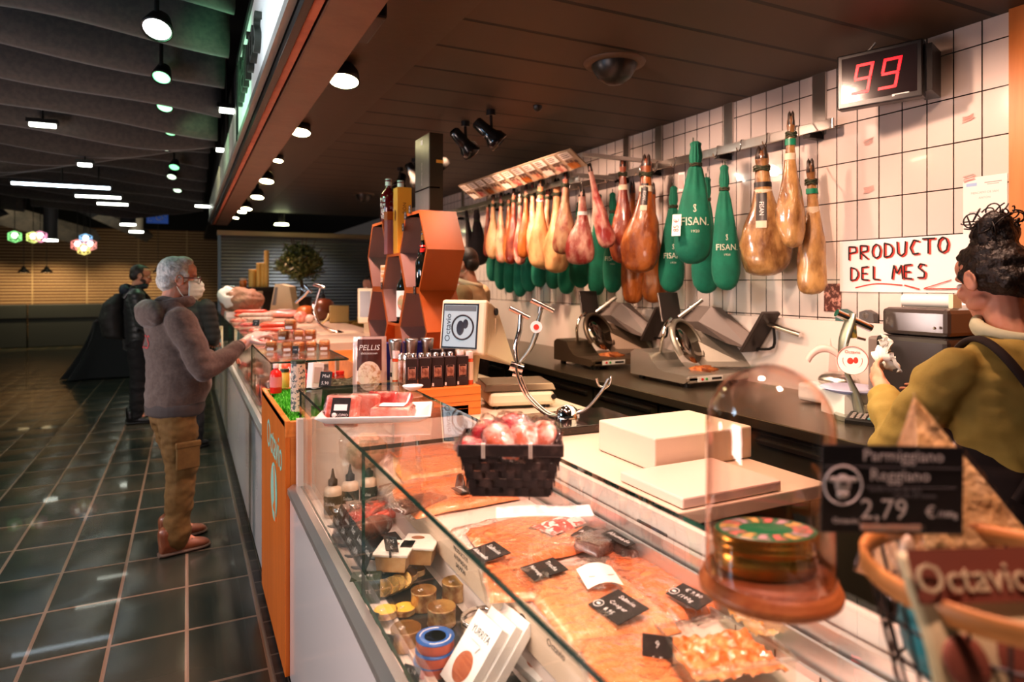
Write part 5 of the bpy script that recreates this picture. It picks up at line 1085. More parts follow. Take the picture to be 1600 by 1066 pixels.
# hanging tags by the rail
pt = thing('hanging_tag', 'white hanging price tag with red writing in front of the biggest green bag', 'tag', M=frame(gx(1057, 352, 2.50), (.62, -.78, 0), (.25, .1, .97)))
MB().box((0, 0, 0), (.050, .13, .002)).build('card', m_paper, pt, bevel=.0008); text('85 €', .042, m_redink, pt, frame((0, 0, .0012), (0, 1, 0), (-1, 0, 0)), .0002)
pt = thing('hanging_card', 'striped paper card hanging above the green bags', 'tag', M=frame(gx(1065, 284, 2.80), (.6, -.8, 0), (0, 0, 1))); MB().box((0, 0, 0), (.04, .12, .002)).build('card', m_paper, pt)
b = MB()
for i in range(5): b.bb(-.017+.007*i, -.014+.007*i, -.045, .045, .001, .0018)
b.build('print', m_redink, pt)
# slanted price board over the far hams
bd = thing('price_board', 'long slanted price board with white sheets above the far hams', 'price board', (0, 0, 0))
pa, pb_, pc, pd = gx(716, 290, 2.26), gx(891, 232, 2.26), gx(918, 258, 2.40), gx(742, 312, 2.40)
b = MB(); b.add([pa, pb_, pc, pd], [(0, 1, 2, 3)]); b.build('board', mat('board_tan', (.44, .30, .20), .5), bd, solid=.008)
def onb(u, v, d=.008):
    p = pa.lerp(pb_, u).lerp(pd.lerp(pc, u), v); n = (pb_-pa).cross(pd-pa).normalized(); n = n if n.x < 0 else -n; return p+n*d
m_sh = mat('price_sheet', (.74, .60, .50), .5); m_pbr = mat('print_brown', (.14, .07, .05), .5)
for i in range(11):
    u0 = .01+.09*i; dk = MB()
    s = MB(); s.add([onb(u0, .06), onb(u0+.068, .06), onb(u0+.068, .42), onb(u0, .42)], [(0, 1, 2, 3)]); s.build('price_sheet', m_sh, bd)
    for j in range(3): dk.add([onb(u0+.008, .12+.09*j, .0095), onb(u0+RN.uniform(.03, .06), .12+.09*j, .0095), onb(u0+.05, .15+.09*j, .0095), onb(u0+.008, .15+.09*j, .0095)], [(0, 1, 2, 3)])
    for j in range(3):
        uu = u0+.006+.024*j; dk.add([onb(uu, .46+.04*j, .009), onb(uu+.018, .46+.04*j, .009), onb(uu+.018, .60+.04*j, .009), onb(uu, .60+.04*j, .009)], [(0, 1, 2, 3)])
    s = MB(); s.add([onb(u0, .62), onb(u0+.06, .62), onb(u0+.06, .94), onb(u0, .94)], [(0, 1, 2, 3)]); s.build('picture_card', [m_sh, HAM['pink'], HAM['amber'], HAM['pale']][i % 4], bd)
    dk.build('sheet_print', m_pbr, bd)
for yy in (3.93, 6.0): MB().bb(2.33, 2.998, yy-.25, yy-.22, 2.41, 2.435).build('support_arm', m_steel, bd)
# red number display, poster, notices on the tiled wall
M0 = frame(gx(1372, 118, 2.72), (.33, -.94, 0), (0, 0, 1))
nd = thing('number_display', 'black queue number display with red digits 99 high on the tiled wall', 'display', M=M0)
MB().box((0, 0, -.03), (.34, .245, .06)).build('display_case', m_black, nd, bevel=.006); MB().box((.17, 0, -.10), (.06, .20, .16)).build('mount', m_dark, nd); MB().box((0, .004, .0005), (.30, .20, .001)).build('screen', mat('screen_black', (.012, .004, .004), .15, coat=.3), nd)
m_ledr = mat('led_red', (.2, 0, 0), .4, emis=((1, .003, .012), 2.4))
def seg9(x0):
    b = MB(); b.M = Matrix(((1, .18, 0, x0), (0, 1, 0, 0), (0, 0, 1, .0012), (0, 0, 0, 1))); w, h, t = .072, .132, .0115
    b.bb(-w/2, w/2, h/2-t, h/2, 0, .002); b.bb(-w/2, -w/2+t, .004, h/2-.003, 0, .002); b.bb(w/2-t, w/2, .003, h/2-.003, 0, .002); b.bb(-w/2+.003, w/2-.003, -t/2, t/2, 0, .002); b.bb(w/2-t, w/2, -h/2+.003, -.003, 0, .002); b.bb(-w/2, w/2-.003, -h/2, -h/2+t, 0, .002); b.build('digit', m_ledr, nd)
seg9(-.062); seg9(.048)
b = MB(); b.bb(.06, .12, -.098, -.094, .001, .0018); b.bb(.055, .065, -.103, -.094, .001, .0018); b.build('maker_mark', m_text, nd); MB().cyl((-.06, .12, -.04), (-.02, .16, -.04), .006, n=8).build('cable', m_steel, nd)
po = thing('poster', 'white handwritten poster reading producto del mes on the tiled wall', 'poster', M=frame((2.995, 1.92, 1.66), (0, -1, 0), (0, 0, 1)))
MB().grid(lambda u, v: ((u-.5)*.72, (v-.5)*.255, .002+.003*math.sin(u*7)*(1-v)), 20, 6).build('sheet', mat('poster_paper', (.88, .84, .80), .5), po)
strokes = {'P': [[(0, 0), (0, 1), (.55, .95), (.6, .6), (0, .5)]], 'R': [[(0, 0), (0, 1), (.55, .95), (.55, .6), (0, .5), (.6, 0)]], 'O': [[(.3, 0), (.08, .15), (0, .45), (.08, .82), (.3, 1), (.52, .88), (.63, .55), (.55, .15), (.3, 0)]], 'D': [[(0, 0), (0, 1), (.4, .88), (.6, .62), (.6, .35), (.42, .08), (0, 0)]], 'U': [[(0, 1), (.05, .2), (.3, 0), (.55, .2), (.6, 1)]], 'C': [[(.6, .9), (.25, 1), (0, .5), (.2, .05), (.6, .1)]], 'T': [[(.3, 0), (.3, 1)], [(-.1, 1), (.75, 1)]], 'E': [[(.5, 1), (0, .95), (0, .05), (.55, 0)], [(0, .5), (.4, .5)]], 'L': [[(0, 1), (0, .05), (.5, 0)]], 'M': [[(0, 0), (.15, 1), (.4, .4), (.7, 1), (.8, 0)]], 'S': [[(.55, .9), (.2, 1), (.05, .75), (.5, .4), (.45, .05), (0, .05)]]}
def write(s, x, y_, h, slope=0.):
    for c in s:
        if c == ' ': x += h*.5; continue
        for dx, dyy, m, r, z in ((.006, -.003, m_redink, .0042, .006), (0, 0, m_ink, .0038, .008)):
            b = MB()
            for st_ in strokes[c]:
                for p, q in zip(st_, st_[1:]): b.tube([(x+dx+p[0]*h, y_+dyy+p[1]*h, z), (x+dx+q[0]*h, y_+dyy+q[1]*h, z)], r, 6, flat=.35)
            b.build('handwritten_letter', m, po)
        x += h*.92; y_ += slope
write('PRODUCTO', -.305, .030, .068, .003); write('DEL MES', -.295, -.072, .066, .002)
b = MB(); b.tube(smooth_path([(-.27, -.108, .006), (-.16, -.088, .006), (-.03, -.094, .006)], 6), .0034, 6, flat=.35); b.tube(smooth_path([(-.02, -.094, .006), (.05, -.112, .006)], 5), .0034, 6, flat=.35); b.tube([(.07, -.108, .006), (.19, -.07, .006)], .0022, 6, flat=.35); b.tube([(.07, -.110, .006), (.26, -.108, .006)], .0028, 6, flat=.35); b.build('underline', m_redink, po)
nt_ = thing('notice', 'small white printed notice on the tiled wall above the assistant', 'notice', M=frame((2.996, 1.60, 1.905), (0, -1, 0), (0, 0, 1))); MB().box((0, 0, 0), (.17, .24, .002)).build('sheet', mat('notice_paper', (.84, .78, .72), .5), nt_)
text('MERCADO DE SAN', .0125, m_scrip, nt_, frame((.0, .052, .0012), (1, 0, 0), (0, 1, 0)), .0001); text('ANTÓN', .0125, m_scrip, nt_, frame((0, .030, .0012), (1, 0, 0), (0, 1, 0)), .0001); MB().bb(-.072, -.03, .082, .096, .001, .0016).build('blue_stamp', mat('stamp_blue', (.35, .48, .70), .5), nt_); b = MB(); b.bb(0, .065, .09, .094, .001, .0014); b.bb(.01, .055, .083, .086, .001, .0014); b.bb(-.06, .06, -.03, -.027, .001, .0014); b.build('fine_print', m_scrip, nt_)
m_smear = mat('faded_red', (.74, .38, .33), .5)
for k, (px, py) in enumerate(((1357, 222), (1357, 297), (1513, 186), (1515, 280))):
    p = gx(px, py, 2.994); t = thing('red_scribble', 'faded red marker scribble on a wall tile, '+('below the number display', 'lower one left above the poster', 'upper right near the wooden post', 'right above the printed notice')[k], 'scribble', M=frame(p, (0, -1, 0), (0, 0, 1))); b = MB()
    for j in range(5): b.tube([(-.028+RN.uniform(0, .01), -.012+.006*j, .001), (.0, -.010+.006*j+RN.uniform(-.004, .004), .001), (.028-RN.uniform(0, .012), -.004+.006*j, .001)], .0016, 5, flat=.4)
    b.build('marks', m_smear, t)
ph = thing('photograph', 'small dark colour photograph taped to the tiles under the wrapped hams', 'photograph', M=frame((2.995, 2.325, 1.50), (0, -1, 0), (0, 0, 1))); MB().box((0, 0, 0), (.10, .145, .002)).build('print', mat('photo_print', (.10, .02, .015), .3, var=((.62, .30, .24), 34, .48, .62, 3)), ph)
sg2 = thing('safety_strip', 'vertical steel strip on the tiles beside the number display', 'strip', (0, 0, 0)); MB().bb(2.985, 2.998, 2.36, 2.44, 2.40, 2.679).build('strip', m_steel, sg2)
# ------------------------------------------------------------------ back counter along the tiled wall
bc = thing('back_counter', 'dark steel back counter with cabinet doors along the tiled wall', 'counter', (0, 0, 0))
m_bctop = mat('dark_steel_top', (.20, .165, .115), .28, .85, bump=(.04, 80, .002)); m_bcdoor = mat('dark_fridge_door', (.11, .095, .07), .35, .4)
MB().bb(2.17, 2.96, 1.51, 8.5, .955, 1.0).build('top', m_bctop, bc, bevel=.004); MB().bb(2.24, 2.96, 1.51, 8.5, .06, .955).build('carcass', mat('dark_carcass', (.03, .027, .022), .5), bc)
for k in range(9):
    y0 = 1.54+.62*k; d = MB().bb(2.222, 2.24, y0, y0+.60, .12, .93).build('door', m_bcdoor, bc, bevel=.003); h = MB().bb(2.205, 2.222, y0+.05, y0+.55, .885, .90).build('handle', m_steel, bc); h.parent = d
MB().bb(2.26, 2.9, 1.52, 8.5, 0, .06).build('plinth', m_black, bc)
MB().bb(2.955, 2.997, 1.51, 8.5, 1.0, 1.382).build('splash_panel', mat('splash_white', (.74, .63, .57), .25), bc)
def slicer(O, m1, m2, label, tdt):
    t = thing('meat_slicer', label, 'meat slicer', O); Oz = Vector(O)
    b = MB(); b.prism([(.02, .025), (.50, .025), (.50, .155), (.46, .175), (.33, .165), (.29, .12), (.24, .085), (.19, .072), (.02, .070), (0, .06), (0, .035)], 0, .20, frame((0, 0, 0), (0, 1, 0), (0, 0, 1)))
    b.build('motor_housing', m1, t, bevel=.006)
    MB().bb(.02, .46, .0, .52, .025, .066).build('base', m1, t, bevel=.005)
    b = MB()
    for x in (.05, .40):
        for y_ in (.05, .45): b.cyl((x, y_, 0), (x, y_, .026), .02, n=12)
    b.build('feet', m_black, t)
    p = MB(); p.bb(.08, .26, -.004, 0, .032, .060); p.build('control_panel', m_paper, t); q = MB(); q.cyl((.11, -.003, .046), (.11, -.008, .046), .007, n=12); q.build('stop_button', m_red, t); q = MB(); q.cyl((.14, -.003, .046), (.14, -.008, .046), .007, n=12); q.build('start_button', mat('button_green', (.05, .4, .1), .4), t); MB().bb(.18, .25, -.006, -.004, .040, .052).build('maker_plate', m_black, t)
    # round blade, tilted, with guard ring
    bx_ = Vector((.25, -.60, .12)).normalized(); n_ = Vector((.30, -.82, .42)).normalized(); c = Vector((.215, .235, .225))
    A = n_.cross(Vector((0, 0, 1))).normalized(); B = A.cross(n_)
    b = MB(); b.lathe([(.0001, .012), (.06, .012), (.065, .004), (.128, .0), (.13, -.004), (.0001, -.004)], 36, M=frame(c, A, B)); b.build('blade', mat('blade_steel', (.35, .31, .27), .12, 1.0), t)
    b = MB(); b.tube(arc(c, .142, -.5, PI*1.25, 26, A, B), .012, 8, flat=1.4); b.build('blade_guard', m2, t)
    b = MB(); e = c+B*.10; b.tube(smooth_path([e+A*.09+Vector((0, .02, .05)), e+A*.12+Vector((-.03, 0, .02)), e+A*.13+Vector((-.05, 0, -.05)), Vector((.10, .34, .165))], 5), .010, 8); b.build('guard_bow', m_chrome, t)
    # slanted gauge plate
    g = [Vector(v) for v in ((.20, .40, .315), (.52, .22, .255), (.55, .10, .18), (.53, .04, .085), (.30, .20, .08))]
    b = MB(); n2 = (g[1]-g[0]).cross(g[4]-g[0]).normalized()*.010; b.add([v for v in g]+[v+n2 for v in g], [(0, 1, 2, 3, 4), (9, 8, 7, 6, 5)]+[(i, 5+i, 5+(i+1) % 5, (i+1) % 5) for i in range(5)]); b.build('gauge_plate', m2, t)
    # carriage with food tray, dark end plate, handle
    b = MB(); b.add([(.36, .30, .34), (.42, .26, .43), (.50, .26, .42), (.51, .02, .27), (.47, .00, .19), (.40, .10, .22), (.36, .48, .33), (.44, .48, .43), (.51, .46, .41)], [(0, 1, 4, 5), (1, 2, 3, 4), (0, 6, 7, 1), (1, 7, 8, 2), (0, 5, 6)]); b.build('food_tray', mat('tray_mauve', (.17, .135, .12), .45, .3), t, solid=.008)
    b = MB(); u = Vector((.10, -.02, .23)).normalized(); b.box((.45, -.09, .30), (.13, .022, .28), Matrix.Rotation(.62, 4, 'X')); b.build('end_plate', mat('dark_plate', (.06, .045, .04), .35, .4), t, bevel=.004)
    b = MB(); b.cyl((.47, -.10, .355), (.49, -.33, .300), .015, n=14); b.build('handle', m_chrome, t); b = MB(); b.tube(smooth_path([(.48, -.16, .33), (.49, -.15, .22), (.47, -.05, .20)], 4), .008, 6); b.build('handle_bracket', m_dark, t)
    b = MB(); b.box((.30, .50, .42), (.14, .014, .20), TR(0, 0, 0, -.25, -.35, 0)); b.build('meat_pusher', mat('dark_plate2', (.07, .06, .055), .3, .6), t, bevel=.01)
    b = MB(); b.cyl((.34, .46, .36), (.46, .38, .47), .013, n=12); b.cyl((.40, .42, .415), (.405, .417, .419), .026, n=14); b.build('pusher_arm', m_steel, t)
    MB().sph((.26, .15, .070), (.075, .05, .022), 22, 14, fn=lambda p: p*(1+.9*nz(p, 45))).build('meat_scraps', mat('meat_scraps', (.55, .20, .06), .5, var=((.30, .08, .03), 40, .4, .6)), t)
    return t
m_sl2 = mat('slicer_silver', (.56, .52, .46), .32, .85, bump=(.03, 60)); m_sl1 = mat('slicer_bronze', (.21, .155, .105), .38, .8, bump=(.03, 60))
slicer((2.43, 2.79, 1.0), m_sl2, mat('slicer_plate', (.42, .385, .33), .42, .8), 'silver meat slicer with round blade on the back counter behind the glass dome', 0)
slicer((2.38, 3.64, 1.0), m_sl1, mat('slicer_plate_brown', (.15, .11, .08), .4, .7), 'brownish meat slicer on the back counter under the red hams', 0)
ws_ = thing('meat_slicer', 'white slicer with pinkish guard ring partly hidden by the second ham holder', 'meat slicer', (2.66, 1.98, 1.0)); ws_.scale = (.6, .6, .85); MB().box((.20, .25, .06), (.38, .45, .10)).build('base', m_white, ws_, bevel=.02); m_pk = mat('pink_white_enamel', (.78, .52, .46), .3)
MB().tube(arc((.12, .30, .16), .15, .1, 2.6, 18, (.55, -.83, 0), (.0, .0, 1)), .022, 10).build('guard_ring', m_pk, ws_); MB().prism([(0, 0), (.10, 0), (.02, .26)], 0, .008, frame((.30, .42, .10), (.6, -.8, 0), (0, .1, 1))).build('pointed_plate', m_pk, ws_)
MB().sph((.22, .26, .13), (.13, .16, .05), 18, 10).build('blade_cover', m_steel, ws_)
# second ham holder with round badge
T2 = 2.78
g2 = lambda px, py, d=0: gt(px, py, T2+d)
h2 = thing('ham_holder', 'grey metal ham holder with round white badge and red emblem on the back counter', 'ham holder', (0, 0, 0)); p = g2(1338, 690); p.z = 1.0
MB().tube(smooth_path([Vector((p.x, p.y, 1.02)), g2(1345, 655), g2(1338, 620), g2(1326, 590), g2(1316, 562), g2(1318, 535), g2(1326, 508), g2(1332, 490)], 5), [.028+.010*math.sin(i*.28) for i in range(36)], 12, flat=.45).build('curved_arm', m_verd, h2)
MB().cyl((p.x, p.y, 1.0012), (p.x, p.y, 1.02), .085, n=28).build('foot', m_verd, h2)
nb = Vector((-.80, -.59, .06)).normalized(); q = g2(1332, 563, -.05); MB().cyl(q, q+nb*.010, .058, n=36).build('badge', m_text, h2)
b = MB(); ax_ = Vector((0, 0, 1)).cross(nb).normalized(); q = q+nb*.0105; b.M = frame(q, ax_, (0, 0, 1)); b.sph((-.008, -.004, 0), (.012, .015, .001), 12, 6); b.sph((.012, .0, 0), (.009, .014, .001), 12, 6); b.build('badge_emblem', m_redink, h2)
b = MB(); b.M = frame(q, ax_, (0, 0, 1)); b.tube(arc((0, 0, 0), .036, -3.4, .3, 24, (1, 0, 0), (0, 1, 0)), .0014, 5); b.tube(arc((0, 0, 0), .0575, 0, 2*PI, 36, (1, 0, 0), (0, 1, 0))[:-1], .002, 5, closed=True); b.build('badge_lines', mat('badge_pink', (.6, .25, .22), .5), h2)
text('Octavio', .018, m_redink, h2, frame(q+Vector((0, 0, .034)), ax_, (0, 0, 1)), .0003)
MB().cyl(g2(1307, 489), g2(1361, 513), .017, n=16).build('handle', m_chrome, h2); b = MB(); b.cyl(g2(1330, 500), g2(1332, 528), .018, n=12); b.build('clamp_body', mat('teal_yellow_paint', (.10, .16, .10), .4, var=((.5, .36, .08), 20, .5, .6)), h2); MB().cyl(g2(1340, 528), g2(1352, 531), .006, n=8).build('set_screw', m_steel, h2)
# black dispenser machine, paper roll, small things
bm = thing('dispenser_machine', 'black counter machine with smoky lid behind the assistant', 'machine', (2.62, 1.53, 1.0)); MB().bb(0, .32, 0, .30, .06, .36).build('machine_body', mat('machine_black', (.035, .03, .028), .25), bm, bevel=.02); MB().bb(.02, .30, .01, .285, .361, .475).build('smoky_lid', mat('smoky_plastic', (.07, .055, .05), .2, coat=.6), bm, bevel=.02)
MB().bb(.05, .30, .302, .37, .05, .345).build('grey_unit', mat('grey_brown_plastic', (.24, .19, .17), .45), bm, bevel=.012); MB().bb(-.04, .10, .10, .36, .0, .06).build('chute', m_cream, bm, bevel=.006); MB().sph((0, .05, .40), .006, 10, 8).build('hinge_pin', m_chrome, bm)
pr_ = thing('paper_roll', 'white paper roll lying on top of the black counter machine', 'paper roll', (2.76, 1.70, 1.476)); MB().cyl((0, -.11, .028), (0, .09, .028), .028, n=20).build('roll', m_paper, pr_); MB().bb(-.028, .03, -.125, -.108, 0, .055).build('roll_end', m_cream, pr_)
for k, (yy, c) in enumerate(((2.24, (.05, .14, .13)), (2.11, (.10, .09, .09)))):
    t = thing('tape_dispenser', ('dark teal' if k == 0 else 'dark grey')+' tape dispenser on the white splash panel ledge', 'tape dispenser', (2.975, yy, 1.3835)); MB().prism([(-.04, 0), (.04, 0), (.036, .045), (.0, .062), (-.036, .05)], -.018, .018, frame((0, 0, 0), (0, -1, 0), (0, 0, 1))).build('dispenser_body', mat('dispenser_col%d' % k, c, .4), t, bevel=.004); MB().cyl((-.02, 0, .034), (-.024, 0, .034), .016, n=14).build('tape', m_film2, t)
ca = thing('calculator', 'black desk calculator with grey display on the back counter', 'calculator', (2.52, 1.80, 1.0015), -1.1); MB().box((0, 0, .014), (.13, .17, .026), TR(0, 0, 0, 0, .08)).build('calculator_body', m_black, ca, bevel=.006); MB().box((0, .058, .033), (.10, .032, .003), TR(0, 0, 0, 0, .08)).build('display', mat('lcd_grey', (.30, .29, .22), .3), ca)
m_key = mat('keys_grey', (.30, .26, .24), .5)
for i in range(5):
    for j in range(4): MB().box((-.042+.0215*i, .018-.024*j, .0285-.002*j), (.015, .016, .006)).build('key', m_key if (i, j) != (3, 3) else mat('key_teal', (.10, .30, .30), .5), ca, bevel=.002)
bn_ = thing('paper_stack', 'stack of white paper with a blue rim under the assistant hand', 'paper', (2.62, 1.93, 1.0015), -.3); MB().box((0, 0, .05), (.20, .16, .10)).build('sheets', m_paper, bn_); MB().lathe([(.10, .10), (.135, .115), (.13, .118), (.0001, .104)], 28).build('blue_plate', mat('plate_blue_white', (.55, .55, .75), .3), bn_)
# ---- ceiling fixtures of the stall
def spot(p, tgt, lab, g=None, r=.055, on=True, drop=.16):
    t = thing('track_spotlight', lab, 'spotlight', p, group=g); p = Vector(p); d = (Vector(tgt)-p).normalized(); c = Vector((0, 0, -drop))
    A = d.cross(Vector((0, 0, 1))).normalized(); Bv = A.cross(d); M = frame(c, A, Bv)
    MB().cyl((0, 0, -.035), (0, 0, -.001), .03, n=16).build('ceiling_mount', m_black, t); MB().tube([(0, 0, -.03), c+Bv*.03-d*.02], .010, 8).build('stem', m_black, t)
    M2 = frame(c, A, A.cross(d)*-1) if False else Matrix.Translation(c) @ d.to_track_quat('Z', 'Y').to_matrix().to_4x4()
    MB().lathe([(r*.45, -.13), (r*.62, -.12), (r*.68, -.03), (r*.75, .0), (r*1.05, .03), (r*1.1, .075), (r*1.0, .08), (r*.98, .05), (.001, .05)], 24, M=M2, caps=False).build('lamp_head', mat('spot_black', (.015, .014, .013), .2, coat=.4), t)
    if on: MB().lathe([(.0001, .062), (r*.98, .062)], 22, M=M2).build('lens', mat('spot_lens', (1, 1, 1), .4, emis=((1, .93, .80), 26)), t)
    return t
H_ = 2.68
SG = 'black ceiling spotlights over the service area'
for k, (px, py, tx) in enumerate(((767, 172, (2.9, 3.4, 1.6)), (727, 190, (2.9, 4.4, 1.6)), (683, 217, (2.9, 5.0, 1.6)), (648, 248, (2.6, 5.9, 1.5)), (625, 262, (1.0, 5.0, 1.0)))):
    p = gz(px, py, H_-.001); spot(p, tx, 'black ceiling spotlight aimed at the hams, %s along the line from the near end' % ORD[k], SG, .062, on=k < 3)
for k, (px, py, r) in enumerate(((537, 128, .075), (469, 208, .070), (434, 252, .045), (416, 284, .07), (402, 309, .07), (385, 327, .07), (378, 332, .06), (368, 341, .05))):
    p = gx(px, py, .70); t = thing('counter_lamp', 'round glowing lamp under the brown beam above the counters, %s from the near end' % ORD[k], 'ceiling lamp', p, group='lamps under the brown beam')
    M = TR(0, 0, 0, 0, -.25, .1); MB().lathe([(r*.55, .10), (r*.95, .06), (r*1.05, 0), (r*.98, 0), (r*.9, .02)], 22, M=M, caps=False).build('lamp_head', m_black, t); MB().lathe([(.0001, .006), (r*.98, .006)], 22, M=M).build('lens', mat('warm_lens', (1, 1, 1), .4, emis=((1, .90, .50), 16)), t); MB().cyl((0, 0, .08), (0, 0, max(.1, 2.67-p.z)), .018, n=10).build('stem', m_black, t)
for k, (px, py) in enumerate(((440, 352), (672, 357 if False else 352), (498, 330), (515, 331), (455, 330))):
    if k == 1: continue
    p = gy(px, py, 11.2); t = thing('recessed_lamp', 'glowing lamp in the dark recess above the far shutter, '+('round one lowest', '', 'left strip', 'right strip', 'small strip furthest left')[k], 'ceiling lamp', p); MB().lathe([(.10, .03), (.115, 0), (.0001, 0)], 20, sx=1 if k == 0 else 1.3, sy=1 if k == 0 else .3).build('lens', mat('greenish_lens', (1, 1, 1), .4, emis=((.92, 1, .55), 9)), t); MB().cyl((0, 0, .03), (0, 0, max(.06, 2.68-p.z)), .05, n=14).build('housing', m_dark, t)
for k, (px, py, r) in enumerate(((960, 98, .115), (568, 303, .10))):
    p = gz(px, py, H_-.0005); t = thing('ceiling_speaker', 'dark dome speaker on the plank ceiling, '+('large one nearest the wall', 'small one far over the service area')[k], 'speaker', p); MB().lathe([(r*1.35, 0), (r*1.3, -.012), (r, -.014)], 28, caps=False).build('ring', mat('speaker_ring', (.10, .06, .035), .5), t); MB().lathe([(r, -.004), (r*.96, -.03), (r*.72, -.075), (r*.35, -.105), (.0001, -.11)], 26).build('dome', mat('speaker_dome', (.02, .018, .015), .35), t)
p = gz(840, 166, H_-.0005); t = thing('smoke_detector', 'tiny dark sensor knob on the plank ceiling between spotlight and speaker', 'sensor', p); MB().lathe([(.03, 0), (.028, -.015), (.015, -.03), (.0001, -.034)], 16).build('sensor_body', m_black, t)
p = gz(590, 30, 2.55); t = thing('black_box_bracket', 'black box bracket fixed beside the brown beam near the top of the stall', 'bracket', (.60, p.y, 2.60)); MB().bb(-.035, .03, -.14, .14, -.10, .078).build('box_body', m_black, t, bevel=.01)
# ------------------------------------------------------------------ far counter goods
TZ = GT+.0012
ck = None
CP = [(425, 549, 0), (449.5, 550, 0), (467.5, 550, 0), (487, 549, 0), (508, 548, 0), (445, 549, 1), (467, 549, 1), (486, 548, 1), (455, 550, 2)]
for k, (px, py, lv) in enumerate(CP):
    p = gz(px, py, TZ)+Vector((0, .02, .066*lv)); lb = 'clear-wrapped sponge cake on the far glass top, ' + ('%s from the left in the bottom row' % ORD[k] if k < 5 else ('%s in the middle row' % ('left', 'centre', 'right')[k-5] if k < 8 else 'alone on top'))
    if ck is None:
        ck = thing('wrapped_cake', lb, 'cake', p, -.35, 'clear-wrapped cakes stacked on the far glass top'); MB().box((0, 0, .017), (.056, .056, .030)).build('cake_base', mat('cake_brown', (.42, .14, .035), .6, bump=(.4, 60)), ck, bevel=.004); MB().box((0, 0, .045), (.056, .056, .024)).build('cake_top', m_cake, ck, bevel=.006)
        MB().sph((0, 0, .032), (.036, .036, .040), 20, 14, fn=lambda p: Vector((math.copysign(abs(p.x/.036)**.5, p.x)*.034, math.copysign(abs(p.y/.036)**.5, p.y)*.034, math.copysign(abs(p.z/.04)**.6, p.z)*.034))*(1+.10*nz(p, 70))).build('wrap', m_film, ck); MB().bb(-.02, .02, -.0355, -.0350, .006, .022).build('label', m_paper, ck)
    else: dup(ck, lb, p, -.35+.25*math.sin(k*2.3))
price_tag(frame(gz(461, 553, TZ), (.85, -.5, 0), (0, .2, .98)), .035, .045, ['1,95'], 'small dark price tag between the wrapped cakes')
price_tag(frame(gz(397, 533, TZ)+Vector((.02, .1, .10)), (.85, -.5, 0), (-.1, .3, .95)), .05, .045, ['3,50', '€'], 'small dark card held in the gloved hand of the masked man', stand=False)
# piles of sausages and packs behind the cakes
far_shelf = thing('raised_shelf', 'raised pale shelf carrying the far goods behind the glass', 'shelf', (0, 0, 0)); MB().bb(.84, 1.50, 4.75, 10.3, 1.0012, 1.15).build('shelf_body', m_top, far_shelf, bevel=.004)
SZ = 1.1515
def sticks(px, py, n, L, r, rz, m, kind, lab, Z=None):
    p = gz(px, py, Z or TZ)
    for k in range(n):
        lv = 0 if k < (n+1)//2 else 1; j = k if lv == 0 else k-(n+1)//2
        off = Vector((-math.sin(rz), math.cos(rz), 0))*(2.1*r*j+(r if lv else 0)); q = p+off+Vector((0, 0, r+1.75*r*lv))
        t = thing('cured_sausage', '%s sausage %s, %s in the %s layer' % (kind, lab, ORD[j], 'lower' if lv == 0 else 'upper'), 'sausage', q, rz, 'sausages piled '+lab)
        MB().tube(smooth_path([(-L/2, 0, 0), (-L*.2, .004*((k*7) % 3-1), 0), (L*.2, -.004*((k*5) % 3-1), 0), (L/2, 0, 0)], 5), [r*.35, r*.8]+[r]*12+[r*.8, r*.35], 12).build('sausage_body', m, t); b = MB(); b.tube([(-L/2, 0, 0), (-L/2-.015, 0, .002)], .003, 5); b.tube([(L/2, 0, 0), (L/2+.015, 0, .002)], .003, 5); b.build('string', m_cork, t)
sticks(432, 520, 6, .26, .022, -.2, m_saus, 'red chorizo', 'behind the cakes')
sticks(400, 503, 6, .34, .024, -.15, m_fuet, 'pale fuet', 'near the gloved hand')
sticks(392, 496, 5, .36, .024, -.1, m_saus, 'orange-red', 'further along the far glass top')
sticks(378, 492, 5, .36, .022, -.1, m_fuet, 'whitish', 'at the far end of the glass')
for k, (px, py, m, lx, ly, h, lb) in enumerate(((410, 537, m_meat, .16, .10, .03, 'red sliced meat pack under the gloved hand'), (418, 526, m_meat2, .16, .12, .04, 'pink meat pack behind the gloved hand'), (455, 523, m_meat, .20, .12, .05, 'red and white meat pack to the right behind the cakes'), (475, 528, m_meat2, .16, .12, .05, 'pink meat pack furthest right behind the cakes'), (400, 520, m_meat2, .14, .10, .04, 'pale pink meat pack left of the chorizo pile'), (388, 512, m_meat, .18, .12, .05, 'red meat pack beyond the gloved hand'), (373, 505, m_meat2, .2, .14, .05, 'pale pack close to the far glass corner'))):
    t = thing('meat_pack', lb, 'meat pack', gz(px, py, TZ), -.3+.2*k); MB().sph((0, 0, h*.5), (lx/2, ly/2, h/2), 20, 12, fn=lambda p: p*(1+.22*nz(p, 25, k))).build('meat', m, t); MB().sph((0, 0, h*.5), (lx/1.85, ly/1.85, h/1.75), 22, 14, fn=lambda p: p*(1+.25*nz(p, 30, k+4))).build('film', m_film, t); MB().box((0, 0, h*1.02), (.05, .035, .002)).build('label', m_paper, t)
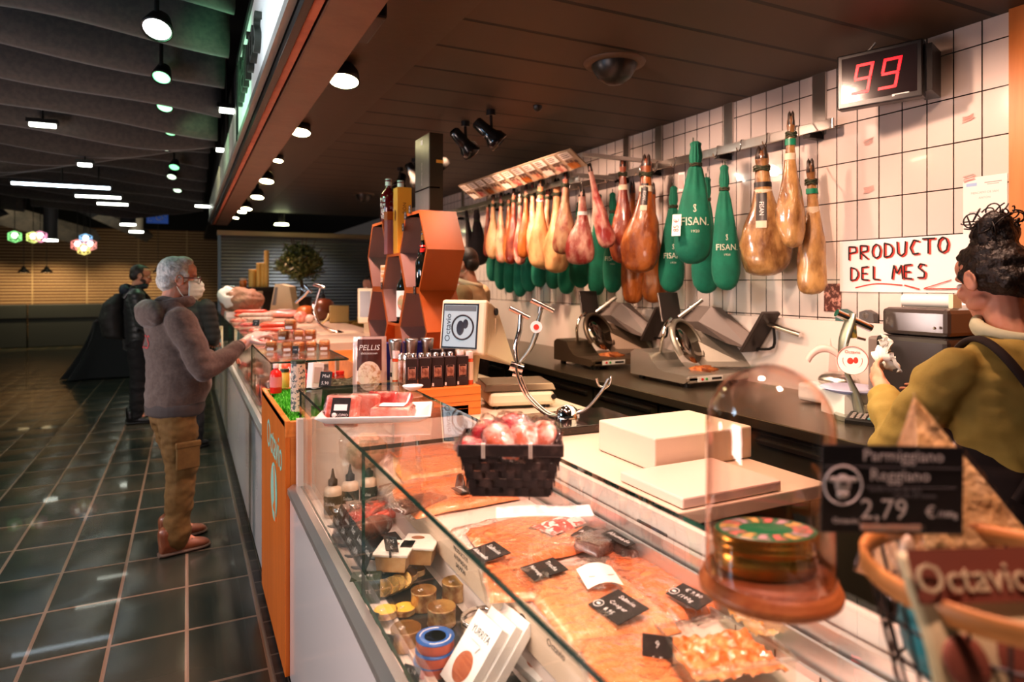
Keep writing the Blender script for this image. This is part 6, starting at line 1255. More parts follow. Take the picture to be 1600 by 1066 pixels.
# shrink-wrapped pieces on the raised shelf
for k, (px, py, r, m, lb) in enumerate(((400, 487, .06, m_fuet, 'white wrapped cheese ball left on the raised shelf'), (410, 486, .055, m_fuet, 'white wrapped cheese ball second on the raised shelf'), (470, 505, .07, m_meat2, 'pinkish wrapped ball behind the chorizo'), (484, 505, .05, m_fuet, 'small whitish ball behind the chorizo'))):
    t = thing('wrapped_cheese', lb, 'cheese', gz(px, py, SZ)); MB().sph((0, 0, r*.9), (r, r, r*.9), 18, 12, fn=lambda p: p*(1+.08*nz(p, 20, k))).build('cheese_body', m, t)
pk2 = thing('wrapped_parcel', 'long pink parcel with white paper band behind the cakes', 'parcel', gz(447, 497, SZ), -.25); MB().sph((0, 0, .05), (.27, .10, .05), 24, 14, fn=lambda p: p*(1+.1*nz(p, 12))).build('parcel_body', mat('pink_film', (.82, .36, .32), .3, coat=.6), pk2); MB().lathe([(.104, -.07), (.106, .07)], 24, c=(-.02, 0, .05), sy=.51, M=Matrix.Rotation(PI/2, 4, 'Y'), caps=False).build('paper_band', m_paper, pk2, M=TR(0, 0, 0, 0)) if False else MB().bb(-.09, .06, -.06, .06, .098, .103).build('paper_band', m_paper, pk2)
# paper parcel, dark rack with wooden tubes, jar
pr2 = thing('paper_parcel', 'crumpled brown and white paper parcel at the far end of the counter', 'parcel', gt(380, 480, 8.0)-Vector((0, 0, .05)), -.4)
MB().sph((0, 0, .13), (.26, .16, .15), 36, 24, fn=lambda p: p*(1+.25*nz(p, 7)+.16*abs(nz(p, 18)))).build('brown_paper', mat('kraft_paper', (.34, .19, .12), .6, bump=(1, 14, .03)), pr2); MB().sph((-.14, -.05, .17), (.13, .11, .12), 30, 20, fn=lambda p: p*(1+.3*nz(p, 9)+.2*abs(nz(p, 20)))).build('white_paper', m_paper, pr2)
fp = thing('counter_riser', 'pale riser carrying the paper parcel on the far glass top', 'riser', (0, 0, 0)); q = gt(380, 480, 8.0); MB().bb(q.x-.2, q.x+.2, q.y-.2, q.y+.2, GT+.001, q.z-.051).build('block', m_white, fp)
gd = thing('slicer_guard', 'brown rounded upright guard plate at the far end of the counter', 'guard', gt(358, 492, 8.6)); MB().prism([(-.11, 0), (.12, 0), (.12, .30), (.06, .37), (-.04, .37), (-.10, .30)], -.012, .012, frame((0, 0, 0), (.8, -.6, 0), (0, .2, .98))).build('guard_plate', mat('guard_brown', (.16, .06, .05), .3), gd, bevel=.01); b = MB(); b.M = frame((0, 0, 0), (.8, -.6, 0), (0, .2, .98)); b.tube([(-.11, 0, 0), (-.11, .30, 0), (-.05, .375, 0), (.06, .375, 0)], .012, 6); b.build('rim', m_chrome, gd)
rk2 = thing('dark_rack', 'dark open rack carrying the yellow wooden tubes and a jar', 'rack', (0, 0, 0)); q = gt(412, 449, 9.0); rz_ = q.z
MB().bb(q.x-.40, q.x+.42, q.y-.12, q.y+.16, rz_-.05, rz_-.001).build('shelf_board', m_black, rk2); MB().bb(q.x-.02, q.x+.30, q.y-.10, q.y+.14, SZ, rz_-.05).build('rack_body', m_dark, rk2); MB().bb(q.x-.36, q.x+.0, q.y-.08, q.y+.14, rz_-.13, rz_-.05).build('lower_tray', m_steel, rk2)
m_bam = mat('bamboo_yellow', (.78, .46, .12), .5, var=((.70, .38, .10), 8, .4, .7))
for k, (px, h, r) in enumerate(((394.5, .24, .050), (404.5, .33, .034), (411, .33, .028), (416.5, .50, .030))):
    p = gt(px, 448, 9.0); p.z = rz_+.001; t = thing('wooden_tube', 'yellow wooden tube on the dark rack, '+('short thick one at the left', 'slim one second from the left', 'slim one next to the tallest', 'tallest one at the right')[k], 'tube', p, group='yellow tubes on the dark rack'); MB().lathe([(r*.97, 0), (r, .01), (r, h-.01), (r*.97, h), (r*.7, h), (r*.7, h-.02), (.001, h-.02)], 20, caps=False).build('tube_body', m_bam, t)
p = gt(380, 447, 9.0); p.z = rz_+.001; t = thing('jar', 'small jar of orange preserve standing left on the dark rack', 'jar', p); MB().lathe([(.042, 0), (.046, .01), (.046, .08), (.04, .095)], 20).build('jar_body', mat('orange_preserve', (.80, .22, .04), .2, coat=.7), t); MB().cyl((0, 0, .095), (0, 0, .125), .042, n=20).build('lid', mat('lid_pale', (.8, .55, .4), .4), t)
# potted tree
tr = thing('potted_tree', 'bushy green potted olive tree at the far end of the counter', 'plant', gt(470, 470, 8.6)); tr.location.z = SZ
MB().lathe([(.10, 0), (.14, .22), (.15, .23), (.14, .24), (.12, .2)], 22).build('pot', mat('pot_dark', (.05, .035, .03), .5), tr); b = MB(); b.tube(smooth_path([(0, 0, .2), (.02, .01, .35), (-.01, 0, .5)], 5), [.02]*11, 8)
cz = 1.84-SZ; LV, L2 = MB(), MB()
for k in range(26):
    a = RN.uniform(0, 2*PI); e = RN.uniform(-.5, 1.3); d = Vector((math.cos(a)*math.cos(e), math.sin(a)*math.cos(e), math.sin(e))); b.tube(smooth_path([(-.01, 0, .45), Vector((0, 0, cz-.1))+d*.15, Vector((0, 0, cz))+d*.34], 4), .005, 5)
b.build('trunk', mat('bark', (.12, .07, .04), .8), tr)
for k in range(3800):
    a = RN.uniform(0, 2*PI); z = RN.uniform(-1, 1); r = RN.random()**.45; s_ = math.sqrt(1-z*z); P = Vector((.37*r*s_*math.cos(a), .37*r*s_*math.sin(a), cz+.31*r*z))
    lump = .75+.5*nz(P, 4); P = Vector((P.x*lump, P.y*lump, cz+(P.z-cz)*lump)); d = Vector((RN.gauss(0, 1), RN.gauss(0, 1), RN.gauss(0, .8))).normalized()*RN.uniform(.045, .075); w_ = d.cross(Vector((RN.random(), RN.random(), RN.random()))).normalized()*.011
    (LV if k % 3 else L2).add([P, P+d*.5+w_, P+d, P+d*.5-w_], [(0, 1, 2, 3)])
LV.build('leaves', mat('olive_leaf', (.06, .085, .018), .5), tr); L2.build('leaves', mat('olive_leaf_light', (.16, .17, .05), .5), tr)
# far till, second ham holder, ceramic pots
ft = thing('till_scale', 'cream till scale with narrow display in front of the potted tree', 'till', gt(447, 489, 8.2), -.1); b = MB(); b.prism([(-.17, 0), (.14, 0), (.08, .33), (-.05, .36), (-.10, .36)], -.10, .10, frame((0, 0, 0), (.92, -.4, 0), (0, 0, 1))); b.build('till_body', m_beige, ft, bevel=.012); MB().prism([(-.135, .10), (-.09, .10), (-.062, .32), (-.095, .32)], .1005, .103, frame((0, 0, 0), (.92, -.4, 0), (0, 0, 1))).build('display', mat('display_grey', (.20, .20, .19), .3), ft)
T3 = 5.6; g3 = lambda px, py, d=0: gt(px, py, T3+d)
h3 = thing('ham_holder', 'pinkish steel ham holder with crossed handles beside the potted tree', 'ham holder', (0, 0, 0)); m_pst = mat('warm_steel', (.72, .56, .46), .2, 1.0)
b = MB(); b.tube(smooth_path([g3(528, 520), g3(512, 515), g3(498, 505), g3(492, 490), g3(490, 475)], 5), .014, 8); b.build('curved_rod', m_pst, h3); q = g3(528, 521); MB().lathe([(.07, 0), (.05, .04), (.0001, .06)], 20, c=(q.x, q.y, q.z-.03)).build('dome_foot', m_pst, h3)
b = MB(); b.bb(q.x-.17, q.x+.17, q.y-.15, q.y+.15, SZ, q.z-.03); b.build('base_block', m_cream, h3, bevel=.01)
MB().tube(smooth_path([g3(490, 486), g3(494, 470), g3(500, 450)], 5), .022, 8, flat=.5).build('upright_arm', m_pst, h3); MB().tube(smooth_path([g3(462, 473), g3(475, 462), g3(482, 453)], 4), .014, 8).build('side_arm', m_pst, h3)
MB().cyl(g3(490, 444), g3(507, 449), .014, n=10).build('handle', m_chrome, h3); MB().cyl(g3(476, 446), g3(487, 457), .012, n=10).build('handle', m_chrome, h3); MB().cyl(g3(470, 450), g3(479, 458), .010, n=10).build('handle', m_chrome, h3); b = MB(); b.tube(smooth_path([g3(503, 505), g3(511, 498), g3(514, 490)], 4), .010, 8); b.build('short_arm', mat('yellowed_steel', (.75, .6, .3), .3, .8), h3)
for k, (px, py, r, h) in enumerate(((478, 497, .11, .17), (505, 497, .135, .25))):
    t = thing('ceramic_pot', ('small round orange-brown pot left' if k == 0 else 'larger dark brown pot with ridged lid')+' behind the crossed ham holder', 'pot', gt(px, py+2, 7.4)); t.location.z = SZ; MB().lathe([(r*.6, 0), (r*.95, h*.3), (r, h*.5), (r*.85, h*.8), (r*.55, h*.95), (.0001, h)], 22).build('pot_body', mat('pot_glaze%d' % k, ((.55, .16, .04), (.16, .05, .02))[k], .3, coat=.4), t)
    if k: MB().lathe([(.02, 0), (.025, .03), (.006, .06), (.006, .10)], 10, c=(0, 0, h*.97)).build('lid_knob', m_dark, t)
t = thing('yellow_box', 'dull yellow box beside the brown pot on the raised shelf', 'box', gt(530, 497, 7.0), -.2); t.location.z = SZ; MB().box((0, 0, .09), (.20, .16, .18)).build('box_body', mat('ochre_box', (.40, .28, .10), .5), t, bevel=.01)
t = thing('till_screen', 'tall white-framed till screen in front of the far assistant', 'till', M=frame(gt(573, 478, 5.6), (.75, -.66, 0), (-.12, .1, .98))); MB().box((0, 0, 0), (.15, .30, .05)).build('screen_case', m_beige, t, bevel=.01); MB().box((.0, .015, .0258), (.10, .22, .002)).build('display', mat('screen_grey', (.22, .21, .20), .25), t); MB().box((0, -.27, -.03), (.06, .26, .05)).build('stand_post', m_beige, t)
# leaflet holder and goods seen inside the far case
lf = thing('leaflet_holder', 'small stand of pale blue leaflets fixed to the end of the far counter', 'leaflet holder', gt(336, 540, 6.9)); lf.location.x = .30; MB().box((.02, 0, 0), (.04, .05, .40)).build('post', m_cream, lf, bevel=.004)
for k in range(3): MB().box((-.02+.012*k, -.03, .03), (.003, .10, .26), TR(0, 0, 0, .2*k, 0, -.08)).build('leaflet', mat('leaflet_blue%d' % k, ((.55, .66, .75), (.7, .7, .7), (.3, .5, .6))[k], .5), lf)
kinds = [('cured_meat', 'cured meat', m_meat), ('cured_meat', 'cured meat', m_smoked), ('cured_sausage', 'sausage', m_saus), ('cured_meat', 'cured meat', m_meat2), ('cured_sausage', 'sausage', m_fuet), ('cured_meat', 'cured meat', mat('dry_brown_meat', (.28, .11, .06), .5, var=((.45, .22, .12), 20, .4, .7)))]
n = 0
for row, (x, z0) in enumerate(((.47, .7265), (.58, .7265), (.74, .872), (.90, .872))):
    for j in range(11):
        y_ = 3.98+.30*j+.05*math.sin(row*2+j*3); nm, ct, m = kinds[(row*5+j*2) % 6]; L, r = .22+.05*math.sin(j*2+row), .034+.010*math.sin(j*5+row); rz = PI/2+(.15, .4, .8, .9)[row]*math.sin(j*1.7+row)
        t = thing(nm, '%s %s inside the far counter, %s from its near end, %s' % (('red', 'dark brown', 'orange-red', 'pink', 'whitish', 'dry brown')[(row*5+j*2) % 6], 'piece' if nm == 'cured_meat' else 'sausage', ORD[j], ('front lower row', 'back lower row', 'front upper row', 'back upper row')[row]), ct, (x, y_, z0+r), rz, 'cured goods inside the far counter')
        MB().tube(smooth_path([(-L/2, 0, 0), (-L*.2, .012*math.sin(j), .006), (L*.2, -.01, .004), (L/2, 0, 0)], 5), [r*.3, r*.75]+[r*(1+.12*math.sin(i+j)) for i in range(12)]+[r*.7, r*.3], 12).build('body', m, t)
        if nm == 'cured_meat': MB().sph((0, 0, 0), (L*.52, r*1.15, r*1.0), 16, 10, fn=lambda p: p*(1+.2*nz(p, 30, j))).build('film', m_film, t)
for j in range(8):
    price_tag(frame((.432, 4.0+.38*j, .80), (0, -1, 0), (.3, 0, .95)), .05, .05, ['%d,95' % (5+j)], 'small black price tag inside the far counter glass, %s from its near end' % ORD[j], 'small black price tags inside the far counter')
for j in range(6):
    b = [gz(356+9*j, 585+0*j, .73)]
    t = thing('hanging_spring_tag', 'zigzag dark wire holder inside the far counter, %s from its near end' % ORD[j], 'tag holder', (.43, 3.95+.33*j, .79), group='zigzag wire tag holders'); MB().tube([(0, .014*((i % 2)*2-1), .018*i) for i in range(9)], .004, 5).build('wire', m_dark, t)
# ------------------------------------------------------------------ people (local axes: x forward, y to the person's left, z up)
def head(b, c, yaw=0, pitch=0, s=1.):
    b.M = Matrix.Translation(c) @ Matrix.Rotation(yaw, 4, 'Z') @ Matrix.Rotation(pitch, 4, 'Y') @ Matrix.Scale(s, 4)
    b.sph((-.012, 0, .035), (.094, .074, .088), 22, 16); b.sph((.030, 0, -.030), (.060, .060, .080), 18, 14); b.sph((.046, 0, -.082), (.040, .040, .036), 16, 12)
    b.sph((.074, 0, -.104), (.018, .021, .017), 12, 8); b.sph((.074, 0, .030), (.018, .050, .014), 16, 8); b.sph((.045, 0, .055), (.046, .056, .045), 16, 10)
    b.tube([(.082, 0, .018), (.096, 0, -.010), (.108, 0, -.030), (.098, 0, -.042)], [.009, .010, .0135, .009], 10); b.sph((.092, .010, -.036), (.010, .008, .008), 8, 6); b.sph((.092, -.010, -.036), (.010, .008, .008), 8, 6)
    b.sph((.084, 0, -.063), (.013, .023, .0065), 12, 8); b.sph((.082, 0, -.076), (.013, .020, .0065), 12, 8)
    for k in (-1, 1):
        b.sph((.062, .042*k, -.022), (.024, .020, .022), 12, 8); b.sph((.02, .052*k, -.065), (.04, .014, .022), 12, 8)
        b.sph((-.006, .076*k, -.008), (.019, .008, .031), 12, 8, M=Matrix.Rotation(.25*k, 4, 'Z')); b.tube(arc((-.008, .083*k, -.004), .020, -1.2, 3.6, 12, (1, 0, 0), (0, 0, 1.45)), .0045, 6)
    b.M = None
def eyes(t, c, yaw, pitch, s=1.):
    M = Matrix.Translation(c) @ Matrix.Rotation(yaw, 4, 'Z') @ Matrix.Rotation(pitch, 4, 'Y') @ Matrix.Scale(s, 4)
    for k in (-1, 1):
        e = MB(); e.M = M; e.sph((.079, .031*k, .006), (.0115, .0125, .0095), 12, 8); o = e.build('eye', mat('eye_white', (.8, .74, .7), .2), t); i = MB(); i.M = M; i.sph((.0885, .031*k, .006), (.003, .0055, .0055), 10, 6); i.build('iris', m_ink, t).parent = o
def hand(b, w, f, n, k=1, curl=.35, s=1., spread=.06):
    w, f, n = Vector(w), Vector(f).normalized(), Vector(n); n = (n-f*n.dot(f)).normalized(); sd = f.cross(n)*k
    M = Matrix(((f.x, sd.x, n.x, 0), (f.y, sd.y, n.y, 0), (f.z, sd.z, n.z, 0), (0, 0, 0, 1)))
    b.sph(w+f*.048*s, (.052*s, .041*s, .017*s), 16, 10, M=M); b.caps([w-f*.03, w+f*.03*s], [.027*s, .025*s], 12)
    for i in range(4):
        p = w+f*(.086-.006*abs(i-1.4))*s+sd*(-.030+.020*i)*s; L = (.034, .039, .036, .028)[i]*s; pts = [w+f*.04*s+sd*(-.024+.016*i)*s, p]; a = 0; dr = f
        for j, q in enumerate((1, .72, .62)):
            a += curl*(.7+.15*j)+.05*i; dr = (f*math.cos(a)+n*math.sin(a)+sd*spread*(i-1.5)).normalized(); p = p+dr*L*q; pts.append(p)
        b.caps(pts, [.0105*s, .0098*s, .0090*s, .0082*s, .0074*s], 10)
    p = w+f*.025*s-sd*.030*s; q = p+(f*.55-sd*.65+n*.45).normalized()*.040*s; r = q+(f*.85-sd*.15+n*.55).normalized()*.034*s; e = r+(f*.8+sd*.2+n*.5).normalized()*.024*s
    b.caps([w+f*.02*s, p, q, r, e], [.016*s, .015*s, .0115*s, .0098*s, .0085*s], 10)
def torso(b, secs):
    # secs: (z, x offset, half depth, half width)
    b.loft([((x, 0, z), rx, ry, (1, 0, 0), (0, 1, 0)) for z, x, rx, ry in secs], 28)
def limb(b, pts, rs, n=14): b.caps([Vector(p) for p in pts], rs, n)
def shoe(t, p, rz, m, ms, s=1., name='shoe'):
    M = TR(p[0], p[1], p[2], rz)
    b = MB(); b.M = M; secs = []
    for x, w, h, z in ((-.085, .022, .030, .045), (-.075, .034, .045, .05), (-.03, .038, .055, .058), (.02, .038, .048, .050), (.07, .044, .036, .040), (.12, .047, .030, .034), (.155, .040, .024, .030), (.178, .022, .014, .026)): secs.append(((x*s, 0, z*s), w*s, h*s, (0, 1, 0), (0, 0, 1)))
    b.loft(secs, 20); b.caps([(-.045*s, 0, .07*s), (-.05*s, 0, .125*s)], [.046*s, .046*s]); o = b.build(name, m, t, voxel=.007, relax=3)
    b = MB(); b.M = M; b.loft([((x*s, 0, .014*s), w*s, .014*s, (0, 1, 0), (0, 0, 1)) for x, w in ((-.09, .026), (-.075, .038), (-.02, .041), (.07, .048), (.12, .051), (.16, .043), (.184, .022))], 16); b.build('sole', ms, t).parent = o
    b = MB(); b.M = M
    for i in range(4): b.tube([(.015*s+.022*i*s, -.022*s, .098*s-.010*i*s), (.02*s+.022*i*s, 0, .106*s-.010*i*s), (.015*s+.022*i*s, .022*s, .098*s-.010*i*s)], .004, 6)
    b.build('laces', ms, t).parent = o
def folds(a, sc, b_=0, z0=None):
    return lambda p: a*(noise.noise(Vector((p.x*sc*.8, p.y*sc*.8, p.z*sc*1.5+b_)))+.5*noise.noise(Vector((p.x*sc*2.2, p.y*sc*2.2+b_, p.z*sc*3.5))))
m_hood = mat('hoodie_grey_brown', (.092, .060, .048), .9, var=((.118, .08, .064), 60, .4, .6), sheen=.3, bump=(.15, 220))
m_khaki = mat('khaki_trousers', (.125, .066, .016), .85, var=((.16, .088, .023), 25, .35, .65), bump=(.12, 200))
m_grey = mat('grey_hair', (.60, .57, .53), .7, var=((.34, .33, .31), 40, .4, .65), bump=(.6, 90, .01))
m_hdark = mat('dark_hair', (.014, .009, .007), .45, var=((.035, .022, .015), 80, .45, .65), bump=(.5, 130, .01))
m_shoe = mat('brown_leather', (.17, .05, .018), .45, var=((.22, .075, .03), 18, .4, .7), coat=.2); m_sole = mat('brown_sole', (.13, .085, .06), .7)
m_mask = mat('mask_green_white', (.62, .72, .64), .7, bump=(.1, 60)); m_glove = mat('clear_glove', (.80, .56, .50), .3, coat=.5, bump=(.4, 70, .01))
# --- man with the mask
A1 = .35
p1 = thing('person', 'grey-haired man in a brown hoodie, face mask and khaki trousers reaching over the counter', 'person', (-.075, 4.41, 0), A1)
HC = (.035, 0, 1.595); HY, HP = -.22, .02
b = MB(); head(b, HC, HY, HP, 1.06); limb(b, [(-.02, 0, 1.40), (.01, 0, 1.53)], [.066, .060])
torso(b, [(.86, 0, .10, .15), (1.0, .02, .12, .16), (1.2, .0, .12, .17), (1.38, -.02, .10, .17), (1.44, -.02, .06, .10)])
E1, W1 = (.075, -.265, 1.075), (.352, -.200, 1.215)
limb(b, [(-.02, -.19, 1.36), E1, W1], [.058, .042, .028]); hand(b, W1, (.80, -.05, .42), (.30, .30, -.85), 1, .55, 1.0)
limb(b, [(-.02, .19, 1.36), (.06, .25, 1.09), (.27, .13, 1.10)], [.058, .042, .03]); hand(b, (.29, .11, 1.10), (.8, -.4, .1), (0, -.2, -1), -1, .5)
limb(b, [(0, -.085, .86), (.02, -.10, .50), (-.015, -.105, .10), (.08, -.105, .045)], [.08, .055, .04, .025]); limb(b, [(0, .085, .86), (.07, .10, .50), (.06, .115, .10), (.15, .12, .045)], [.08, .055, .04, .025])
b.build('body', m_skin, p1, voxel=.0052, relax=2)
eyes(p1, HC, HY, HP, 1.06)
b = MB(); torso(b, [(.835, .01, .142, .185), (.86, .01, .155, .198), (.95, .035, .172, .205), (1.08, .035, .172, .205), (1.22, .005, .150, .205), (1.33, -.02, .125, .200), (1.41, -.03, .090, .150), (1.45, -.03, .07, .09)])
limb(b, [(-.025, -.175, 1.355), (.03, -.235, 1.21), E1, (.205, -.238, 1.135), (.285, -.218, 1.178)], [.085, .078, .072, .060, .050]); limb(b, [(-.025, .175, 1.355), (.02, .235, 1.2), (.06, .25, 1.09), (.26, .14, 1.10)], [.085, .075, .066, .05])
limb(b, [(-.03, -.09, 1.405), (-.045, 0, 1.42), (-.03, .09, 1.405)], [.075, .08, .075])
hd = b.build('hoodie', m_hood, p1, voxel=.009, relax=5, disp=folds(.011, 7))
b = MB(); torso(b, [(.795, .01, .138, .18), (.81, .01, .152, .195), (.85, .012, .158, .204), (.875, .012, .155, .202)]); b.build('hem_rib', mat('rib_grey', (.075, .06, .055), .9), p1, voxel=.008, relax=2).parent = p1
b = MB(); b.sph((-.125, 0, 1.395), (.068, .165, .088), 24, 16, M=Matrix.Rotation(-.2, 4, 'Y')); b.sph((-.06, 0, 1.43), (.08, .15, .045), 20, 12); b.tube(arc((.0, 0, 1.455), .098, .7, 2*PI-.7, 20, (1, 0, .25), (0, 1.0, 0)), .036, 12); b.build('hood', m_hood, p1, voxel=.008, relax=9, disp=folds(.008, 11, 2))
b = MB(); limb(b, [(.272, -.220, 1.171), (.298, -.213, 1.186)], [.046, .044]); b.build('cuff', mat('cuff_grey', (.085, .065, .06), .9), p1, voxel=.006, relax=2)
b = MB(); hand(b, W1, (.80, -.05, .42), (.30, .30, -.85), 1, .55, 1.13); b.caps([Vector(W1)+Vector((-.02, .0, -.02)), Vector(W1)+Vector((.03, .01, .015))], [.036, .033]); b.build('glove', m_glove, p1, voxel=.0045, relax=2)
text('CS', .115, mat('faded_print_red', (.36, .05, .05), .8), p1, frame((-.30, .02, 1.245), (0, -1, 0), (.10, 0, 1)), .0, wrap=BVHTree.FromPolygons([v.co[:] for v in hd.data.vertices], [p.vertices[:] for p in hd.data.polygons]), res=3)
b = MB()
limb(b, [(.0, -.082, .79), (.0, -.092, .68), (.02, -.10, .50), (.0, -.105, .30), (-.015, -.105, .13), (-.012, -.105, .09)], [.108, .102, .086, .076, .074, .070]); limb(b, [(.0, .082, .79), (.03, .098, .68), (.075, .10, .50), (.075, .11, .30), (.06, .115, .14), (.06, .115, .10)], [.108, .100, .084, .075, .072, .068]); torso(b, [(.76, 0, .105, .155), (.83, 0, .108, .160), (.86, 0, .10, .15)])
b.build('trousers', m_khaki, p1, voxel=.009, relax=5, disp=folds(.012, 10, 1))
MB().box((.01, -.208, .58), (.13, .024, .15), TR(0, 0, 0, 0, .04)).build('cargo_pocket', m_khaki, p1, bevel=.01); MB().box((.01, -.214, .648), (.14, .024, .035), TR(0, 0, 0, 0, .04)).build('pocket_flap', m_khaki, p1, bevel=.008)
shoe(p1, (-.02, -.105, 0), -.05, m_shoe, m_sole, 1.03); shoe(p1, (.055, .12, 0), .05, m_shoe, m_sole, 1.03)
def onhead(fn, HC=HC, HY=HY, HP=HP, s=1.06):
    b = MB(); b.M = Matrix.Translation(HC) @ Matrix.Rotation(HY, 4, 'Z') @ Matrix.Rotation(HP, 4, 'Y') @ Matrix.Scale(s, 4); fn(b); return b
def hairf(b):
    b.sph((-.024, 0, .045), (.092, .081, .088), 26, 18); b.sph((-.055, 0, -.005), (.062, .074, .07), 20, 14); b.sph((.012, 0, .100), (.062, .060, .034), 18, 10)
    for k in (-1, 1): b.sph((.014, .070*k, .020), (.030, .012, .034), 12, 8)
onhead(hairf).build('hair', m_grey, p1, voxel=.005, relax=2, disp=lambda p: .004*noise.noise(Vector((p.x*22, p.y*22, p.z*40)))+.0025*noise.noise(Vector((p.x*60, p.y*60, p.z*110))))
def maskf(b):
    def fn(u, v):
        a = (u-.5)*2.5; z = .004-.125*v; r = .083+.034*math.sin(PI*min(1, v*1.05))**.8*math.cos(a)**2; pl = .0025*math.sin(v*26)*math.cos(a)
        return (.012+(r+pl)*math.cos(a)*1.02, (.074+.006*math.sin(PI*v))*math.sin(a)*1.06, z+.014*math.cos(a)**4*(1-v)-.012*abs(math.sin(a))*(1-v)+.018*abs(math.sin(a))*v)
    b.grid(fn, 30, 22)
o = onhead(maskf).build('face_mask', m_mask, p1, solid=.003)
def strap(b):
    for k in (-1, 1): b.tube([(.02, .080*k, -.012), (-.012, .086*k, .018), (-.026, .082*k, -.005)], .0022, 5); b.tube([(.016, .082*k, -.098), (-.004, .084*k, -.070), (-.022, .084*k, -.035)], .0022, 5)
onhead(strap).build('ear_loop', m_mask, p1).parent = o
def glas(b):
    for k in (-1, 1): b.tube([(.104, .034*k+.024*math.cos(a)*1.0, .002+.017*math.sin(a)) for a in [2*PI*i/20 for i in range(20)]], .0026, 6, closed=True); b.tube([(.100, .058*k, .008), (.06, .078*k, .010), (-.015, .083*k, .010)], .003, 6)
    b.tube([(.105, -.010, .006), (.108, 0, .009), (.105, .010, .006)], .003, 6)
onhead(glas).build('glasses', mat('glasses_dark_red', (.10, .025, .025), .3), p1)
# --- man with the backpack
def stander(label, loc, rz, jac, trs, hairm, skinm, H=1.0, beard=False, yaw=0, pitch=.1, arms='down', vox=.008, shoem=None):
    t = thing('person', label, 'person', loc, rz); t.scale = (H, H, H); HC = (.03, 0, 1.60)
    b = MB(); head(b, HC, yaw, pitch, 1.0); limb(b, [(-.02, 0, 1.42), (.01, 0, 1.54)], [.062, .056]); torso(b, [(.86, 0, .10, .15), (1.2, 0, .11, .16), (1.38, -.02, .09, .16), (1.44, -.02, .06, .10)])
    ar = {'down': [(-.02, .20, 1.38), (.03, .25, 1.10), (.22, .17, 1.02)], 'fwd': [(-.02, .20, 1.38), (.06, .24, 1.12), (.30, .12, 1.14)]}[arms]
    for k in (-1, 1):
        q = [Vector((x, y_*k, z)) for x, y_, z in ar]; limb(b, q, [.055, .042, .03]); hand(b, q[2], (.8, -.45*k, -.1), (0, 0, -1), -k, .5); limb(b, [(0, .09*k, .88), (.01, .095*k, .48), (-.01, .10*k, .09), (.07, .10*k, .045)], [.09, .062, .045, .02])
    b.build('body', skinm, t, voxel=vox*.7, relax=2); eyes(t, HC, yaw, pitch)
    b = MB(); torso(b, [(.80, 0, .135, .185), (.95, .01, .145, .195), (1.15, .0, .145, .205), (1.32, -.02, .125, .205), (1.42, -.02, .09, .15), (1.47, -.015, .072, .085)])
    for k in (-1, 1): q = [Vector((x, y_*k, z)) for x, y_, z in ar]; limb(b, [q[0], (q[0]+q[1])/2, q[1], q[1].lerp(q[2], .92)], [.082, .074, .066, .050])
    quilt = lambda p: .006*abs(math.sin(p.z*48)) + .006*noise.noise(p*8)
    b.build('jacket', jac, t, voxel=vox, relax=4, disp=quilt if arms == 'down' else folds(.010, 8))
    b = MB()
    for k in (-1, 1): limb(b, [(0, .088*k, .86), (.01, .095*k, .50), (-.01, .10*k, .10)], [.115, .082, .066])
    torso(b, [(.76, 0, .11, .165), (.90, 0, .125, .178)]); b.build('trousers', trs, t, voxel=.010, relax=4, disp=folds(.010, 9, 3))
    for k in (-1, 1): shoe(t, (-.02, .10*k, 0), .15*k, shoem or m_black, m_black)
    return t, HC
m_puff = mat('dark_puffer', (.018, .022, .022), .45, sheen=.2); m_bktr = mat('black_trousers', (.010, .010, .011), .8)
p2, HC2 = stander('bearded man in a dark quilted jacket with a black backpack standing beyond the masked man', (-.50, 8.55, 0), .10, m_puff, m_bktr, m_hdark, m_skin2, 1.03, yaw=-.05, pitch=.18)
oh = lambda fn: onhead(fn, HC2, -.05, .18, 1.0)
def hair2(b): b.sph((-.026, 0, .040), (.090, .079, .086), 24, 16); b.sph((-.055, 0, -.005), (.056, .072, .06), 18, 12); b.sph((.0, 0, .098), (.060, .055, .024), 16, 8); [b.sph((.016, .072*k, .0), (.016, .008, .03), 10, 8) for k in (-1, 1)]
oh(hair2).build('hair', m_hdark, p2, voxel=.007, relax=1)
def beard(b): b.sph((.052, 0, -.090), (.044, .047, .036), 18, 12); [b.sph((.03, .052*k, -.055), (.035, .014, .034), 12, 8) for k in (-1, 1)]; b.sph((.094, 0, -.050), (.009, .024, .006), 12, 8)
oh(beard).build('beard', m_hdark, p2, voxel=.006, relax=1)
oh(glas).build('glasses', m_gold, p2)
b = MB(); b.sph((-.11, 0, 1.45), (.07, .14, .07), 20, 12); b.tube(arc((.0, 0, 1.475), .088, .5, 2*PI-.5, 18, (1, 0, .2), (0, 1.05, 0)), .032, 10); b.build('hood', mat('navy_hood', (.015, .022, .035), .7), p2, voxel=.009, relax=3)
b = MB(); b.loft([((-.13, 0, .92), .05, .13, (1, 0, 0), (0, 1, 0)), ((-.22, 0, .95), .11, .155, (1, 0, 0), (0, 1, 0)), ((-.24, 0, 1.15), .125, .16, (1, 0, 0), (0, 1, 0)), ((-.22, 0, 1.30), .11, .15, (1, 0, 0), (0, 1, 0)), ((-.16, 0, 1.41), .05, .09, (1, 0, 0), (0, 1, 0))], 24); bp = b.build('backpack', mat('backpack_black', (.012, .011, .010), .7, bump=(.3, 20)), p2, voxel=.012, relax=4, disp=folds(.008, 9))
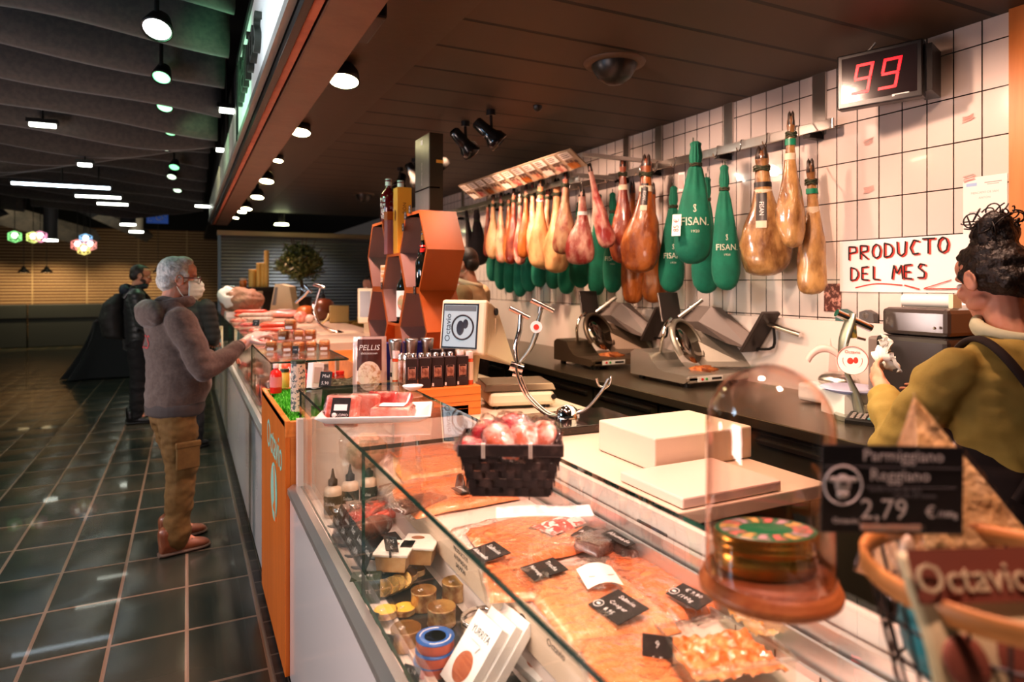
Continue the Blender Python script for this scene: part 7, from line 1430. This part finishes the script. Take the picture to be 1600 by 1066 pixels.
for k in (-1, 1): MB().tube(smooth_path([(-.13, .10*k, 1.36), (-.04, .12*k, 1.47), (.09, .12*k, 1.36), (.12, .13*k, 1.2), (.0, .2*k, 1.0)], 5), .017, 8, flat=1.6).build('strap', m_black, p2).parent = bp
# --- figure in a dark coat beyond the masked man
p3, HC3 = stander('person in a dark coat mostly hidden behind the masked man at the counter', (.0, 7.0, 0), 1.1, mat('dark_green_coat', (.016, .020, .017), .8), m_bktr, m_hdark, m_skin2, .97, arms='down', pitch=.1, vox=.010)
onhead(hair2, HC3, 0, .1, 1.0).build('hair', m_hdark, p3, voxel=.009, relax=1)
# --- assistants
m_shirt = mat('tan_shirt', (.46, .31, .17), .85, var=((.52, .36, .21), 12, .35, .65)); m_shirt2 = mat('olive_shirt', (.34, .235, .055), .85, var=((.40, .28, .075), 9, .35, .65), bump=(.08, 150)); m_apron = mat('dark_apron', (.022, .010, .008), .8)
pw = gt(728, 470, 5.05)
p4, HC4 = stander('shop assistant in a tan shirt and dark apron bending behind the till screen', (pw.x+.02, pw.y, 0), 2.4, m_shirt, m_apron, m_hdark, m_skin, 1.07, arms='fwd', pitch=.3)
onhead(hair2, HC4, 0, .3, 1.0).build('hair', m_hdark, p4, voxel=.007, relax=1)
b = MB(); torso(b, [(.62, 0, .135, .18), (.9, .005, .150, .19), (1.08, .01, .158, .20), (1.20, .015, .150, .17)]); b.build('apron', m_apron, p4, voxel=.010, relax=3)
b = MB(); b.tube(arc((-.005, 0, 1.475), .085, .3, 2*PI-.3, 18, (1, 0, .3), (0, 1, 0)), .018, 8); b.build('collar', mat('collar_cream', (.75, .60, .42), .8), p4)
pw = gt(577, 450, 7.6)
p5, HC5 = stander('far assistant in an olive shirt seen behind the tall till screen', (pw.x+.05, pw.y, 0), 3.3, m_shirt2, m_apron, m_hdark, m_skin, .96, arms='fwd', vox=.010, pitch=.3)
onhead(hair2, HC5, 0, .3, 1.02).build('hair', m_hdark, p5, voxel=.009, relax=1)
# --- woman assistant at the right, seen from behind
A6 = 1.12
p6 = thing('person', 'woman in an olive shirt and dark apron with pinned-up curly hair holding a tissue', 'person', (2.045, 1.03, 0), A6)
H6, Y6, P6 = (.055, .010, 1.585), .16, .34
b = MB(); head(b, H6, Y6, P6, .94); limb(b, [(-.01, 0, 1.39), (.025, 0, 1.53)], [.055, .050]); torso(b, [(.86, 0, .10, .14), (1.05, 0, .09, .12), (1.2, 0, .105, .14), (1.36, -.01, .085, .14), (1.42, -.01, .055, .09)])
EL, WL = (.10, .265, 1.10), (.345, .155, 1.235); ER, WR = (.10, -.24, 1.08), (.31, -.05, 1.17)
limb(b, [(-.02, .165, 1.345), EL, WL], [.052, .04, .026]); hand(b, WL, (.80, -.12, .45), (.1, -.9, .1), -1, .35, .95)
limb(b, [(-.02, -.165, 1.345), ER, WR], [.052, .04, .026]); hand(b, WR, (.72, .35, .4), (.1, .9, .1), 1, .35, .95)
for k in (-1, 1): limb(b, [(0, .09*k, .88), (.01, .09*k, .48), (-.01, .095*k, .09), (.06, .10*k, .045)], [.09, .06, .043, .02])
b.build('body', m_skin, p6, voxel=.0052, relax=2); eyes(p6, H6, Y6, P6, .94)
b = MB(); torso(b, [(.84, 0, .135, .175), (.95, 0, .130, .165), (1.08, 0, .128, .160), (1.22, .0, .138, .178), (1.33, -.015, .115, .185), (1.40, -.02, .080, .125), (1.44, -.01, .058, .075)])
limb(b, [(-.02, .160, 1.335), (.03, .225, 1.22), EL, (.22, .21, 1.165), (.30, .175, 1.21)], [.070, .066, .060, .052, .044]); limb(b, [(-.02, -.160, 1.335), (.03, -.215, 1.21), ER, (.26, -.09, 1.15)], [.072, .066, .060, .046])
b.build('shirt', m_shirt2, p6, voxel=.0085, relax=3, disp=folds(.017, 9, 5))
b = MB(); b.tube(arc((.008, 0, 1.445), .066, .5, 2*PI-.5, 20, (1, 0, .35), (0, 1.05, 0)), .020, 8, flat=1.3); b.build('collar', mat('collar_olive', (.55, .52, .36), .8), p6, voxel=.006, relax=2)
b = MB(); torso(b, [(.45, 0, .16, .19), (.86, 0, .150, .187), (.99, 0, .152, .184), (1.07, .005, .152, .186), (1.14, .03, .138, .184), (1.20, .055, .115, .170), (1.27, .07, .085, .13)]); ap = b.build('apron', m_apron, p6, voxel=.010, relax=3, disp=folds(.006, 7))
MB().tube(smooth_path([(-.145, -.09, 1.02), (-.165, .00, 1.20), (-.125, .09, 1.37), (-.02, .105, 1.425), (.08, .10, 1.36), (.13, .08, 1.18)], 6), .009, 6, flat=1.8).build('apron_strap', m_apron, p6).parent = ap
MB().tube(smooth_path([(-.145, .09, 1.02), (-.165, -.00, 1.20), (-.125, -.09, 1.37), (-.02, -.105, 1.425), (.08, -.10, 1.36), (.13, -.08, 1.18)], 6), .009, 6, flat=1.8).build('apron_strap', m_apron, p6).parent = ap
b = MB()
for k in (-1, 1): limb(b, [(0, .085*k, .86), (.01, .09*k, .50), (-.01, .09*k, .10)], [.12, .085, .07])
b.build('trousers', m_bktr, p6, voxel=.010, relax=3)
for k in (-1, 1): shoe(p6, (-.02, .10*k, 0), .1*k, m_black, m_black, .92)
def hair6(b):
    b.sph((-.028, 0, .038), (.092, .081, .090), 26, 18); b.sph((-.058, 0, -.010), (.060, .072, .066), 20, 14); b.sph((.010, 0, .095), (.060, .056, .032), 16, 10); b.sph((-.060, 0, .125), (.062, .066, .052), 20, 14); b.sph((-.085, .02, .145), (.045, .05, .04), 16, 10)
    for k in (-1, 1): b.sph((.020, .072*k, .012), (.018, .009, .030), 10, 8)
hr = onhead(hair6, H6, Y6, P6, .94).build('hair', m_hdark, p6, voxel=.006, relax=1, disp=lambda p: .009*noise.noise(p*24)+.006*noise.noise(p*60))
def curls(b):
    for i in range(46):
        a = RN.uniform(0, 2*PI); c = Vector((-.065, 0, .135))+Vector((math.cos(a)*.055, math.sin(a)*.06, RN.uniform(-.01, .05))); r = RN.uniform(.012, .024); A = Vector((RN.gauss(0, 1), RN.gauss(0, 1), RN.gauss(0, 1))).normalized(); B = A.cross(Vector((RN.random(), RN.random(), RN.random()))).normalized()
        b.tube(arc(c, r, 0, RN.uniform(3.5, 6.5), 14, A, B), .0022, 5)
onhead(curls, H6, Y6, P6, .94).build('curls', m_hdark, p6).parent = hr
ti = thing('tissue', 'crumpled white tissue held in the hands of the woman assistant', 'tissue', M=Matrix.Translation((2.045, 1.03, 0)) @ Matrix.Rotation(A6, 4, 'Z') @ Matrix.Translation((.42, .10, 1.315)))
MB().grid(lambda u, v: ((u-.5)*.09+.02*nz((u, v, 1), 5), (v-.5)*.05*math.sin(u*3+1)+.03*nz((u, v, 2), 5), (v-.3)*.10+.035*nz((u, v, 3), 5)), 16, 16).build('sheet', m_paper, ti)
# ------------------------------------------------------------------ nearest things at the right
BC = gt(1575, 905, .66); BC.z = 0
RB, RT = .098, .125; Z0, Z1 = GT+.0015, 1.285
wbk = thing('wire_basket', 'black wire basket with a wooden rim at the near right end of the counter', 'basket', (BC.x, BC.y, 0))
MB().lathe([(RT+.004, Z1-.012), (RT+.006, Z1-.010), (RT+.007, Z1+.008), (RT+.004, Z1+.010), (RT-.001, Z1+.008), (RT-.001, Z1-.010), (RT+.004, Z1-.012)], 64, caps=False).build('wooden_rim', mat('rim_wood', (.42, .17, .045), .5, var=((.55, .26, .08), 12, .35, .65), stretch=(1, 1, 6)), wbk)
for k in range(26):
    a = 2*PI*k/26; MB().cyl((RB*math.cos(a), RB*math.sin(a), Z0+.002), (RT*math.cos(a), RT*math.sin(a), Z1-.008), .0017, n=6).build('wire', m_black, wbk)
for z in (Z0+.003, Z0+.04, Z0+.08): r = RB+(RT-RB)*(z-Z0)/(Z1-Z0); MB().tube(arc((0, 0, z), r, 0, 2*PI, 48, (1, 0, 0), (0, 1, 0))[:-1], .002, 6, closed=True).build('hoop', m_black, wbk)
tc = thing('teal_packet', 'teal blue packet inside the wire basket', 'packet', (BC.x-.050, BC.y+.022, Z0+.006), .3); MB().sph((0, 0, .058), (.044, .050, .058), 22, 14, fn=lambda p: p*(1+.12*nz(p, 22))).build('packet_body', mat('teal_film', (.03, .24, .27), .4, var=((.05, .32, .36), 14, .4, .6), coat=.3), tc)
# paper packet printed with the shop name
cv = thing('paper_packet', 'large brown and cream paper packet with shop lettering in the wire basket', 'packet', M=frame(gt(1548, 975, .60), (.94, -.32, -.03), (.0, .42, .90)))
MB().grid(lambda u, v: ((u-.5)*.145, (v-.5)*.125, .006*math.sin(PI*u)+.004*math.sin(v*5)), 16, 14).build('sheet', mat('packet_cream', (.58, .52, .30), .6, var=((.64, .58, .36), 10, .4, .6)), cv, solid=.004)
MB().grid(lambda u, v: ((u-.5)*.146, .018+v*.046, .0095+.006*math.sin(PI*u)), 14, 6).build('brown_band', mat('packet_brown', (.22, .075, .045), .6), cv)
text('Octavio', .036, mat('print_cream', (.62, .56, .36), .6), cv, frame((-.018, .038, .0165), (1, 0, 0), (0, 1, 0)), .0006)
b = MB(); b.sph((.018, -.032, .010), (.036, .026, .004), 18, 8, M=Matrix.Rotation(-.5, 4, 'Z')); b.sph((-.040, -.028, .009), (.024, .022, .004), 16, 8, M=Matrix.Rotation(-.3, 4, 'Z')); b.build('oval_emblem', mat('packet_brown2', (.22, .075, .045), .6), cv)
# parmesan wedge
pm = thing('cheese_wedge', 'tall wedge of wrapped golden parmesan standing behind the black price sign', 'cheese', M=frame(gt(1474, 886, .80), (.93, -.36, 0), (.05, .12, .99)))
A_, B_, C2, D_ = Vector((-.060, -.02, .05)), Vector((.128, -.02, .045)), Vector((-.018, .205, .0)), Vector((-.075, -.02, -.06))
def tri(b, P, Q, R, n=14, amp=.004, s=0):
    vs, fs = [], []; idx = {}
    nn = (Q-P).cross(R-P).normalized()
    for i in range(n+1):
        for j in range(n+1-i):
            p = P+(Q-P)*i/n+(R-P)*j/n; idx[i, j] = len(vs); ed = i*j*(n-i-j); vs.append(p+nn*amp*(nz(p, 40, s)+.6*nz(p, 95, s))*(1 if ed else 0))
    for i in range(n):
        for j in range(n-i):
            fs.append((idx[i, j], idx[i+1, j], idx[i, j+1]))
            if i+j < n-1: fs.append((idx[i+1, j], idx[i+1, j+1], idx[i, j+1]))
    b.add(vs, fs, True)
b = MB(); tri(b, A_, B_, C2, 26, .005); b.m = 1; tri(b, D_, A_, C2, 20, .0015); b.m = 0; tri(b, B_, D_, C2, 20, .004); tri(b, D_, B_, A_, 8, 0); b.build('cheese_body', [m_cheese, m_rind], pm)
b = MB(); o = Vector((0, 0, .004)); k = 1.035; tri(b, A_*k+o, B_*k+o, C2*k+o, 22, .004, 4); tri(b, D_*k-o, A_*k+o, C2*k+o, 18, .004, 5); b.build('wrap', m_film2, pm)
# black price sign in a clip
sgM = frame(gt(1394, 765, .71), (.905, -.40, -.03), (-.02, .03, 1))
ps = thing('price_sign', 'large blurred black price sign for parmesan with cow emblem clipped to the wire basket', 'price sign', M=sgM)
MB().box((0, 0, 0), (.157, .094, .002)).build('board', mat('sign_black', (.016, .017, .019), .45), ps, bevel=.002)
L = lambda s, z, x, y_, al='LEFT', m=None: text(s, z, m or m_text, ps, frame((x, y_, .0014), (1, 0, 0), (0, 1, 0)), .0002, align=al, res=2)
L('Parmiggiano', .0185, -.034, .036); L('Reggiano', .0185, -.026, .015); L('2,79', .031, -.036, -.022); L('€', .018, .036, -.024); L('/100g', .010, .050, -.026); m_dim = mat('sign_grey_text', (.25, .25, .26), .6); L('Leche cruda de vaca', .007, -.026, 0, m=m_dim); L('curado 24 meses', .007, .0, -.006, m=m_dim); L('Octavio', .009, -.066, -.034, m=m_text)
b = MB(); b.bb(-.076, .076, .0235, .0242, .001, .0016); b.bb(-.034, .070, .0025, .003, .001, .0016); b.build('rule_line', m_dim, ps)
b = MB(); b.tube(arc((-.055, .004, .0012), .0205, 0, 2*PI, 32, (1, 0, 0), (0, 1, 0))[:-1], .0011, 5, closed=True); b.sph((-.055, .005, .0012), (.009, .011, .0008), 14, 6); b.sph((-.066, .010, .0012), (.006, .003, .0008), 10, 5); b.sph((-.044, .010, .0012), (.006, .003, .0008), 10, 5); b.sph((-.055, -.006, .0014), (.007, .0045, .0012), 12, 6); b.build('cow_emblem', m_text, ps); b = MB(); b.sph((-.058, -.005, .0026), (.0012, .0012, .0006), 6, 4); b.sph((-.052, -.005, .0026), (.0012, .0012, .0006), 6, 4); b.bb(-.059, -.051, .004, .0075, .0018, .0026); b.build('emblem_marks', m_slate, ps)
b = MB(); b.box((-.002, -.040, .004), (.068, .0085, .006)); b.build('clip_bar', m_film2, ps); MB().box((-.002, -.040, .0015), (.066, .006, .003)).build('clip_core', mat('clip_pink', (.82, .55, .42), .3), ps)
b = MB(); b.M = None; b.tube(smooth_path([(0, -.044, -.001), (.01, -.070, -.004), (.02, -.095, -.012), (.015, -.125, -.02)], 5), .007, 10); b.build('clip_stem', m_film2, ps)
cl2 = thing('clear_clip', 'clear plastic clip with a wooden peg on the rim of the wire basket', 'clip', gt(1418, 880, .655)); MB().sph((0, 0, 0), (.010, .008, .028), 14, 10, fn=lambda p: p*(1+.15*nz(p, 60))).build('clip_body', mat('frosted_clip', (.62, .48, .34), .35, coat=.4), cl2)
ub = thing('lower_shelf', 'dark steel lower shelf at the near end behind the counter', 'shelf', (0, 0, 0)); MB().bb(1.12, 1.7, -.6, .9, .70, .74).build('shelf_board', m_dark, ub); MB().bb(1.2, 1.6, -.55, .85, .05, .70).build('shelf_base', m_black, ub)
# ------------------------------------------------------------------ camera, lights, world
cam = bpy.data.cameras.new('camera'); co = bpy.data.objects.new('camera', cam); COL.objects.link(co)
co.location = (0, 0, EYE); co.rotation_euler = (PI/2, 0, -TH)
cam.sensor_width = 36; cam.lens = F/1600*36; cam.shift_y = -92/1600; cam.clip_start = .05
cam.dof.use_dof = True; cam.dof.focus_distance = 2.3; cam.dof.aperture_fstop = 2.5
sc = bpy.context.scene; sc.camera = co
def lamp(kind, p, to, col, power, size=.1, angle=60, blend=.5, sy=None):
    l = bpy.data.lights.new(kind.lower()+'_lamp', kind); o = bpy.data.objects.new(l.name, l); COL.objects.link(o); o.location = p
    l.color = col; l.energy = power
    if kind == 'SPOT': l.spot_size = math.radians(angle); l.spot_blend = blend; l.shadow_soft_size = size
    elif kind == 'AREA': l.size = size; l.shape = 'RECTANGLE'; l.size_y = sy or size
    else: l.shadow_soft_size = size
    d = Vector(to)-Vector(p); o.rotation_euler = d.to_track_quat('-Z', 'Y').to_euler(); return o
WARM = (1, .645, .48); PINK = (1, .57, .48)
# counters: bright meat lighting
for yy in (.3, 1.0, 1.7, 2.4): lamp('SPOT', (.80, yy, 2.60), (.72, yy+.1, .9), PINK, 82, .05, 75)
for yy in (3.2, 4.2, 5.2, 6.3, 7.4, 8.6, 9.8): lamp('SPOT', (.80, yy, 2.60), (.72, yy+.1, .95), PINK, 92, .05, 75)
# service side and back wall
for yy in (1.0, 2.0, 3.0, 4.2): lamp('SPOT', (1.75, yy, 2.62), (2.9, yy+.1, 1.55), WARM, 60, .05, 95)
for yy in (4.7, 5.6, 6.6, 7.8): lamp('SPOT', (1.75, yy, 2.55), (2.7, yy+.2, 1.6), (1, .66, .46), 95, .05, 80)
for yy, e in ((1.7, 38), (2.9, 18), (4.3, 14)): lamp('SPOT', (1.5, yy, 2.62), (1.45, yy+.1, 1.0), WARM, e, .05, 80)
lamp('AREA', (.432, .95, 1.135), (.60, .95, .70), (1, .72, .62), 9, 3.0, sy=.03)  # unseen strip lamps added in both counters to brighten the lower decks
lamp('AREA', (.432, 6.2, 1.135), (.60, 6.2, .70), (1, .70, .60), 14, 4.6, sy=.03)
lamp('AREA', (1.9, 2.6, 1.55), (2.2, 2.6, .5), (1, .75, .5), 14, 2.5, sy=.8)  # added fill without a fixture, lifts the dark cabinet doors
# hall
for k, (x, y) in enumerate(((-.15, 3.2), (-.15, 5.0), (-.15, 6.8), (-.15, 8.8), (-.15, 11))):
    lamp('SPOT', (x, y, 2.86), (x-.1+.25*(k > 0), y+.1, 0), (.55, 1, .6) if k else (1, .95, .9), 30, .05, 70)
lamp('SPOT', (-.35, 4.0, 2.60), (.30, 4.2, 2.75), (.25, 1, .5), 26, .05, 100); lamp('SPOT', (-.40, 2.6, 2.60), (.30, 2.6, 2.80), (.75, .9, 1), 26, .05, 100)
lamp('SPOT', (-.12, 5.8, 2.85), (.30, 6.2, 2.65), (.4, 1, .5), 7, .05, 100); lamp('SPOT', (-.12, 7.6, 2.85), (.30, 7.8, 2.65), (1, .9, .5), 7, .05, 100)
lamp('AREA', (-3.2, 3.0, 3.3), (-2.2, 4.2, 0), (.45, .75, 1), 60, 1.2)
lamp('AREA', (-3, 9, 3.0), (-2.6, 9.5, 0), (.9, 1, .8), 50, 2.0)
lamp('AREA', (-1.7, 1.3, 1.2), (.36, 1.5, .55), (1, .78, .74), 34, .8)  # unseen fill added out of frame to brighten the near counter front
lamp('AREA', (-2.3, 4.6, 1.1), (.36, 5.6, .5), (1, .78, .72), 34, .6)  # second out-of-frame fill, added for the far counter front
lamp('AREA', (-2.2, 5.5, 1.0), (-1.8, 6.5, 3.2), (1, .75, .6), 26, 2.5)  # warm uplight added below the baffles to lift them, no fixture there
lamp('AREA', (-3.0, 2.6, 1.4), (-2.2, 3.8, 3.2), (.45, .72, 1), 34, 1.0)  # added blue uplight tinting the nearest baffles, no fixture there
for x in (-5.5, -4.3, -3.26, -2.84, -1.6, -.62): lamp('SPOT', (x, 18.9, 2.2), (x, 19.9, .7), (1, .72, .38), 60, .05, 110, .8)
lamp('AREA', (-2, 17, 2.9), (-2, 20, 2.2), (1, .8, .5), 22, 3)
lamp('SPOT', (1.6, 11.2, 2.3), (1.6, 11.95, 1.0), (.7, .8, 1), 25, .1, 120)
w = bpy.data.worlds.new('world'); sc.world = w; w.use_nodes = True; w.node_tree.nodes['Background'].inputs[0].default_value = (.30, .26, .24, 1); w.node_tree.nodes['Background'].inputs[1].default_value = .12
sc.view_settings.view_transform = 'Standard'; sc.view_settings.look = 'Medium High Contrast'; sc.view_settings.exposure = .2
cy = sc.cycles; cy.use_denoising = True; cy.max_bounces = 10; cy.transparent_max_bounces = 24; cy.diffuse_bounces = 3; cy.glossy_bounces = 4; cy.transmission_bounces = 6; cy.sample_clamp_indirect = 4; cy.caustics_reflective = False; cy.caustics_refractive = False
# ------------------------------------------------------------------ small marks belong to the part they sit on
RULES = {'lettering': ('card', 'label', 'carton_body', 'box_body', 'board', 'panel', 'cloth', 'sheet', 'front_panel', 'label_film'), 'pull_ring': ('lid',), 'lens': ('lamp_head', 'housing'), 'digit': ('screen',), 'window_line': ('window',), 'handwritten_letter': ('sheet',), 'underline': ('sheet',), 'price_sheet': ('board',), 'picture_card': ('board',), 'sheet_print': ('board',), 'print': ('board', 'sheet', 'card', 'carton_body'), 'ring_mark': ('card',), 'clip': ('card',), 'lid_print': ('lid',), 'lid_picture': ('lid',), 'petal_print': ('lid',), 'label_tip': ('label',), 'hoop': ('wire_frame',), 'nozzle_cap': ('bottle_body',), 'badge_emblem': ('badge',), 'badge_lines': ('badge',), 'badge_mark': ('badge',), 'screen_logo': ('display',), 'menu_bar': ('display',), 'cow_emblem': ('board',), 'emblem_marks': ('board',), 'rule_line': ('board',), 'clip_core': ('clip_bar',), 'oval_picture': ('box_body',), 'small_print': ('box_body',), 'key': ('calculator_body',), 'rim_band': ('weave',), 'binding': ('weave',), 'emblem_cut': ('oval_emblem',), 'label_picture': ('label',), 'ear_loop': ('face_mask',), 'label_print': ('label',), 'stop_button': ('control_panel',), 'start_button': ('control_panel',), 'maker_plate': ('control_panel',)}
I4 = Matrix()
def _base(n): return n.rsplit('.', 1)[0] if n[-3:].isdigit() and '.' in n else n
for t in [o for o in bpy.data.objects if o.get('category')]:
    kids = list(t.children); by = {}
    for c in kids: by.setdefault(_base(c.name), c)
    for c in kids:
        for p in RULES.get(_base(c.name), ()):
            q = by.get(p)
            if q is not None and q is not c and q.type == 'MESH' and q.matrix_basis == I4 and not c.children: c.parent = q; break
